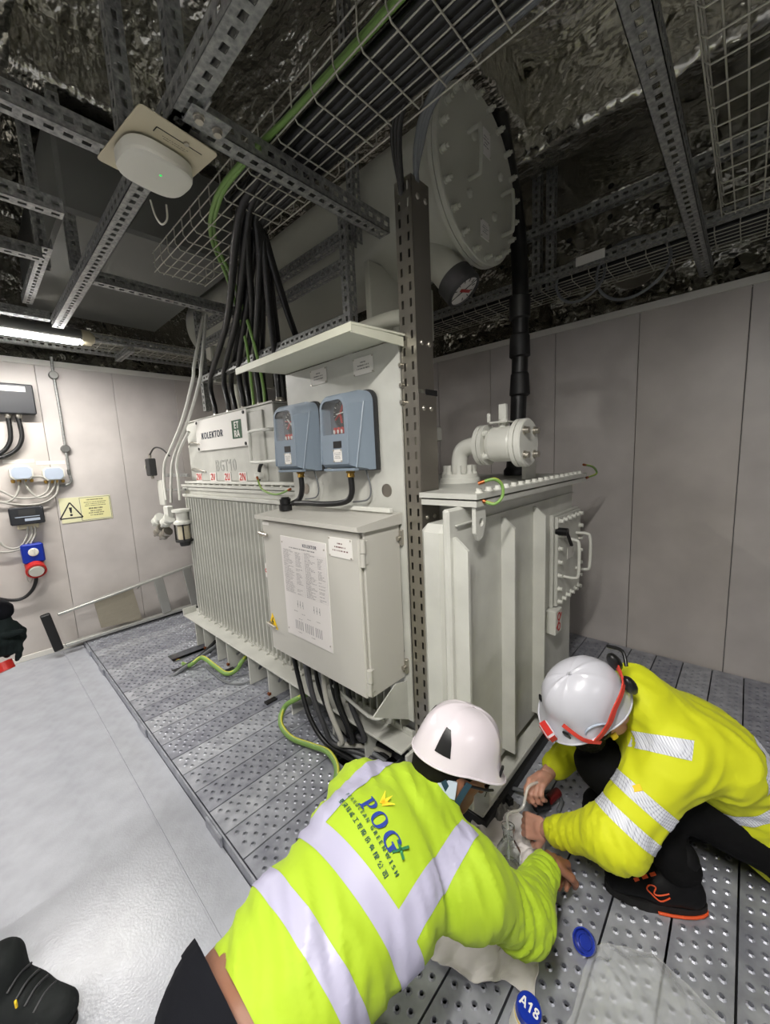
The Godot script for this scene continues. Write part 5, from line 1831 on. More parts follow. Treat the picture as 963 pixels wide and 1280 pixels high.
func build_wall_fittings() -> void:
	var m := MB.new()
	# black junction box
	var t := thing("control_box", "black rectangular control box with white label strip on the far wall", "box")
	var a := wallp(-22, 476, 0.1)
	var b := wallp(46.5, 518, 0.1)
	m.span(Vector3(a.x, b.y, ZB + 0.004), Vector3(b.x, a.y, ZB + 0.1), 0.008)
	part(t, "body", m, M.box_black)
	m = MB.new()
	var l0 := wallp(0, 481, 0.102)
	var l1 := wallp(32, 490, 0.102)
	m.span(Vector3(l0.x - 0.1, l1.y, ZB + 0.1), Vector3(l1.x, l0.y, ZB + 0.102))
	part(t, "label_strip", m, M.white_label)
	for u in [10.0, 23.0]:
		m = MB.new()
		m.lathe(Vector3(wallp(u, 518, 0.06).x, b.y, ZB + 0.05), Vector3.DOWN, [Vector2(0.024, 0), Vector2(0.024, 0.02), Vector2(0.017, 0.035), Vector2(0, 0.035)], 12)
		part(t, "gland", m, M.bolt_steel)
	for q in [[10, 12, "black cable looping below the control box"], [22, 26, "second black cable looping below the control box"]]:
		cable("wall_cable", q[2], [wallp(q[0], 521, 0.05), wallp(q[1] + 1, 540, 0.05), wallp(q[1], 553, 0.05), wallp(q[1] - 8, 564, 0.045), wallp(q[1] - 26, 572, 0.04), wallp(-40, 577, 0.04)], 0.017, M.black_cable)
	# conduit with couplers
	t = thing("wall_conduit", "thin grey conduit running down the far wall to the junction boxes", "conduit")
	m = MB.new()
	m.tube(curve([wallp(64, 446, 0.02), wallp(67, 469, 0.02), wallp(75, 515, 0.02), wallp(82, 561, 0.02), wallp(87, 592, 0.02), wallp(89, 601, 0.02), wallp(84, 606, 0.02), wallp(74, 607, 0.03)], 4), 0.011, 8)
	part(t, "tube", m, M.zinc)
	for q in [[67, 469], [82, 561]]:
		m = MB.new()
		var c := wallp(q[0], q[1], 0.02)
		m.lathe(Vector3(c.x, c.y, ZB + 0.001), Vector3.BACK, [Vector2(0.036, 0), Vector2(0.036, 0.03), Vector2(0.03, 0.036), Vector2(0, 0.036)], 16)
		part(t, "round_box", m, M.dark_zinc)
	m = MB.new()
	m.box(wallp(86, 590, 0.02), Vector3(0.022, 0.05, 0.03), 0.005)
	part(t, "coupler", m, M.dark_zinc)
	# two white junction boxes
	for q in [[26.5, 591], [67, 592]]:
		t = thing("junction_box", ["white junction box with looped cables under its own label, away from the conduit", "white junction box with looped cables at the end of the wall conduit"][0 if q[0] < 40 else 1], "box")
		var c := wallp(q[0], q[1], 0.06)
		m = MB.new()
		var o := PackedVector2Array([Vector2(-0.075, -0.03), Vector2(-0.075, 0.03), Vector2(-0.05, 0.058), Vector2(0.05, 0.058), Vector2(0.075, 0.03), Vector2(0.075, -0.03), Vector2(0.05, -0.058), Vector2(-0.05, -0.058)])
		m.prism(o, 0.085, Transform3D(Basis(), Vector3(c.x, c.y, ZB + 0.004)))
		part(t, "body", m, M.white_plastic)
		m = MB.new()
		var o2 := PackedVector2Array()
		for p in o:
			o2.append(p * 0.86)
		m.prism(o2, 0.008, Transform3D(Basis(), Vector3(c.x, c.y, ZB + 0.089)))
		part(t, "lid", m, M.pale_blue)
		for k in 4:
			m = MB.new()
			m.lathe(Vector3(c.x - 0.06 + 0.04 * k, c.y - 0.058, ZB + 0.04), Vector3.DOWN, [Vector2(0.014, 0), Vector2(0.014, 0.018), Vector2(0.009, 0.028), Vector2(0, 0.028)], 10)
			part(t, "gland", m, M.brass)
		m = MB.new()
		m.span(Vector3(c.x - 0.10, c.y + 0.085, ZB + 0.0005), Vector3(c.x + 0.10, c.y + 0.115, ZB + 0.003))
		part(t, "name_strip", m, M.white_label)
	for q in [["grey cable looping between the two junction boxes", [[30, 600], [36, 612], [48, 622], [60, 619], [68, 608], [69, 600]]],
			["outer grey cable looping below the two junction boxes", [[24, 600], [22, 616], [10, 627], [-12, 626], [-40, 616]]],
			["grey cable looping out to the side below the junction boxes", [[63, 600], [58, 615], [42, 622], [20, 622], [2, 614], [-30, 604]]],
			["upper grey cable arching between the two junction boxes", [[33, 603], [40, 597], [52, 596], [64, 601]]],
			["grey cable sagging from the conduit-end junction box past the meter", [[73, 600], [70, 618], [52, 629], [25, 631], [-5, 626], [-40, 615]]]]:
		var pts := []
		for p in q[1]:
			pts.append(wallp(p[0], p[1], 0.045))
		cable("wall_cable", q[0], pts, 0.009, M.light_cable)
	# black meter
	t = thing("thermostat", "small black instrument with white lettering below the junction boxes", "instrument")
	var c := wallp(34, 644.5, 0.09)
	m = MB.new()
	m.box(Vector3(c.x, c.y, ZB + 0.075), Vector3(0.225, 0.15, 0.06), 0.008)
	part(t, "body", m, M.box_black)
	m = MB.new()
	m.box(Vector3(c.x, c.y - 0.06, ZB + 0.025), Vector3(0.14, 0.12, 0.046), 0.006)
	part(t, "back_box", m, M.cream_plastic)
	m = MB.new()
	m.box(Vector3(c.x, c.y + 0.03, ZB + 0.1055), Vector3(0.11, 0.05, 0.002), 0.0005)
	part(t, "display", m, M.dark_gasket)
	m = MB.new()
	m.box(Vector3(c.x + 0.03, c.y - 0.035, ZB + 0.1055), Vector3(0.10, 0.022, 0.002), 0.0005)
	m.box(Vector3(c.x, c.y - 0.008, ZB + 0.1055), Vector3(0.16, 0.006, 0.002), 0.0005)
	part(t, "print", m, M.pale_blue)
	for q in [["grey cable dropping from the black instrument to the side", [[35, 658], [33, 672], [24, 684], [10, 685], [-2, 676], [-20, 650]]], ["second grey cable dropping from the black instrument", [[39, 658], [40, 668], [33, 680], [20, 688], [0, 690], [-30, 684]]], ["thin grey cable between the black instrument and the blue socket", [[44, 658], [44, 668], [40, 676], [36, 684]]]]:
		var pts := []
		for p in q[1]:
			pts.append(wallp(p[0], p[1], 0.05))
		cable("wall_cable", q[0], pts, 0.008, M.light_cable)
	# blue and red power socket
	t = thing("power_socket", "blue industrial power socket with a red plug ring and black cord", "socket")
	c = wallp(41, 691, 0.06)
	m = MB.new()
	m.box(Vector3(c.x, c.y, ZB + 0.055), Vector3(0.15, 0.17, 0.1), 0.012)
	part(t, "housing", m, M.blue_plastic)
	m = MB.new()
	m.lathe(Vector3(c.x + 0.002, c.y + 0.012, ZB + 0.105), Vector3.BACK, [Vector2(0.036, 0), Vector2(0.036, 0.006), Vector2(0.03, 0.01), Vector2(0, 0.01)], 20)
	m.box(Vector3(c.x + 0.002, c.y + 0.012, ZB + 0.118), Vector3(0.014, 0.06, 0.012), 0.003)
	part(t, "rotary_switch", m, M.white_plastic)
	var rc := wallp(44, 707.5, 0.09)
	m = MB.new()
	m.lathe(Vector3(rc.x, rc.y + 0.01, ZB + 0.03), Vector3(0, -0.45, 1), [Vector2(0.066, 0), Vector2(0.066, 0.09), Vector2(0.072, 0.095), Vector2(0.072, 0.12), Vector2(0.06, 0.125), Vector2(0.056, 0.112)], 22)
	part(t, "plug_ring", m, M.red_paint)
	m = MB.new()
	m.lathe(Vector3(rc.x, rc.y + 0.01, ZB + 0.03) + Vector3(0, -0.45, 1).normalized() * 0.11, Vector3(0, -0.45, 1), [Vector2(0.057, 0), Vector2(0.05, 0.02), Vector2(0, 0.02)], 20)
	part(t, "plug_face", m, M.white_plastic)
	m = MB.new()
	m.tube(curve([wallp(45, 716, 0.07), wallp(45, 726, 0.07), wallp(40, 738, 0.06), wallp(28, 748, 0.05), wallp(8, 750, 0.05), wallp(-30, 742, 0.05)], 5), 0.014, 8)
	part(t, "cord", m, M.black_cable)
	m = MB.new()
	m.tube(curve([wallp(36, 716, 0.05), wallp(33, 722, 0.05), wallp(37, 728, 0.05), wallp(41, 722, 0.05)], 4), 0.006, 6)
	part(t, "spare_gland", m, M.light_cable)
	# yellow warning sign
	t = thing("warning_sign", "pale yellow warning sign with black triangle and printed instructions on the far wall", "sign")
	a = wallp(73, 624, 0.006)
	b = wallp(141.5, 648, 0.006)
	var w := b.x - a.x
	var h := 0.235
	var cy := wallp(107, 636, 0.006).y
	var cx := (a.x + b.x) * 0.5
	m = MB.new()
	m.box(Vector3(cx, cy, ZB + 0.004), Vector3(w, h, 0.005), 0.001)
	part(t, "board", m, M.sign_yellow)
	var S := Transform3D(Basis(), Vector3(cx - w * 0.31, cy - 0.005, ZB + 0.0066))
	m = MB.new()
	for k in 3:
		var p0 := Vector3(sin(TAU * k / 3.0), cos(TAU * k / 3.0), 0) * 0.098 + Vector3(0, -0.02, 0)
		var p1 := Vector3(sin(TAU * (k + 1) / 3.0), cos(TAU * (k + 1) / 3.0), 0) * 0.098 + Vector3(0, -0.02, 0)
		m.bar(S * p0, S * p1, 0.011, 0.001, Vector3.BACK)
	part(t, "triangle", m, M.ink)
	m = MB.new()
	m.prism(PackedVector2Array([Vector2(-0.012, 0.032), Vector2(0.012, 0.032), Vector2(0.005, -0.022), Vector2(-0.005, -0.022)]), 0.001, S)
	m.cyl(S * Vector3(0, -0.04, 0), S * Vector3(0, -0.04, 0.001), 0.011, 12)
	part(t, "exclamation_mark", m, M.ink)
	m = MB.new()
	var rx := cx + w * 0.18
	for q in [[Vector3(-0.30, 0.46, 0), Vector3(0.30, 0.46, 0)], [Vector3(-0.30, -0.46, 0), Vector3(0.30, -0.46, 0)], [Vector3(-0.30, -0.46, 0), Vector3(-0.30, 0.46, 0)], [Vector3(0.30, -0.46, 0), Vector3(0.30, 0.46, 0)]]:
		m.bar(Vector3(rx, cy, ZB + 0.0066) + Vector3(q[0].x * w, q[0].y * h, 0), Vector3(rx, cy, ZB + 0.0066) + Vector3(q[1].x * w, q[1].y * h, 0), 0.003, 0.001, Vector3.BACK)
	part(t, "frame_line", m, M.ink)
	var rng := RandomNumberGenerator.new()
	rng.seed = 3
	var im := blank(200, 160, Color(0.88, 0.86, 0.64))
	var rows := [[40, 8, 120, 7], [20, 28, 160, 5], [30, 42, 140, 5], [24, 56, 150, 5], [50, 74, 100, 12], [60, 96, 80, 8], [44, 112, 110, 8], [56, 130, 90, 7]]
	for r in rows:
		scribble(im, r[0], r[1], r[2], r[3], Color(0.3, 0.29, 0.22), rng)
	m = MB.new()
	m.quad_uv(Vector3(rx - w * 0.28, cy + h * 0.42, ZB + 0.0068), Vector3(w * 0.56, 0, 0), Vector3(0, -h * 0.84, 0))
	part(t, "printed_text", m, sheet_mat(im))
	# ladder lying on its edge against the wall
	t = thing("aluminium_step_ladder", "aluminium step ladder with tread plate lying on edge along the far wall", "ladder")
	var zl := ZB + 0.14
	var r0 := at_z(zl, 72, 768)
	var r1 := at_z(zl, 232, 709)
	m = MB.new()
	m.bar(r0, Vector3(1.75, r1.y + 0.03, zl), 0.055, 0.022, Vector3.UP, 0.003)
	part(t, "rail", m, M.alu)
	m = MB.new()
	m.bar(Vector3(r0.x + 0.02, 0.035, zl), Vector3(1.75, 0.06, zl), 0.055, 0.03, Vector3.UP, 0.003)
	part(t, "rail", m, M.alu)
	m = MB.new()
	var f0 := at_z(zl + 0.03, 56, 769)
	m.bar(f0 + Vector3(0, 0.005, 0), Vector3(f0.x + 0.055, 0.02, zl + 0.03), 0.06, 0.07, Vector3.RIGHT, 0.008)
	part(t, "rubber_foot", m, M.black_rubber)
	m = MB.new()
	var q0 := at_z(zl + 0.01, 118, 754)
	var q1 := at_z(zl + 0.01, 166, 735)
	var q2 := at_z(zl + 0.01, 178, 774)
	var q3 := at_z(zl + 0.01, 127, 785)
	q3.y = maxf(q3.y, 0.05)
	q2.y = maxf(q2.y, 0.055)
	m.face([q0, q1, q2, q3], Vector3.BACK)
	var back := Vector3(0, 0, -0.02)
	m.face([q0 + back, q1 + back, q2 + back, q3 + back], Vector3.FORWARD)
	m.face([q0, q1, q1 + back, q0 + back], Vector3.UP)
	m.face([q1, q2, q2 + back, q1 + back], Vector3.RIGHT)
	m.face([q3, q0, q0 + back, q3 + back], Vector3.LEFT)
	var tp := part(t, "tread_plate", m, M.tread)
	m = MB.new()
	for i in 13:
		for j in 8:
			var p := q0.lerp(q1, (i + 0.5) / 13.0).lerp(q3.lerp(q2, (i + 0.5) / 13.0), (j + 0.5) / 8.0)
			var d := Vector3(1, 1 if (i + j) % 2 else -1, 0).normalized() * 0.011
			m.bar(p - d, p + d, 0.006, 0.004, Vector3.BACK)
	var stp := part(tp, "raised_stud", m, M.tread)
	stp.set_meta("kind", "stuff")
	for u in [197.0, 233.0]:
		m = MB.new()
		var s0 := at_z(zl + 0.02, u, 722 if u < 210 else 710)
		var s1 := Vector3(s0.x + 0.05, 0.07, zl + 0.02)
		m.bar(s0, s1, 0.02, 0.09, Vector3.RIGHT, 0.004)
		part(t, "step", m, M.alu)
	m = MB.new()
	var g0 := at_z(zl + 0.02, 172, 736)
	m.bar(g0, g0 + Vector3(0.07, 0.05, -0.06), 0.012, 0.012, Vector3.UP, 0.002)
	part(t, "hinge_stay", m, M.alu)
	# dark toe strip behind the grating
	m = MB.new()
	m.span(Vector3(0.56, -0.03, -4.60), Vector3(3.44, 0.018, -4.56), 0.003)
	single("toe_strip", "black toe strip along the rear edge of the grating", "strip", m, M.black_rubber)

# ---------- small pipework at the left end of the transformer
func build_pipework() -> void:
	var m := MB.new()
	var X := 1.25
	var paths := [[[243, 455], [241, 475], [228, 525], [213, 562], [206, 578], [205, 600], [208, 625]], [[252, 455], [249, 478], [237, 520], [217, 572], [214, 600], [214, 628]], [[236, 540], [226, 560], [221, 580], [223, 600], [225, 625]]]
	var names := ["thin white pipe bending down to the oil sampling valves, outermost", "thin white pipe running beside the outermost one to the valves", "short white pipe joining the valves below the terminal box"]
	for k in 3:
		var pts := []
		for p in paths[k]:
			pts.append(at_x(X + 0.03 * (k % 2), p[0], p[1]))
		if k < 2:
			pts.push_front(Vector3(1.40, 2.75, pts[0].z - 0.1))
		m = MB.new()
		m.tube(curve(pts, 6), 0.0115, 10)
		single("oil_pipe", names[k], "pipe", m, M.pipe_paint)
	var t := thing("valve_cluster", "cluster of small metal valves and knobs beside the dehydrating breather", "valve")
	var c := at_x(X - 0.03, 203, 658)
	var B := Basis(Vector3(0.3, 0, -1).normalized(), 0.5)
	m = MB.new()
	m.box(at_x(X, 211, 640), Vector3(0.06, 0.12, 0.10), 0.008)
	part(t, "manifold", m, M.pipe_paint)
	for q in [[197, 651, 0.05], [208, 652, 0.05], [199, 664, 0.045], [206, 668, 0.045]]:
		var p := at_x(X - 0.03, q[0], q[1])
		m = MB.new()
		var ax := Vector3(-0.25, -0.55, -0.8)
		m.lathe(p - ax.normalized() * 0.07, ax, [Vector2(0, 0), Vector2(q[2], 0), Vector2(q[2], 0.03), Vector2(q[2] * 0.7, 0.034), Vector2(q[2] * 0.7, 0.055), Vector2(q[2] * 0.95, 0.06), Vector2(q[2] * 0.95, 0.10), Vector2(q[2] * 0.5, 0.11), Vector2(0.012, 0.115), Vector2(0.012, 0.16), Vector2(0, 0.16)], 14)
		part(t, "valve", m, M.bolt_steel if q[1] > 660 else M.pipe_paint)
	# breather
	t = thing("dehydrating_breather", "small glass silica breather hanging under the thin white pipes", "breather")
	var b := at_x(X, 230, 664)
	m = MB.new()
	m.lathe(b + Vector3.UP * 0.07, Vector3.UP, [Vector2(0.075, 0), Vector2(0.075, 0.02), Vector2(0.05, 0.035), Vector2(0.05, 0.10), Vector2(0.08, 0.11), Vector2(0.08, 0.13), Vector2(0, 0.13)], 20)
	part(t, "cap", m, M.pipe_paint)
	m = MB.new()
	m.lathe(b + Vector3.DOWN * 0.07, Vector3.UP, [Vector2(0.06, 0), Vector2(0.06, 0.14)], 20)
	part(t, "glass", m, M.clear)
	m = MB.new()
	m.lathe(b + Vector3.DOWN * 0.068, Vector3.UP, [Vector2(0, 0), Vector2(0.05, 0), Vector2(0.05, 0.12), Vector2(0, 0.12)], 18)
	part(t, "silica_filling", m, M.cream_plastic)
	m = MB.new()
	for k in 4:
		var an := TAU * k / 4 + 0.4
		m.cyl(b + Vector3(cos(an) * 0.068, -0.08, sin(an) * 0.068), b + Vector3(cos(an) * 0.068, 0.08, sin(an) * 0.068), 0.007, 6)
	part(t, "tie_rod", m, M.black_plastic)
	m = MB.new()
	m.lathe(b + Vector3.DOWN * 0.13, Vector3.UP, [Vector2(0, 0), Vector2(0.04, 0), Vector2(0.045, 0.02), Vector2(0.045, 0.035), Vector2(0.075, 0.04), Vector2(0.075, 0.06), Vector2(0, 0.06)], 20)
	part(t, "oil_cup", m, M.dark_steel)
	# pressure switch on a curved capillary
	t = thing("pressure_switch", "dark square pressure switch with white knob beside the thin pipes", "switch")
	c = at_x(X, 189, 584)
	m = MB.new()
	m.box(c, Vector3(0.07, 0.17, 0.10), 0.008)
	part(t, "body", m, M.dark_steel)
	m = MB.new()
	m.lathe(c + Vector3(0, 0, -0.05), Vector3.FORWARD, [Vector2(0.04, 0), Vector2(0.04, 0.02), Vector2(0.03, 0.03), Vector2(0.03, 0.05), Vector2(0, 0.05)], 16)
	part(t, "knob", m, M.white_plastic)
	m = MB.new()
	m.cyl(c + Vector3(0, 0.085, 0), c + Vector3(0, 0.13, 0), 0.014, 10)
	m.cyl(c + Vector3(0, -0.085, 0), c + Vector3(0, -0.115, 0), 0.014, 10)
	part(t, "connector", m, M.bolt_steel)
	m = MB.new()
	m.tube(curve([c + Vector3(0, 0.12, 0), at_x(X, 193, 560), at_x(X, 202, 561), at_x(X, 212, 570)], 6), 0.007, 8)
	part(t, "capillary", m, M.dark_steel)
	t = thing("bracket_plate", "white mounting bracket behind the thin pipes at the transformer end", "bracket")
	m = MB.new()
	var p0 := at_x(X + 0.05, 196, 600)
	var p1 := at_x(X + 0.05, 206, 632)
	m.span(Vector3(X + 0.05, p1.y, p0.z), Vector3(X + 0.07, p0.y, p1.z), 0.003)
	part(t, "plate", m, M.pipe_paint)
	m = MB.new()
	m.bar(at_x(X + 0.05, 205, 594), at_x(X + 0.05, 236, 594), 0.03, 0.03, Vector3.UP, 0.003)
	m.bar(at_x(X + 0.05, 206, 612), at_x(X + 0.05, 232, 612), 0.02, 0.02, Vector3.UP, 0.003)
	part(t, "arm", m, M.zinc)

# ---------- cables on and above the grating
func build_floor_cables() -> void:
	earth_strap("earth_cable", "thick yellow-green earth cable lying on the grating by the far opening", [Vector3(1.03, -0.06, -3.53), at_y(0.03, 236, 832), at_y(0.075, 252, 822), at_y(0.05, 268, 832), at_y(0.03, 283, 842), at_y(0.05, 296, 837), at_y(0.12, 304, 825), Vector3(1.42, 0.16, -2.82)], 0.017)
	earth_strap("earth_cable", "thick yellow-green earth cable curling from under the cabinet to the near opening", [Vector3(1.38, 0.2, -1.86), at_y(0.17, 372, 873), at_y(0.10, 356, 884), at_y(0.05, 351, 904), at_y(0.03, 364, 922), at_y(0.04, 390, 932), at_y(0.06, 410, 940), at_y(0.06, 421, 958), at_y(0.02, 419, 978), at_y(-0.04, 408, 996)], 0.016)
	var t := thing("earth_clamp", "brass earth clamp in the near grating opening", "clamp")
	var c := at_y(-0.05, 404, 1002)
	var m := MB.new()
	m.box(c, Vector3(0.05, 0.04, 0.06), 0.006)
	part(t, "block", m, M.brass)
	m = MB.new()
	m.hexbolt(c + Vector3.UP * 0.02, Vector3.UP, 0.014, 0.016)
	part(t, "bolt", m, M.copper)
	m = MB.new()
	m.span(c + Vector3(-0.03, -0.16, -0.02), c + Vector3(0.03, -0.02, 0.02), 0.003)
	part(t, "bar", m, M.dark_steel)
	cable("floor_cable", "grey flat cable rising from the far grating opening", [at_y(-0.06, 208, 850), at_y(0.0, 216, 845), at_y(0.04, 240, 828), at_y(0.05, 255, 818), Vector3(1.30, 0.06, -3.3)], 0.016, M.grey_cable)
	cable("floor_cable", "dark cable beside the grey one at the far grating opening", [at_y(-0.06, 205, 842), at_y(0.02, 225, 836), at_y(0.05, 248, 822), Vector3(1.30, 0.07, -3.36)], 0.014, M.dark_gasket)
	cable("floor_cable", "thin grey lead lying on the grating in front of the transformer feet", [at_y(0.01, 258, 834), at_y(0.01, 280, 852), at_y(0.01, 300, 855), at_y(0.02, 314, 851)], 0.007, M.grey_cable)
	# bundle below the cabinet
	var rng := RandomNumberGenerator.new()
	rng.seed = 12
	var mats := [M.black_cable, M.grey_cable, M.black_cable, M.grey_dark, M.grey_cable, M.black_cable, M.light_cable, M.black_cable, M.grey_dark]
	var kinds := ["black", "grey", "black", "dark grey", "grey", "black", "pale grey", "black", "dark grey"]
	for k in 9:
		var z := -1.84 + k * 0.045
		var x := 1.13 + 0.04 * (k % 3)
		var e := at_y(0.03, 470 + k * 3, 968 - k * 4)
		cable("cabinet_cable", "%s cable curving from the cabinet bottom to the grating" % kinds[k], [Vector3(x, 0.60, z), Vector3(x, 0.52, z + 0.005), Vector3(x - 0.01 + rng.randf_range(-0.01, 0.01), 0.36, z + 0.05), Vector3(x - 0.015, 0.20, z + 0.14), Vector3(x, 0.09 + 0.01 * k, lerpf(z, e.z, 0.45)), Vector3(lerpf(x, e.x, 0.6), 0.05 + 0.008 * k, lerpf(z, e.z, 0.75)), e], 0.0135, mats[k], kinds[k] + " cables under the cabinet")
	# gauge hoses to the cabinet lid
	cable("gauge_hose", "black ribbed hose from the gauge near the slotted post to the cabinet lid", [Vector3(1.19, 1.525, -1.325), Vector3(1.19, 1.45, -1.325), Vector3(1.18, 1.41, -1.36), Vector3(1.16, 1.395, -1.48), Vector3(1.15, 1.395, -1.62), Vector3(1.15, 1.39, -1.72)], 0.014, M.black_cable)
	cable("gauge_hose", "black ribbed hose from the gauge near the terminal box to the cabinet lid", [Vector3(1.19, 1.525, -1.715), Vector3(1.19, 1.46, -1.715), Vector3(1.18, 1.41, -1.73), Vector3(1.15, 1.385, -1.76)], 0.014, M.black_cable)
	t = thing("hose_gland", "black cable gland on the cabinet lid where the gauge hoses enter", "gland")
	m = MB.new()
	m.lathe(Vector3(1.13, 1.352, -1.79), Vector3.UP, [Vector2(0.034, 0), Vector2(0.034, 0.03), Vector2(0.028, 0.034), Vector2(0.03, 0.06), Vector2(0.02, 0.07), Vector2(0, 0.07)], 14)
	part(t, "gland_nut", m, M.black_plastic)
	earth_strap("earth_strap", "short yellow-green bonding strap at the transformer cover corner", [at_z(-0.72, 602, 603), at_z(-0.68, 618, 599), at_z(-0.66, 628, 607), at_z(-0.66, 628, 621), at_z(-0.68, 618, 630), at_z(-0.72, 604, 626)], 0.006)
	earth_strap("earth_strap", "short yellow-green bonding strap at the far end of the cover edge", [at_z(-0.72, 731, 581), at_z(-0.70, 742, 584), at_z(-0.70, 746, 592), at_z(-0.72, 734, 597)], 0.006)
	earth_strap("earth_strap", "yellow bonding strap sagging below the terminal box edge", [at_x(1.26, 322, 598), at_x(1.25, 328, 612), at_x(1.25, 345, 618), at_x(1.25, 362, 612)], 0.006)

# ---------- soft bodies: tapered capsules joined by a smooth minimum, meshed as surface nets
class Field:
	var a := PackedVector3Array()
	var ba := PackedVector3Array()
	var iv := PackedFloat32Array()
	var r0 := PackedFloat32Array()
	var r1 := PackedFloat32Array()
	var fn := PackedVector3Array()
	var fk := PackedFloat32Array()
	var k := 0.03

	func add(p: Vector3, q: Vector3, ra: float, rb := -1.0, flat := Vector3.ZERO, amount := 1.0) -> void:
		a.append(p)
		ba.append(q - p)
		var l := (q - p).length_squared()
		iv.append(1.0 / l if l > 1e-9 else 0.0)
		r0.append(ra)
		r1.append(ra if rb < 0.0 else rb)
		fn.append(flat.normalized())
		fk.append(amount - 1.0)

	func one(i: int, p: Vector3) -> float:
		var pa := p - a[i]
		var h := clampf(pa.dot(ba[i]) * iv[i], 0.0, 1.0)
		var q := pa - ba[i] * h
		if fk[i] != 0.0:
			q += fn[i] * (q.dot(fn[i]) * fk[i])
		return q.length() - (r0[i] + (r1[i] - r0[i]) * h)

	func eval(p: Vector3, list: PackedInt32Array) -> float:
		var d := 10.0
		for i in list:
			var pa := p - a[i]
			var h := clampf(pa.dot(ba[i]) * iv[i], 0.0, 1.0)
			var q := pa - ba[i] * h
			if fk[i] != 0.0:
				q += fn[i] * (q.dot(fn[i]) * fk[i])
			var e := q.length() - (r0[i] + (r1[i] - r0[i]) * h)
			var g := k - absf(d - e)
			d = minf(d, e)
			if g > 0.0:
				d -= g * g / k * 0.25
		return d

	func all() -> PackedInt32Array:
		return PackedInt32Array(range(a.size()))

	func hit(o: Vector3, dir: Vector3, start := 0.3, far := 4.0) -> Vector3: # where a straight line meets the surface
		var l := all()
		dir = dir.normalized()
		var t := start
		for s in 90:
			var d := eval(o + dir * t, l)
			if d < 0.0006:
				break
			t += maxf(d * 0.6, 0.0005)
			if t > far:
				break
		return o + dir * t

	func normal(p: Vector3) -> Vector3:
		var l := all()
		var e := 0.004
		return Vector3(eval(p + Vector3(e, 0, 0), l) - eval(p - Vector3(e, 0, 0), l), eval(p + Vector3(0, e, 0), l) - eval(p - Vector3(0, e, 0), l), eval(p + Vector3(0, 0, e), l) - eval(p - Vector3(0, 0, e), l)).normalized()

	func nets(mb: MB, cell: float) -> void:
		var lo := a[0]
		var hi := a[0]
		for i in a.size():
			for p in [a[i], a[i] + ba[i]]:
				var r := maxf(r0[i], r1[i]) + cell * 2.0
				lo = lo.min(p - Vector3.ONE * r)
				hi = hi.max(p + Vector3.ONE * r)
		var BS := 4
		var nb := Vector3i(((hi - lo) / (cell * BS)).ceil())
		var nx := nb.x * BS + 1
		var ny := nb.y * BS + 1
		var nz := nb.z * BS + 1
		var val := PackedFloat32Array()
		val.resize(nx * ny * nz)
		val.fill(99.0)
		var half := cell * BS * 0.5
		var reach := half * 1.7321
		var blocks := []
		for bz in nb.z:
			for by in nb.y:
				for bx in nb.x:
					var c := lo + Vector3(bx, by, bz) * (cell * BS) + Vector3.ONE * half
					var list := PackedInt32Array()
					var near := 10.0
					for i in a.size():
						var d := one(i, c)
						if d < reach * (1.0 + fk[i]) + k * 1.1:
							list.append(i)
						near = minf(near, d / (1.0 + maxf(fk[i], 0.0)))
					if list.is_empty() or near > reach + k:
						continue
					var dc := eval(c, list)
					var act := absf(dc) < reach * 2.2
					if act:
						blocks.append(Vector3i(bx, by, bz))
					for z in BS + 1:
						for y in BS + 1:
							var row := ((bz * BS + z) * ny + by * BS + y) * nx + bx * BS
							for x in BS + 1:
								if val[row + x] > 98.0:
									val[row + x] = eval(lo + Vector3(bx * BS + x, by * BS + y, bz * BS + z) * cell, list) if act else dc
		# one vertex per crossed cell
		var cellv := {}
		var V := PackedVector3Array()
		for b in blocks:
			for z in BS:
				for y in BS:
					for x in BS:
						var X: int = b.x * BS + x
						var Y: int = b.y * BS + y
						var Z: int = b.z * BS + z
						var s: int = (Z * ny + Y) * nx + X
						var c := [val[s], val[s + 1], val[s + nx], val[s + nx + 1], val[s + nx * ny], val[s + nx * ny + 1], val[s + nx * ny + nx], val[s + nx * ny + nx + 1]]
						var neg := 0
						for q in 8:
							if c[q] < 0.0:
								neg += 1
						if neg == 0 or neg == 8:
							continue
						var sum := Vector3.ZERO
						var cnt := 0
						for q in 8:
							for ax in [1, 2, 4]:
								if q & ax == 0 and (c[q] < 0.0) != (c[q | ax] < 0.0):
									var t: float = c[q] / (c[q] - c[q | ax])
									var p := Vector3(q & 1, (q >> 1) & 1, (q >> 2) & 1)
									p[0 if ax == 1 else (1 if ax == 2 else 2)] = t
									sum += p
									cnt += 1
						cellv[s] = V.size()
						V.append(lo + (Vector3(X, Y, Z) + sum / cnt) * cell)
		var I := PackedInt32Array()
		var st := [1, nx, nx * ny]
		for s in cellv.keys():
			for d in 3:
				var e: int = st[d]
				if s + e >= val.size():
					continue
				var v0 := val[s]
				var v1 := val[s + e]
				if (v0 < 0.0) == (v1 < 0.0):
					continue
				var u: int = st[(d + 1) % 3]
				var w: int = st[(d + 2) % 3]
				if not (cellv.has(s - u) and cellv.has(s - w) and cellv.has(s - u - w)):
					continue
				var q := [cellv[s], cellv[s - u], cellv[s - u - w], cellv[s - w]]
				if v0 < 0.0:
					I.append_array([q[0], q[2], q[1], q[0], q[3], q[2]])
				else:
					I.append_array([q[0], q[1], q[2], q[0], q[2], q[3]])
		var base := mb.v.size()
		mb.v.append_array(V)
		for i in I.size():
			I[i] += base
		mb.ix.append_array(I)
		var N := PackedVector3Array()
		N.resize(V.size())
		mb.n.append_array(N)
		var U := PackedVector2Array()
		U.resize(V.size())
		mb.uv.append_array(U)

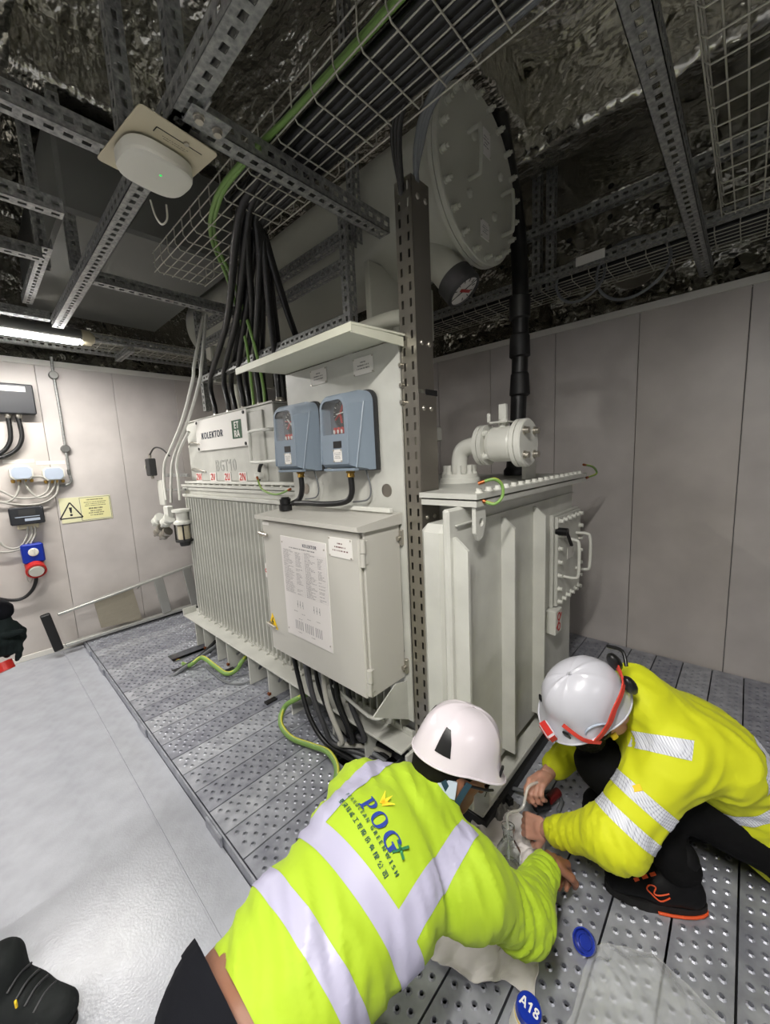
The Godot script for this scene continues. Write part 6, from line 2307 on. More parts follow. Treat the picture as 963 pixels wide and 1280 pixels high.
func smooth_normals(m: MB, fold: Variant = null) -> void:
	for pass_no in (2 if fold != null else 1):
		var N := PackedVector3Array()
		N.resize(m.v.size())
		for i in range(0, m.ix.size(), 3):
			var p := m.v[m.ix[i]]
			var f := (m.v[m.ix[i + 2]] - p).cross(m.v[m.ix[i + 1]] - p)
			N[m.ix[i]] += f
			N[m.ix[i + 1]] += f
			N[m.ix[i + 2]] += f
		for i in N.size():
			N[i] = N[i].normalized()
		m.n = N
		if pass_no == 0 and fold != null:
			for i in m.v.size():
				m.v[i] += N[i] * float(fold.call(m.v[i]))

func carve(src: MB, planes: Array, lift := 0.0, facing := Vector3.ZERO) -> MB: # the piece of a surface inside all planes [normal, offset]
	var out := MB.new()
	for i in range(0, src.ix.size(), 3):
		var P := [src.v[src.ix[i]], src.v[src.ix[i + 1]], src.v[src.ix[i + 2]]]
		var N := [src.n[src.ix[i]], src.n[src.ix[i + 1]], src.n[src.ix[i + 2]]]
		if facing != Vector3.ZERO and (N[0] + N[1] + N[2]).dot(facing) < 0.0:
			continue
		for pl in planes:
			var Q := []
			var R := []
			var c := P.size()
			for j in c:
				var j2 := (j + 1) % c
				var d0: float = (pl[0] as Vector3).dot(P[j]) - pl[1]
				var d1: float = (pl[0] as Vector3).dot(P[j2]) - pl[1]
				if d0 >= 0.0:
					Q.append(P[j])
					R.append(N[j])
				if (d0 >= 0.0) != (d1 >= 0.0):
					var t := d0 / (d0 - d1)
					Q.append((P[j] as Vector3).lerp(P[j2], t))
					R.append((N[j] as Vector3).lerp(N[j2], t))
			P = Q
			N = R
			if P.size() < 3:
				break
		if P.size() < 3:
			continue
		var s := out.v.size()
		for j in P.size():
			out.v.append(P[j] + (N[j] as Vector3).normalized() * lift)
			out.n.append((N[j] as Vector3).normalized())
			out.uv.append(Vector2.ZERO)
		for j in range(1, P.size() - 1):
			out.ix.append_array([s, s + j, s + j + 1])
	return out

func sight_planes(px: Array) -> Array: # planes through the picture edges of a patch, for cutting it out of the surface it lies on
	var pl := []
	var mid := Vector3.ZERO
	for p in px:
		mid += ray(p[0], p[1]).normalized()
	for i in px.size():
		var j := (i + 1) % px.size()
		var n := ray(px[i][0], px[i][1]).cross(ray(px[j][0], px[j][1])).normalized()
		if n.dot(mid) < 0.0:
			n = -n
		pl.append([n, n.dot(CAM)])
	return pl

func hand(f: Field, wrist: Vector3, dir: Vector3, palm: Vector3, thumb: float, curl: Array, spread := 0.0, size := 1.0) -> void: # palm = the way the palm faces, thumb = +1 or -1 side
	dir = dir.normalized()
	palm = (palm - dir * palm.dot(dir)).normalized()
	var lat := dir.cross(palm).normalized() * thumb
	var s := size
	f.add(wrist, wrist + dir * 0.03 * s, 0.024 * s, 0.026 * s, palm, 1.25)
	for i in 4:
		var o: float = (1.5 - i) * 0.021 * s
		f.add(wrist + dir * 0.025 * s + lat * o * 0.7, wrist + dir * 0.082 * s + lat * o, 0.0155 * s, 0.0125 * s, palm, 1.1)
	var lens := [0.040, 0.045, 0.042, 0.033]
	for i in 4:
		var o: float = (1.5 - i) * 0.021 * s
		var p := wrist + dir * 0.085 * s + lat * o
		var d := (dir + lat * spread * (1.5 - i)).normalized()
		var ang := 0.0
		for j in 3:
			var cu: float = curl[i] * [0.8, 1.0, 0.7][j]
			ang += cu
			var dd := d * cos(ang) + palm * sin(ang)
			var L: float = lens[i] * [1.0, 0.68, 0.52][j] * s
			f.add(p, p + dd * L, (0.0105 - 0.0012 * j) * s, (0.0097 - 0.0012 * j) * s)
			p += dd * L
	var tp := wrist + dir * 0.028 * s + lat * 0.03 * s + palm * 0.008 * s
	var tds := [(dir * 0.7 + lat * 0.6 + palm * 0.35).normalized(), (dir * 0.85 + lat * 0.15 + palm * 0.5).normalized(), (dir * 0.8 - lat * 0.25 + palm * 0.55).normalized()]
	for j in 3:
		var L: float = [0.042, 0.032, 0.026][j] * s
		f.add(tp, tp + tds[j] * L, (0.0135 - 0.0018 * j) * s, (0.012 - 0.0018 * j) * s)
		tp += tds[j] * L

func head(f: Field, c: Vector3, B: Basis) -> void: # B.x = own right, B.y = up, -B.z = the way the face looks
	var F := -B.z
	f.add(c + B.y * 0.035 - F * 0.015, c + B.y * 0.03 + F * 0.02, 0.088, 0.082)
	f.add(c - B.y * 0.02 + F * 0.03, c - B.y * 0.085 + F * 0.055, 0.064, 0.036)
	f.add(c + F * 0.092 + B.y * 0.008, c + F * 0.112 - B.y * 0.028, 0.009, 0.013)
	f.add(c - B.y * 0.06 + F * 0.078 - B.x * 0.015, c - B.y * 0.06 + F * 0.078 + B.x * 0.015, 0.010)
	for s in [-1.0, 1.0]:
		f.add(c + B.x * s * 0.085 + B.y * 0.012 - F * 0.004, c + B.x * s * 0.083 - B.y * 0.03 + F * 0.002, 0.014, 0.010, B.x, 1.8)
		f.add(c + F * 0.08 + B.y * 0.03 + B.x * s * 0.032, c + F * 0.078 + B.y * 0.032 + B.x * s * 0.05, 0.010)

# ---------- helmets and heads
func helmet(parent: Node, c: Vector3, B: Basis, mt: Material, vents: bool, size := 1.0) -> MeshInstance3D:
	var F := -B.z
	var m := MB.new()
	var shape := func(s: float, t: float) -> Vector3: # s: rim to crown, t: round
		var an := -TAU * t
		var el := PI * 0.5 * s
		var front := cos(an)   # 1 in front
		var side := sin(an)
		var rr := 1.0 + 0.026 * exp(-pow(side / 0.15, 2.0)) * smoothstep(0.1, 0.5, s) + 0.018 * exp(-pow((absf(side) - 0.66) / 0.07, 2.0)) * smoothstep(0.05, 0.4, s) * (1.0 - smoothstep(0.8, 1.0, s))
		var ce := pow(maxf(cos(el), 0.0), 0.82)
		var p := F * (front * 0.140 * ce) + B.x * (side * 0.114 * ce) + B.y * (sin(el) * 0.138)
		p *= rr
		if s < 0.2:
			var k := (0.2 - s) / 0.2
			var flare := 0.006 + 0.045 * maxf(front - 0.25, 0.0) * k
			p += (F * front + B.x * side) * flare * k
			p -= B.y * (0.022 + 0.028 * maxf(-front, 0.0) + 0.016 * (1.0 - absf(side)) * maxf(front, 0.0)) * k
		return c + p * size
	m.sheet(26, 72, shape, 0.0)
	m.sheet(6, 72, func(s: float, t: float) -> Vector3:
		var q: Vector3 = shape.call(0.16 * (1.0 - s), t)
		return c + (q - c) * 0.965)
	m.sheet(1, 72, func(s: float, t: float) -> Vector3:
		var q: Vector3 = shape.call(0.0, t)
		return c + (q - c) * (0.965 + 0.035 * s))
	var sh := part(parent, "helmet", m, mt)
	# rim edge strip, so that the shell has a thickness
	m = MB.new()
	var rim := []
	for i in 73:
		rim.append(shape.call(0.0, i / 72.0))
	m.tube(rim, 0.0035, 6, false)
	part(sh, "rim", m, mt)
	if vents:
		for s in [-1.0, 1.0]:
			m = MB.new()
			var t0: float = 0.36 if s > 0 else 0.64
			m.sheet(8, 8, func(u: float, v: float) -> Vector3:
				var w: Vector3 = shape.call(lerpf(0.10, 0.36, u), t0 + s * lerpf(-0.034, 0.028, v) * (1.0 - 0.65 * u) + s * 0.018 * u)
				return w + (w - c).normalized() * 0.0022)
			part(sh, "vent", m, M.black_plastic)
	for s in [-1.0, 1.0]:
		m = MB.new()
		var w: Vector3 = shape.call(0.07, 0.10 if s > 0 else 0.90)
		var n := (w - c).normalized()
		m.xf = Transform3D(Basis(B.y.cross(n).normalized(), B.y, n).orthonormalized(), w)
		m.box(Vector3.ZERO, Vector3(0.022, 0.042, 0.008), 0.003)
		part(sh, "clip", m, M.black_plastic)
	return sh

func ribbon(pts: Array, w: float, th: float, nrm: Vector3) -> MB:
	var m := MB.new()
	var c := curve(pts, 5)
	for i in c.size() - 1:
		var d: Vector3 = (c[i + 1] - c[i])
		if d.length() > 1e-5:
			m.bar(c[i] - d * 0.12, c[i + 1] + d * 0.12, w, th, nrm)
	return m

func stroke_text(rows: Array, o: Vector3, ex: Vector3, ey: Vector3, f: Field, nrm: Vector3, w: float) -> MB: # rows: list of [x0,y0,x1,y1] bars laid on the shirt
	var m := MB.new()
	for r in rows:
		var a: Vector3 = o + ex * r[0] + ey * r[1]
		var b: Vector3 = o + ex * r[2] + ey * r[3]
		a = f.hit(a + nrm * 0.25, -nrm, 0.0, 0.6) + nrm * 0.0035
		b = f.hit(b + nrm * 0.25, -nrm, 0.0, 0.6) + nrm * 0.0035
		m.bar(a, b, w, 0.0008, nrm)
	return m

func glyphs_on(s: String, size: float, o: Vector3, ex: Vector3, ey: Vector3, f: Field, nrm: Vector3, serif: bool, lift: float, extra := 0.0, bold := true) -> MB: # lettering printed on cloth: each point follows the surface
	var m := MB.new()
	var x := 0.0
	for ch in s:
		var t := TextMesh.new()
		t.text = ch
		t.font = font(bold, serif)
		t.font_size = 48
		t.pixel_size = 1.0 / 34.0
		t.depth = 0.0
		t.curve_step = 3.0
		t.horizontal_alignment = HORIZONTAL_ALIGNMENT_LEFT
		var adv: float = font(bold, serif).get_string_size(ch, HORIZONTAL_ALIGNMENT_LEFT, -1, 48).x / 34.0
		if ch != " ":
			var arr := t.get_mesh_arrays()
			var V: PackedVector3Array = arr[Mesh.ARRAY_VERTEX]
			var I: PackedInt32Array = arr[Mesh.ARRAY_INDEX] if arr[Mesh.ARRAY_INDEX] != null else PackedInt32Array(range(V.size()))
			var b := m.v.size()
			for p in V:
				var q := o + ex * ((x + p.x) * size) + ey * ((p.y + 0.49) * size)
				q = f.hit(q + nrm * 0.25, -nrm, 0.0, 0.6) + nrm * lift
				m.v.append(q)
				m.n.append(nrm)
				m.uv.append(Vector2.ZERO)
			for i in I:
				m.ix.append(b + i)
		x += adv + extra
	return m

func folds(seed_no: int, dir: Vector3, along: float, across: float, amp: float, base: float) -> Callable:
	var n := FastNoiseLite.new()
	n.seed = seed_no
	n.frequency = 1.0
	n.fractal_octaves = 2
	dir = dir.normalized()
	return func(p: Vector3) -> float:
		var s := p.dot(dir)
		var q := dir * s * along + (p - dir * s) * across
		var v := n.get_noise_3dv(q)
		return amp * (1.0 - absf(v) * 3.0) * 0.5 + base * n.get_noise_3dv(p * 9.0)

# ---------- the man in the lime shirt, kneeling with his back to us
func build_person_lime() -> void:
	var t := thing("person", "person in lime high-visibility shirt and white helmet kneeling over the sample bottle", "person")
	var N := Vector3(0.776, 0.625, -0.634)
	var P := Vector3(0.205, 0.52, -0.635)
	var LS := Vector3(0.680, 0.585, -0.790)
	var RS := Vector3(0.745, 0.500, -0.470)
	var RE := Vector3(0.892, 0.318, -0.388)
	var RW := Vector3(1.165, 0.212, -0.420)
	var RH := Vector3(1.275, 0.135, -0.410)
	var LE := Vector3(0.93, 0.36, -0.85)
	var LW := Vector3(1.10, 0.16, -0.74)
	var spine := (N - P).normalized()
	var lat := (RS - LS)
	lat = (lat - spine * lat.dot(spine)).normalized()
	var backn := lat.cross(spine).normalized()
	if backn.y < 0.0:
		backn = -backn
	var C := N.lerp(P, 0.36) - backn * 0.01
	var Wa := N.lerp(P, 0.72)
	# head
	var hc := at_d(1.20, 565, 962)
	var look := (CR * 0.88 + CD * 0.36 + CF * 0.12).normalized()
	var upv := (-CD * 0.93 - CR * 0.02 - CF * 0.02)
	upv = (upv - look * upv.dot(look)).normalized()
	var HB := Basis(look.cross(upv), upv, -look)
	# clothing field
	var f := Field.new()
	f.k = 0.07
	f.add(P.lerp(at_d(0.74, 318, 1330), 0.5), Wa, 0.155, 0.152, backn, 1.15)
	f.add(Wa, C, 0.152, 0.165, backn, 1.2)
	f.add(C + lat * 0.05, N + lat * 0.03 - spine * 0.03 - backn * 0.035, 0.145, 0.085, backn, 1.25)
	f.add(C - lat * 0.04, N - lat * 0.04 - spine * 0.02 - backn * 0.035, 0.145, 0.085, backn, 1.25)
	f.add(LS, RS, 0.085, 0.088)
	f.add(RS, RE, 0.092, 0.066)
	f.add(RE, RW - (RW - RE).normalized() * 0.035, 0.066, 0.046)
	f.add(LS, LE, 0.085, 0.06)
	f.add(LE, LW - (LW - LE).normalized() * 0.03, 0.058, 0.042)
	f.add(N - backn * 0.045 - spine * 0.03, N.lerp(hc - upv * 0.06, 0.28) - backn * 0.03, 0.078, 0.070)
	var m := MB.new()
	f.nets(m, 0.0095)
	var fold_t := folds(3, spine * 0.9 + lat * 0.5, 14.0, 3.2, 0.0125, 0.004)
	var fold_a := folds(9, RW - RE, 26.0, 6.0, 0.014, 0.003)
	var arm_c := RE
	var print_c := f.hit(CAM, ray(462, 1045))
	smooth_normals(m, func(p: Vector3) -> float:
		var k := smoothstep(0.26, 0.10, p.distance_to(arm_c)) 
		if (p - RE).dot((RW - RE).normalized()) > 0.0 and p.distance_to(Geometry3D.get_closest_point_to_segment(p, RE, RW)) < 0.09:
			k = 1.0
		return float(fold_t.call(p)) * (1.0 - k) * lerpf(0.12, 1.0, smoothstep(0.09, 0.20, p.distance_to(print_c))) + float(fold_a.call(p)) * k)
	var hem := P + spine * 0.03
	var cuff_d := (RW - RE).normalized()
	var lcd := (LW - LE).normalized()
	var shirt := carve(m, [[spine, spine.dot(hem)]])
	var neck_cut := hc - upv * 0.03
	var sh := part(t, "shirt", shirt, M.hivis_lime, "lime high-visibility shirt with silver bands and printed back")
	# silver bands round the trunk and over the shoulders
	var trunk := [[-lat, -lat.dot(N + lat * 0.235)]]
	for q in [[0.135, 0.183], [0.262, 0.318]]:
		var s0: float = spine.dot(P) + q[0]
		var s1: float = spine.dot(P) + q[1]
		part(sh, "reflective_band", carve(shirt, [[spine, s0], [-spine, -s1]] + trunk, 0.002), M.band)
	for sg in [-1.0, 1.0]:
		var l: Vector3 = lat * sg
		var d0: float = l.dot(N) + 0.118
		part(sh, "shoulder_band", carve(shirt, [[l, d0], [-l, -(d0 + 0.052)], [spine, spine.dot(P) + 0.318], [-spine, -(spine.dot(N) + 0.02)]], 0.002, backn), M.band)
	# collar
	m = MB.new()
	var col := []
	var cax := (hc - upv * 0.05 - N).normalized()
	var cb := m.frame(cax)
	for i in 25:
		var an := TAU * i / 24.0
		col.append(N.lerp(hc - upv * 0.06, 0.36) - backn * 0.03 + (cb.x * cos(an) + cb.y * sin(an)) * 0.072)
	m.tube(col, 0.015, 8, false)
	part(sh, "collar", m, M.collar_grey)
	# print on the back
	var o := f.hit(CAM, ray(448, 1006))
	var e1 := f.hit(CAM, ray(479, 1055))
	var ex := (e1 - o).normalized()
	var nb := f.normal(o.lerp(e1, 0.5))
	ex = (ex - nb * ex.dot(nb)).normalized()
	var ey := nb.cross(ex).normalized()
	part(sh, "print_letters", glyphs_on("POG", 0.041, o, ex, ey, f, nb, true, 0.006, 0.12), M.print_blue)
	var o2 := f.hit(CAM, ray(432, 995))
	part(sh, "print_small", glyphs_on("PEAKOCEAN GREENWISH", 0.0092, o2, ex, ey, f, nb, false, 0.006, 0.40, true), M.print_green)
	# Chinese line, drawn as strokes
	var G := {
		"a": [[1, 9, 9, 9], [5, 10, 5, 7], [2, 7, 8, 7], [2, 5, 8, 5], [2, 7, 2, 3], [8, 7, 8, 3], [3, 3, 7, 3], [1, 1, 9, 1]],
		"b": [[1, 9, 2, 7], [1, 5, 2, 4], [1, 1, 3, 3], [4, 9, 9, 9], [8, 9, 8, 1], [4, 6, 6, 6], [4, 6, 4, 3], [6, 6, 6, 3], [4, 3, 6, 3]],
		"c": [[2, 10, 1, 7], [3, 8, 1, 5], [1, 4, 3, 4], [2, 5, 2, 1], [5, 9, 9, 9], [5, 7, 9, 7], [7, 7, 7, 1], [5, 5, 9, 5], [5, 3, 9, 1], [9, 3, 5, 1]],
		"d": [[1, 8, 4, 8], [1, 6, 4, 6], [1, 6, 1, 1], [4, 6, 4, 1], [1, 4, 4, 4], [6, 10, 6, 6], [6, 8, 9, 8], [6, 5, 6, 1], [6, 3, 9, 3], [6, 1, 9, 1]],
		"gong": [[1, 9, 9, 9], [5, 9, 5, 1], [1, 1, 9, 1]],
		"cheng": [[1, 9, 4, 9], [1, 7, 4, 7], [3, 9, 3, 1], [3, 6, 1, 3], [5, 9, 9, 9], [5, 9, 5, 6], [9, 9, 9, 6], [5, 6, 9, 6], [5, 4, 9, 4], [7, 5, 7, 1], [5, 1, 9, 1]],
		"gu": [[1, 9, 4, 9], [1, 9, 1, 1], [4, 9, 4, 1], [1, 6, 4, 6], [1, 4, 4, 4], [6, 10, 5, 7], [6, 9, 8, 9], [8, 9, 9, 6], [5, 5, 9, 5], [9, 5, 5, 1], [6, 4, 9, 1]],
		"fen": [[3, 10, 1, 6], [2, 7, 2, 1], [6, 10, 4, 6], [7, 10, 9, 6], [4, 5, 9, 5], [9, 5, 8, 1], [6, 5, 4, 1]],
		"you": [[1, 8, 9, 8], [5, 10, 1, 4], [3, 6, 8, 6], [3, 6, 3, 1], [8, 6, 8, 1], [3, 4, 8, 4], [3, 3, 8, 3]],
		"xian": [[1, 9, 1, 1], [1, 9, 3, 9], [3, 9, 2, 6], [2, 6, 3, 4], [5, 9, 9, 9], [5, 7, 9, 7], [5, 5, 9, 5], [5, 9, 5, 1], [9, 9, 9, 5], [6, 5, 9, 1], [5, 1, 7, 3]],
		"gng": [[3, 9, 1, 5], [7, 9, 9, 5], [5, 6, 2, 1], [2, 1, 8, 1], [7, 4, 9, 1]],
		"si": [[1, 9, 9, 9], [9, 9, 9, 1], [9, 1, 7, 2], [2, 7, 7, 7], [2, 5, 6, 5], [2, 5, 2, 2], [6, 5, 6, 2], [2, 2, 6, 2]]}
	var rows := []
	var seq := ["a", "b", "c", "d", "gong", "cheng", "gu", "fen", "you", "xian", "gng", "si"]
	for i in seq.size():
		for r in G[seq[i]]:
			rows.append([i * 0.0175 + r[0] * 0.0013, r[1] * 0.0013, i * 0.0175 + r[2] * 0.0013, r[3] * 0.0013])
	var o3 := f.hit(CAM, ray(423, 1003))
	part(sh, "print_characters", stroke_text(rows, o3, ex, ey, f, nb, 0.0016), M.print_green)
	var lf := f.hit(CAM, ray(478, 1006))
	m = MB.new()
	for k in 3:
		var an := -0.7 + 0.7 * k
		var d := (ey * cos(an) + ex * sin(an))
		var sd := d.cross(nb)
		m.face([lf - sd * 0.007 + nb * 0.006, lf + d * 0.034 + nb * 0.006, lf + sd * 0.007 + nb * 0.006], nb)
	part(sh, "print_flame", m, M.print_orange)
	lf = f.hit(CAM, ray(501, 1064))
	m = MB.new()
	for k in 4:
		var an := 0.35 + TAU * k / 4.0
		var d := (ey * cos(an) + ex * sin(an))
		m.bar(lf + nb * 0.0065, lf + nb * 0.0065 + d * 0.021, 0.006, 0.0008, nb)
	part(sh, "print_windmill", m, M.print_leaf)
	var hipc := at_d(0.74, 332, 1330)
	# body under the clothes, head, hands: one mesh
	var b := Field.new()
	b.k = 0.05
	b.add(P + spine * 0.02, N - spine * 0.14 - backn * 0.045, 0.124, 0.10, backn, 1.2)
	b.add(P + spine * 0.02, hipc, 0.105, 0.11)
	b.add(N - backn * 0.05, hc - upv * 0.06 - look * 0.02, 0.05, 0.052)
	b.add(LS - backn * 0.035, RS - backn * 0.035, 0.05)
	b.add(RS, RE, 0.06, 0.045)
	b.add(RE, RW + cuff_d * 0.01, 0.042, 0.031)
	b.add(LS, LE, 0.06, 0.045)
	b.add(LE, LW, 0.042, 0.031)
	var hipl := hipc - lat * 0.10
	var hipr := hipc + lat * 0.10
	b.add(hipl, hipr, 0.11)
	m = MB.new()
	b.nets(m, 0.014)
	var h := Field.new()
	h.k = 0.022
	head(h, hc, HB)
	h.add(hc - upv * 0.05 - look * 0.02, hc.lerp(N, 0.6) - backn * 0.03, 0.054, 0.05)
	h.nets(m, 0.0048)
	var hd := Field.new()
	hd.k = 0.008
	hand(hd, RW + cuff_d * 0.015, RH - RW, Vector3(-0.35, -1.0, 0.15), -1.0, [0.95, 1.0, 1.05, 1.1], 0.0, 1.05)
	hd.nets(m, 0.0036)
	hd = Field.new()
	hd.k = 0.008
	hand(hd, LW + lcd * 0.01, Vector3(0.5, -0.55, 0.5), Vector3(0.2, -0.8, 0.5), 1.0, [0.5, 0.55, 0.6, 0.65], 0.0, 1.0)
	hd.nets(m, 0.004)
	smooth_normals(m)
	part(t, "body", m, M.skin_tan)
	# hair, head gear
	var hr := Field.new()
	hr.k = 0.03
	hr.add(hc + upv * 0.02 - look * 0.05, hc - upv * 0.09 - look * 0.07, 0.074, 0.05)
	hr.add(hc + upv * 0.045 - look * 0.01, hc + upv * 0.03 - look * 0.04, 0.090, 0.088)
	m = MB.new()
	hr.nets(m, 0.006)
	smooth_normals(m)
	part(t, "hair", m, M.hair)
	helmet(t, hc + upv * 0.075 - look * 0.008, HB, M.helmet_white, true, 0.93)
	var rt := HB.x
	m = ribbon([hc - rt * 0.0 - look * 0.098 - upv * 0.01, hc + rt * 0.07 - look * 0.075 - upv * 0.012, hc + rt * 0.098 - look * 0.02 + upv * 0.0], 0.045, 0.006, rt - look)
	part(t, "nape_pad", m, M.pale_blue)
	m = ribbon([hc + rt * 0.098 + look * 0.01 + upv * 0.03, hc + rt * 0.094 + look * 0.0 - upv * 0.04, hc + rt * 0.06 + look * 0.03 - upv * 0.105, hc + look * 0.05 - upv * 0.128], 0.018, 0.003, rt)
	part(t, "chin_strap", m, M.strap_teal)
	m = ribbon([hc + rt * 0.09 - look * 0.06 + upv * 0.01, hc + rt * 0.09 - look * 0.02 - upv * 0.03, hc + rt * 0.07 + look * 0.02 - upv * 0.09], 0.016, 0.003, rt)
	part(t, "chin_strap", m, M.strap_teal)
	# safety glasses
	m = MB.new()
	m.tube(curve([hc + rt * 0.095 - look * 0.0 + upv * 0.022, hc + rt * 0.085 + look * 0.07 + upv * 0.02, hc + rt * 0.07 + look * 0.105 + upv * 0.018], 4), 0.004, 6)
	part(t, "glasses_arm", m, M.black_plastic)
	m = MB.new()
	m.sheet(6, 14, func(s: float, u: float) -> Vector3:
		var an := lerpf(-1.0, 1.0, u)
		return hc + rt * (sin(an) * 0.082) + look * (0.062 + cos(an) * 0.052) + upv * (0.036 - 0.045 * s), 0.002)
	part(t, "glasses_lens", m, M.dark_lens)
	# trousers and boots
	var tr := Field.new()
	tr.k = 0.06
	tr.add(hipl, hipr, 0.138)
	tr.add(P + spine * 0.02 - lat * 0.04, P + spine * 0.02 + lat * 0.04, 0.130, 0.130, backn, 1.2)
	tr.add(P, hipc, 0.126, 0.14)
	for sg in [-1.0, 1.0]:
		var hp: Vector3 = hipc + lat * 0.10 * sg
		var kn := Vector3(hp.x + 0.28, 0.07, hp.z + 0.05 * sg)
		var an := Vector3(hp.x - 0.14, 0.05, kn.z)
		tr.add(hp, kn, 0.10, 0.072)
		tr.add(kn, an, 0.068, 0.05)
		boot(t, an + Vector3(-0.02, -0.0, 0), Vector3(-0.5, -0.85, 0), Vector3(-0.9, 0.3, 0), M.boot_black)
	m = MB.new()
	tr.nets(m, 0.012)
	smooth_normals(m, folds(31, spine, 12.0, 5.0, 0.006, 0.004))
	var tw := spine.dot(hem) - 0.02
	var legs := carve(m, [[-spine, -tw]])
	var front := carve(m, [[spine, tw], [Vector3.DOWN, -(P.y - 0.03)]])
	var base := legs.v.size()
	legs.v.append_array(front.v)
	legs.n.append_array(front.n)
	legs.uv.append_array(front.uv)
	for i in front.ix:
		legs.ix.append(i + base)
	part(t, "trousers", legs, M.trouser)
	part(t, "waistband", carve(m, [[-spine, -tw], [spine, tw - 0.03]], 0.004), M.trouser)

func boot(parent: Node, ankle: Vector3, toe_dir: Vector3, up: Vector3, mt: Material) -> Field: # upper as a soft body, sole as a slab
	toe_dir = toe_dir.normalized()
	up = (up - toe_dir * up.dot(toe_dir)).normalized()
	var s := toe_dir.cross(up)
	var f := Field.new()
	f.k = 0.03
	f.add(ankle + up * 0.09 - toe_dir * 0.005, ankle, 0.056, 0.056)
	f.add(ankle - toe_dir * 0.035 - up * 0.035, ankle + toe_dir * 0.06 - up * 0.03, 0.048, 0.053)
	f.add(ankle + toe_dir * 0.05 - up * 0.028, ankle + toe_dir * 0.175 - up * 0.046, 0.054, 0.048, up, 1.05)
	var m := MB.new()
	f.nets(m, 0.008)
	smooth_normals(m)
	var o := part(parent, "boot", carve(m, [[up, up.dot(ankle) - 0.078]]), mt)
	m = MB.new()
	var pl := PackedVector2Array()
	for i in 32:
		var an := TAU * i / 32.0
		var x := cos(an) * 0.157 + 0.066
		var w := 0.050 + 0.008 * cos(an) - 0.008 * pow(maxf(0.0, 1.0 - absf(cos(an) + 0.15) * 2.5), 2.0)
		pl.append(Vector2(x, sin(an) * w))
	m.prism(pl, 0.034, Transform3D(Basis(toe_dir, up.cross(toe_dir), up), ankle - up * 0.106))
	part(o, "sole", m, M.boot_sole)
	return f

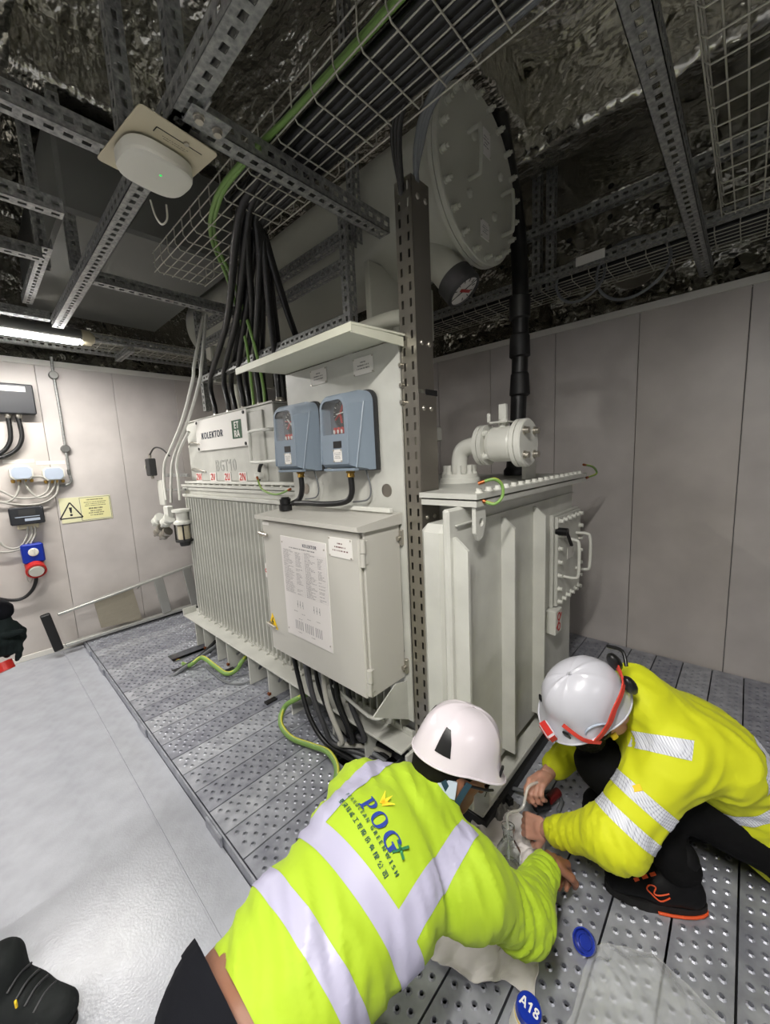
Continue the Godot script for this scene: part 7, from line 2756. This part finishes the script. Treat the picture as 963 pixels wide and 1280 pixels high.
# ---------- the man in the yellow jacket, crouching across from him
func build_person_yellow() -> void:
	var t := thing("person", "person in yellow high-visibility jacket crouching with a tube over the sample bottle", "person")
	var N := Vector3(1.57, 0.69, -0.225)
	var P := Vector3(1.83, 0.205, 0.135)
	var LS := Vector3(1.500, 0.555, -0.130)
	var RS := Vector3(1.675, 0.55, -0.365)
	var LE := Vector3(1.305, 0.325, -0.245)
	var LW := Vector3(1.322, 0.182, -0.460)
	var RE := Vector3(1.790, 0.285, -0.470)
	var RW := Vector3(1.545, 0.235, -0.545)
	var spine := (N - P).normalized()
	var lat := (RS - LS)
	lat = (lat - spine * lat.dot(spine)).normalized()
	var backn := lat.cross(spine).normalized()
	if backn.y < 0.0:
		backn = -backn
	var C := N.lerp(P, 0.38) + backn * 0.02
	var Wa := N.lerp(P, 0.75) + backn * 0.02
	var hc := at_d(1.36, 733, 882)
	var look := (-CR * 0.72 + CD * 0.52 + CF * 0.05).normalized()
	var upv := (-CD * 0.75 - CR * 0.42 - CF * 0.38)
	upv = (upv - look * upv.dot(look)).normalized()
	var HB := Basis(look.cross(upv), upv, -look)
	var f := Field.new()
	f.k = 0.07
	f.add(P - spine * 0.04, Wa, 0.185, 0.172, backn, 1.2)
	f.add(Wa, C, 0.172, 0.178, backn, 1.3)
	f.add(C - lat * 0.05, N - lat * 0.03 - backn * 0.03, 0.165, 0.10, backn, 1.3)
	f.add(C + lat * 0.05, N + lat * 0.03 - backn * 0.03, 0.165, 0.10, backn, 1.3)
	f.add(LS, RS, 0.095, 0.09)
	f.add(LS, LE, 0.105, 0.082)
	f.add(LE, LW - (LW - LE).normalized() * 0.03, 0.078, 0.050)
	f.add(RS, RE, 0.09, 0.07)
	f.add(RE, RW - (RW - RE).normalized() * 0.035, 0.068, 0.052)
	f.add(N - spine * 0.02, N + spine * 0.05, 0.085, 0.082)
	var m := MB.new()
	f.nets(m, 0.0095)
	var fold_t := folds(13, spine * 0.6 - lat * 0.8, 12.0, 3.5, 0.010, 0.005)
	var fold_a := folds(19, LW - LE, 20.0, 6.0, 0.010, 0.003)
	var lcd := (LW - LE).normalized()
	var rcd := (RW - RE).normalized()
	smooth_normals(m, func(p: Vector3) -> float:
		var k := 0.0
		if p.distance_to(Geometry3D.get_closest_point_to_segment(p, LE, LW)) < 0.10 or p.distance_to(Geometry3D.get_closest_point_to_segment(p, RE, RW)) < 0.10:
			k = 1.0
		return float(fold_t.call(p)) * (1.0 - k) + float(fold_a.call(p)) * k)
	var hem := P - spine * 0.11
	var jacket := carve(m, [[spine, spine.dot(hem)]])
	var jk := part(t, "jacket", jacket, M.hivis_yellow, "yellow high-visibility jacket with hatched white bands")
	var s0 := spine.dot(P)
	for q in [[0.345, 0.395], [0.235, 0.28]]:
		var cut := [[spine, s0 + q[0]], [-spine, -(s0 + q[1])]]
		part(jk, "reflective_band", carve(jacket, cut + [[Vector3.RIGHT, 1.56]], 0.002), M.band_white)
	var ad := (LE - LS).normalized()
	for q in [[0.15, 0.195], [0.245, 0.285]]:
		var side := (LE - LS).cross(Vector3.UP).normalized()
		var cut := [[ad, ad.dot(LS) + q[0]], [-ad, -(ad.dot(LS) + q[1])], [-lat, -lat.dot(LS) - 0.10], [-lcd, -lcd.dot(LE) - 0.09]]
		part(jk, "sleeve_band", carve(jacket, cut, 0.002), M.band_white)
	part(jk, "shoulder_band", carve(jacket, sight_planes([[783, 912], [868, 926], [865, 951], [776, 931]]) + [[-CF, -CF.dot(f.hit(CAM, ray(825, 930))) - 0.09]], 0.002, -CF), M.band_white)
	m = MB.new()
	var tabp := f.hit(CAM, ray(794, 986))
	var tn := f.normal(tabp)
	m.xf = Transform3D(Basis(CR.cross(tn).cross(tn).normalized() * -1.0, CR.cross(tn).normalized() * -1.0, tn).orthonormalized(), tabp + tn * 0.003)
	m.box(Vector3.ZERO, Vector3(0.042, 0.018, 0.002), 0.0005)
	part(jk, "brand_tab", m, M.warn_yellow)
	# collar
	m = MB.new()
	var col := []
	var cax := (hc - N).normalized()
	var cb := m.frame(cax)
	for i in 25:
		var an := TAU * i / 24.0
		col.append(N + cax * 0.045 - backn * 0.01 + (cb.x * cos(an) + cb.y * sin(an)) * 0.086)
	m.tube(col, 0.02, 8, false)
	part(jk, "collar", m, M.hivis_yellow)
	# body
	var b := Field.new()
	b.k = 0.05
	b.add(P, N - spine * 0.06, 0.13, 0.12, backn, 1.3)
	b.add(N, hc - upv * 0.06 - look * 0.02, 0.062, 0.058)
	b.add(LS, RS, 0.065)
	b.add(LS, LE, 0.06, 0.045)
	b.add(LE, LW + lcd * 0.02, 0.042, 0.030)
	b.add(RS, RE, 0.06, 0.045)
	b.add(RE, RW + rcd * 0.02, 0.042, 0.030)
	m = MB.new()
	b.nets(m, 0.014)
	var h := Field.new()
	h.k = 0.022
	head(h, hc, HB)
	h.add(hc - upv * 0.05 - look * 0.02, hc - upv * 0.13 - look * 0.05, 0.056, 0.06)
	h.nets(m, 0.0048)
	var hd := Field.new()
	hd.k = 0.008
	hand(hd, RW + rcd * 0.02, at_d(1.56, 655, 992) - RW, Vector3(-0.25, -0.9, 0.25), -1.0, [0.75, 0.85, 0.95, 1.0], 0.0, 1.0)
	hd.nets(m, 0.0036)
	hd = Field.new()
	hd.k = 0.008
	hand(hd, LW + lcd * 0.02, at_d(1.56, 650, 1028) - LW, Vector3(0.5, -0.5, -0.2), 1.0, [0.7, 0.75, 0.8, 0.85], 0.0, 1.0)
	hd.nets(m, 0.0036)
	smooth_normals(m)
	part(t, "body", m, M.skin_light)
	# beard and hair
	var br := Field.new()
	br.k = 0.04
	br.add(hc - upv * 0.04 + look * 0.05, hc - upv * 0.15 + look * 0.055, 0.06, 0.055)
	br.add(hc - upv * 0.02 - HB.x * 0.07 + look * 0.01, hc - upv * 0.10 + look * 0.05, 0.03, 0.05)
	br.add(hc - upv * 0.02 + HB.x * 0.07 + look * 0.01, hc - upv * 0.10 + look * 0.05, 0.03, 0.05)
	m = MB.new()
	br.nets(m, 0.006)
	smooth_normals(m, folds(41, upv, 10.0, 60.0, 0.006, 0.003))
	part(t, "beard", m, M.hair)
	helmet(t, hc + upv * 0.05 - look * 0.01, HB, M.helmet_grey, false)
	var oc := hc + upv * 0.05 - look * 0.01
	# goggles pushed on the helmet: red strap, clear lens
	var rt := HB.x
	var lf := -rt
	m = ribbon([oc - look * 0.152 + upv * 0.06, oc - look * 0.115 + upv * 0.075 + lf * 0.085, oc - look * 0.04 + upv * 0.055 + lf * 0.122, oc - look * 0.0 + upv * 0.02 + lf * 0.128, oc + look * 0.06 - upv * 0.03 + lf * 0.118, oc + look * 0.10 - upv * 0.045 + lf * 0.09], 0.018, 0.004, lf)
	part(t, "goggle_strap", m, M.strap_red)
	m = ribbon([oc + look * 0.115 + upv * 0.055 + lf * 0.075, oc + look * 0.09 + upv * 0.0 + lf * 0.112, oc + look * 0.05 - upv * 0.05 + lf * 0.120], 0.012, 0.004, lf)
	part(t, "goggle_strap", m, M.strap_red)
	m = MB.new()
	m.sheet(6, 14, func(s: float, u: float) -> Vector3:
		var an := lerpf(-1.0, 1.0, u)
		return hc + rt * (sin(an) * 0.085) + look * (0.065 + cos(an) * 0.058) + upv * (0.034 - 0.055 * s), 0.002)
	part(t, "goggle_lens", m, M.clear)
	m = MB.new()
	var rim := []
	for i in 30:
		var an := TAU * i / 29.0
		rim.append(hc + rt * (sin(an) * 0.085) + look * (0.068 + cos(sin(an)) * 0.058) + upv * (0.008 - cos(an) * 0.028))
	m.tube(rim, 0.004, 6, false)
	part(t, "goggle_frame", m, M.strap_red)
	m = MB.new()
	var ov := []
	for i in 33:
		var an := TAU * i / 32.0
		var q := lf * 0.16 + look * (0.055 + cos(an) * 0.058) + upv * (-0.005 + sin(an) * 0.048)
		var e := Vector3(q.dot(lf) / 0.120, q.dot(look) / 0.146, q.dot(upv) / 0.140)
		ov.append(oc + q / maxf(e.length(), 0.9) * 1.0)
	m.tube(ov, 0.0035, 6, false)
	part(t, "goggle_edge", m, M.pale_blue)
	# ear defenders folded behind
	for q in [[-0.150, 0.060, 0.0], [-0.135, 0.03, 0.07]]:
		m = MB.new()
		m.xf = Transform3D(HB, oc + look * q[0] + upv * q[1] + lf * q[2])
		m.ball(Vector3.ZERO, Vector3(0.026, 0.04, 0.02), 14, 10)
		part(t, "ear_defender", m, M.black_plastic)
	m = MB.new()
	m.tube(curve([oc - look * 0.165 + upv * 0.07 + lf * 0.04, oc - look * 0.19 + upv * 0.085, oc - look * 0.17 + upv * 0.075 - lf * 0.05], 5), 0.006, 6)
	part(t, "defender_band", m, M.black_plastic)
	# head lamp with red marks
	m = MB.new()
	var lc := oc + look * 0.168 + upv * 0.0 + lf * 0.03
	m.xf = Transform3D(Basis(rt, upv, -look), lc)
	m.box(Vector3.ZERO, Vector3(0.06, 0.036, 0.03), 0.006)
	var hl := part(t, "head_lamp", m, M.helmet_white)
	m = MB.new()
	m.xf = Transform3D(Basis(rt, upv, -look), lc)
	m.box(Vector3(0.0, 0.019, 0), Vector3(0.05, 0.002, 0.022), 0.0005)
	m.box(Vector3(-0.031, 0.0, 0), Vector3(0.002, 0.026, 0.022), 0.0005)
	m.box(Vector3(0.0, 0.0, -0.016), Vector3(0.046, 0.024, 0.002), 0.0005)
	part(hl, "red_mark", m, M.red_paint)
	m = ribbon([hc + lf * 0.09 + upv * 0.02 - look * 0.01, hc + lf * 0.088 - upv * 0.05, hc + lf * 0.06 - upv * 0.11 + look * 0.03], 0.018, 0.003, lf)
	part(t, "chin_strap", m, M.black_plastic)
	m = MB.new()
	m.xf = Transform3D(HB, hc + lf * 0.098 - upv * 0.055 - look * 0.012)
	m.box(Vector3.ZERO, Vector3(0.008, 0.03, 0.022), 0.003)
	part(t, "strap_buckle", m, M.warn_yellow)
	# trousers: left foot planted, right knee down
	var tr := Field.new()
	tr.k = 0.06
	var lh := P - lat * 0.10 - spine * 0.06
	var rh := P + lat * 0.10 - spine * 0.06
	var lk := Vector3(1.475, 0.435, -0.335)
	var la := Vector3(1.492, 0.12, -0.095)
	var rk := Vector3(1.66, 0.075, -0.36)
	var ra := Vector3(1.98, 0.075, -0.12)
	tr.add(lh, rh, 0.13)
	tr.add(lh, lk, 0.105, 0.078)
	tr.add(lk, la + Vector3(0, 0.05, 0), 0.076, 0.066)
	tr.add(rh, rk, 0.10, 0.072)
	tr.add(rk, ra, 0.07, 0.05)
	m = MB.new()
	tr.nets(m, 0.012)
	smooth_normals(m, folds(51, Vector3.UP, 14.0, 6.0, 0.006, 0.004))
	part(t, "trousers", m, M.trouser_black)
	var bt := boot(t, la + Vector3(0, -0.012, 0), Vector3(-0.40, -0.02, -0.86), Vector3.UP, M.boot_black)
	boot(t, ra + Vector3(0.03, 0, 0.02), Vector3(0.35, -0.9, 0.1), Vector3(0.9, 0.3, 0.3), M.boot_black)
	# orange marks on the planted boot
	var marks := [[[793, 1100], [799, 1098]], [[803, 1097], [810, 1095]], [[813, 1094], [820, 1092]]]
	m = MB.new()
	for q in marks:
		var a := bt.hit(CAM, ray(q[0][0], q[0][1]))
		var c := bt.hit(CAM, ray(q[1][0], q[1][1]))
		m.bar(a + bt.normal(a) * 0.002, c + bt.normal(c) * 0.002, 0.010, 0.003, bt.normal(a), 0.001)
	part(t, "boot_eyelets", m, M.orange_paint)
	var loop := []
	for q in [[838, 1122], [826, 1126], [814, 1116], [809, 1110], [813, 1106], [820, 1109], [818, 1116], [824, 1119], [837, 1117]]:
		var a := bt.hit(CAM, ray(q[0], q[1]))
		loop.append(a + bt.normal(a) * 0.002)
	m = MB.new()
	m.tube(curve(loop, 4), 0.0024, 6)
	part(t, "boot_emblem", m, M.orange_paint)
	m = MB.new()
	var td := Vector3(-0.40, -0.02, -0.86).normalized()
	var sd := td.cross(Vector3.UP)
	var hl0 := la + Vector3(0.0, -0.018 - 0.092, 0.0)
	var hpts := []
	for i in 13:
		var an := PI * 0.5 + PI * i / 12.0
		hpts.append(hl0 + td * (cos(an) * 0.158 + 0.066) * (1.0 if i > 0 else 1.0) + sd * sin(an) * 0.050)
	m.tube(hpts, 0.005, 6)
	part(t, "heel_rim", m, M.orange_paint)

# ---------- the third person, of whom only a glove and a boot reach into view
func build_person_dark() -> void:
	var t := thing("person", "person in dark work clothes and black glove standing on the white deck", "person")
	var g := at_d(1.62, 6, 800)
	var an := at_y(0.06, 8, 1232)
	var hipc := Vector3(an.x - 0.42, 0.92, an.z - 0.28)
	var sh := hipc + Vector3(0.02, 0.50, 0.0)
	var el := Vector3(g.x - 0.16, 1.18, g.z + 0.02)
	var rs := sh + Vector3(0.12, 0, 0.12)
	var f := Field.new()
	f.k = 0.06
	f.add(hipc, sh, 0.15, 0.17)
	f.add(sh - Vector3(0.14, 0, 0.14), rs, 0.08)
	f.add(rs, el, 0.075, 0.058)
	f.add(el, at_d(1.62, 2, 765), 0.055, 0.042)
	f.add(sh - Vector3(0.14, 0, 0.14), sh + Vector3(-0.3, -0.28, -0.25), 0.07, 0.055)
	var m := MB.new()
	f.nets(m, 0.014)
	smooth_normals(m, folds(61, Vector3.UP, 14.0, 6.0, 0.006, 0.004))
	part(t, "jacket", m, M.trouser)
	var tr := Field.new()
	tr.k = 0.05
	tr.add(hipc - Vector3(0.07, 0.02, 0.07), hipc + Vector3(0.07, -0.02, 0.07), 0.14)
	var kn := hipc.lerp(an, 0.5) + Vector3(-0.02, 0.0, 0.02)
	tr.add(hipc + Vector3(0.07, -0.05, 0.07), kn, 0.10, 0.07)
	tr.add(kn, an + Vector3(-0.02, 0.05, -0.01), 0.068, 0.052)
	var an2 := an + Vector3(-0.35, 0, -0.30)
	tr.add(hipc - Vector3(0.07, 0.05, 0.07), an2, 0.10, 0.055)
	m = MB.new()
	tr.nets(m, 0.014)
	smooth_normals(m)
	part(t, "trousers", m, M.trouser_black)
	var b := Field.new()
	b.k = 0.05
	b.add(hipc, sh, 0.12)
	b.add(sh, sh + Vector3(0, 0.16, 0), 0.06)
	var hc := sh + Vector3(0.02, 0.27, 0.02)
	m = MB.new()
	b.nets(m, 0.014)
	var h := Field.new()
	h.k = 0.022
	var look := Vector3(0.8, -0.3, 0.4).normalized()
	var rt := look.cross(Vector3.UP).normalized()
	var HB := Basis(rt, rt.cross(look), -look)
	head(h, hc, HB)
	h.nets(m, 0.006)
	smooth_normals(m)
	part(t, "body", m, M.skin_light)
	helmet(t, hc + Vector3.UP * 0.045, HB, M.helmet_white, false)
	var gl := Field.new()
	gl.k = 0.010
	hand(gl, at_d(1.62, 4, 775), (at_d(1.62, 12, 815) - at_d(1.62, 2, 770)), CF * 0.4 - CR, 1.0, [0.35, 0.7, 0.8, 0.9], 0.0, 1.15)
	gl.add(at_d(1.60, 8, 793), at_d(1.60, 27, 789), 0.016, 0.010)
	m = MB.new()
	gl.nets(m, 0.005)
	smooth_normals(m)
	part(t, "glove", m, M.glove)
	m = MB.new()
	m.cyl(at_d(1.63, 3, 828), at_d(1.63, 8, 838), 0.03, 12)
	part(t, "held_red_cap", m, M.red_paint)
	boot(t, an + Vector3(0, -0.01, 0), CR * 0.75 + Vector3(0.2, 0, 0.45), Vector3.UP, M.boot_grey)
	boot(t, an2, CR, Vector3.UP, M.boot_grey)
	# loose laces
	m = MB.new()
	m.tube(curve([an + Vector3(0.02, 0.09, 0.02), at_y(0.12, 10, 1190), at_y(0.10, 24, 1196), at_y(0.05, 34, 1212), at_y(-0.02, 33, 1228)], 5), 0.003, 6)
	part(t, "boot_lace", m, M.black_rubber)
	var tdir := (CR * 0.75 + Vector3(0.2, 0, 0.45)).normalized()
	for k in 4:
		m = MB.new()
		var lc := an + tdir * (0.055 + 0.026 * k) + Vector3(0, 0.052 - 0.018 * k, 0)
		var ls := tdir.cross(Vector3.UP).normalized()
		m.tube(curve([lc - ls * 0.035 - Vector3(0, 0.012, 0), lc, lc + ls * 0.035 - Vector3(0, 0.012, 0)], 4), 0.0035, 6)
		part(t, "boot_lace", m, M.grey_dark)
	m = MB.new()
	m.box(at_y(0.11, 20, 1255), Vector3(0.006, 0.02, 0.012), 0.002)
	part(t, "boot_tag", m, M.warn_yellow)

# ---------- sampling things on the floor between the two men
func build_small_things() -> void:
	# cloth
	var f := FastNoiseLite.new()
	f.seed = 77
	f.frequency = 3.2
	f.fractal_octaves = 3
	var c00 := at_y(0.0, 606, 1002)
	var c01 := at_y(0.0, 692, 1050)
	var c10 := at_y(0.0, 520, 1180)
	var c11 := at_y(0.0, 668, 1262)
	var m := MB.new()
	m.sheet(70, 40, func(a: float, b: float) -> Vector3:
		var p := c00.lerp(c01, b).lerp(c10.lerp(c11, b), a)
		var q := p + Vector3(f.get_noise_2d(p.x * 0.9, p.z * 0.9), 0, f.get_noise_2d(p.x * 0.9 + 7.0, p.z * 0.9)) * 0.06
		q.y = 0.010 + 0.034 * pow(absf(f.get_noise_2d(p.x * 1.6 + 20.0, p.z * 1.6)), 0.8) + 0.02 * maxf(0.0, f.get_noise_2d(p.x * 5.0, p.z * 5.0))
		return q, 0.003)
	single("wiping_cloth", "crumpled white cotton cloth spread on the grating under the sample bottle", "cloth", m, M.cloth)
	# grey rag at the tank foot
	m = MB.new()
	var rc := at_y(0.05, 612, 1000)
	m.sheet(30, 30, func(a: float, b: float) -> Vector3:
		var p := rc + Vector3((a - 0.5) * 0.2, 0, (b - 0.5) * 0.2)
		var d := Vector2(a - 0.5, b - 0.5).length()
		p.y = 0.012 + 0.11 * maxf(0.0, 0.42 - d) * 2.0 * (0.75 + f.get_noise_2d(p.x * 6.0, p.z * 6.0)) + 0.012 * f.get_noise_2d(p.x * 14.0, p.z * 14.0)
		return p, 0.003)
	single("oily_rag", "grey oily rag bunched up beneath the tank drain", "rag", m, M.stained_cloth)
	# glass sampling bottle
	var t := thing("sample_bottle", "round clear glass sampling bottle standing on the white cloth", "bottle")
	var bc := at_y(0.035, 637, 1092)
	bc.y = 0.03
	var prof := [Vector2(0, 0), Vector2(0.030, 0), Vector2(0.036, 0.006), Vector2(0.037, 0.05), Vector2(0.035, 0.075), Vector2(0.022, 0.098), Vector2(0.017, 0.108), Vector2(0.017, 0.135), Vector2(0.020, 0.138), Vector2(0.020, 0.146), Vector2(0.015, 0.146), Vector2(0.014, 0.11), Vector2(0.019, 0.097), Vector2(0.032, 0.073), Vector2(0.034, 0.05), Vector2(0.033, 0.008), Vector2(0, 0.006)]
	for i in prof.size():
		prof[i] *= 1.22
	var tilt := Vector3(0.16, 1, -0.10).normalized()
	m = MB.new()
	m.lathe(bc, tilt, prof, 28)
	part(t, "glass", m, M.solid_glass)
	m = MB.new()
	m.lathe(bc + tilt * 0.009, tilt, [Vector2(0, 0), Vector2(0.039, 0.001), Vector2(0.040, 0.03), Vector2(0, 0.031)], 24)
	part(t, "oil_sample", m, M.oil)
	# tube
	t = thing("sampling_tube", "clear plastic hose held by the man in yellow above the glass bottle", "hose")
	m = MB.new()
	var top := bc + tilt * 0.16
	m.tube(curve([bc + tilt * 0.06, top, top + tilt * 0.05 + Vector3(0.01, 0, -0.005), at_d(1.53, 653, 1010), at_d(1.56, 660, 985), at_d(1.60, 672, 978)], 6), 0.0055, 10)
	part(t, "hose", m, M.hose_clear)
	# drain hose with red fitting
	t = thing("drain_fitting", "dark drain fitting with a red collar and grey hose beside the tank foot", "fitting")
	m = MB.new()
	m.tube(curve([at_y(0.03, 640, 985), at_y(0.05, 668, 992), at_y(0.04, 690, 990), at_y(0.03, 702, 1000), at_y(0.02, 698, 1014)], 6), 0.009, 8)
	part(t, "hose", m, M.grey_cable)
	m = MB.new()
	m.cyl(at_y(0.05, 686, 1000), at_y(0.05, 698, 990), 0.02, 12)
	part(t, "collar", m, M.red_dark)
	m = MB.new()
	m.cyl(at_y(0.04, 668, 1006), at_y(0.04, 684, 1002), 0.028, 12)
	part(t, "body", m, M.black_plastic)
	m = MB.new()
	m.bar(at_y(0.02, 622, 985), at_y(0.02, 640, 1005), 0.03, 0.04, Vector3.UP, 0.004)
	single("black_clip_bar", "short black plastic bar lying by the tank foot next to the rag", "bar", m, M.black_plastic)
	# open blue cap
	t = thing("bottle_cap", "empty blue screw cap tipped open on the grating", "cap")
	var cc := at_y(0.0, 731, 1188)
	m = MB.new()
	var ax := (CAM - cc).normalized() * 0.55 + Vector3(-0.5, 0.45, -0.2)
	ax = ax.normalized()
	cc.y = 0.034
	m.lathe(cc - ax * 0.012, ax, [Vector2(0, 0), Vector2(0.030, 0), Vector2(0.032, 0.002), Vector2(0.033, 0.026), Vector2(0.029, 0.026), Vector2(0.028, 0.004), Vector2(0, 0.004)], 30)
	part(t, "shell", m, M.blue_plastic)
	m = MB.new()
	m.lathe(cc - ax * 0.012, ax, [Vector2(0.020, 0.0042), Vector2(0.020, 0.012), Vector2(0.018, 0.012), Vector2(0.018, 0.0042)], 24)
	part(t, "sealing_ring", m, M.blue_plastic)
	# sample jar with lettered blue lid
	t = thing("sample_jar", "pale sample jar with a blue lid hand-lettered A18", "jar")
	var jc := at_y(0.0, 652, 1290)
	jc.y = 0.006
	var jt := at_y(0.115, 662, 1259)
	var jax := (jt - jc).normalized()
	var L := jc.distance_to(jt)
	m = MB.new()
	m.lathe(jc, jax, [Vector2(0, 0), Vector2(0.031, 0), Vector2(0.034, 0.004), Vector2(0.034, L - 0.04), Vector2(0.028, L - 0.028)], 26)
	part(t, "body", m, M.white_plastic)
	m = MB.new()
	m.lathe(jc + jax * (L - 0.026), jax, [Vector2(0.030, 0), Vector2(0.0325, 0.002), Vector2(0.0325, 0.023), Vector2(0.030, 0.026), Vector2(0, 0.026)], 32)
	var lid := part(t, "lid", m, M.blue_plastic)
	m = MB.new()
	m.lathe(jc + jax * (L - 0.034), jax, [Vector2(0.0335, 0), Vector2(0.0335, 0.006)], 28)
	part(t, "tamper_ring", m, M.warn_yellow)
	var lo := jt + jax * 0.0008
	var tx := (CR * 0.25 + CD * 0.97)
	tx = (tx - jax * tx.dot(jax)).normalized()
	var tb := Basis(tx, jax.cross(tx), jax)
	text(lid, "A18", 0.021, lo - tb.y * 0.010, tb, M.white_label)
	# plastic bag
	var g := FastNoiseLite.new()
	g.seed = 99
	g.frequency = 3.4
	g.fractal_octaves = 3
	var b00 := at_y(0.0, 742, 1182)
	var b01 := at_y(0.0, 812, 1188)
	var b10 := at_y(0.0, 690, 1330)
	var b11 := at_y(0.0, 960, 1330)
	m = MB.new()
	for layer in 1:
		m.sheet(60, 60, func(a: float, b: float) -> Vector3:
			var p := b00.lerp(b01, b).lerp(b10.lerp(b11, b), a)
			var n1 := g.get_noise_2d(p.x * 1.5 + p.z * 0.8 + layer * 9.0, p.z * 1.3)
			var edge := minf(minf(a, 1.0 - a), minf(b, 1.0 - b))
			p.y = 0.008 + smoothstep(0.0, 0.25, edge) * 0.012 + 0.028 * absf(n1) * smoothstep(0.0, 0.15, edge) + 0.003 * g.get_noise_2d(p.x * 6.0, p.z * 6.0)
			return p + Vector3(n1, 0, -n1) * 0.012)
	single("plastic_bag", "crumpled clear plastic bag lying on the grating beside the blue-lidded jar", "bag", m, M.bag_film)

func _ready() -> void:
	var cam := Camera3D.new()
	cam.name = "camera"
	cam.fov = rad_to_deg(2.0 * atan(640.0 / FOCAL))
	cam.near = 0.02
	cam.far = 60.0
	cam.transform = Transform3D(Basis(CR, -CD, -CF).orthonormalized(), CAM)
	cam.current = true
	add_child(cam)
	var we := WorldEnvironment.new()
	we.name = "environment"
	var env := Environment.new()
	env.background_mode = Environment.BG_COLOR
	env.background_color = Color(0.0, 0.0, 0.0)
	env.tonemap_mode = Environment.TONE_MAPPER_LINEAR
	env.tonemap_exposure = 1.0
	env.sdfgi_enabled = true
	env.ssao_enabled = true
	env.ssil_enabled = true
	we.environment = env
	add_child(we)
	make_materials()
	more_materials()
	build_lamp(LAMPS[0], "long bright LED tube lamp over the wall with the yellow warning sign")
	build_lamp(LAMPS[1], "long LED tube lamp hanging above the open deck", 1.7)
	build_lamp(LAMPS[2], "added unseen LED tube lamp at the rear of the room", 0.9)  # unseen, added to brighten the tank end wall
	build_lamp(LAMPS[3], "added unseen LED tube lamp over the far half of the open deck", 1.5)  # unseen, added to light the transformer and cabinet fronts
	build_shell()
	build_ceiling()
	build_grating()
	build_transformer()
	build_terminal_box()
	build_gauge_panel()
	build_gauge(-1.735, "blue-grey temperature gauge beside the white terminal box", 2.3)
	build_gauge(-1.345, "blue-grey temperature gauge beside the slotted post", 1.45)
	build_cabinet()
	build_post()
	build_valve()
	build_conservator()
	build_steelwork()
	build_access_point()
	build_wall_fittings()
	build_pipework()
	build_floor_cables()
	build_small_things()
	build_person_lime()
	build_person_yellow()
	build_person_dark()
	settle()
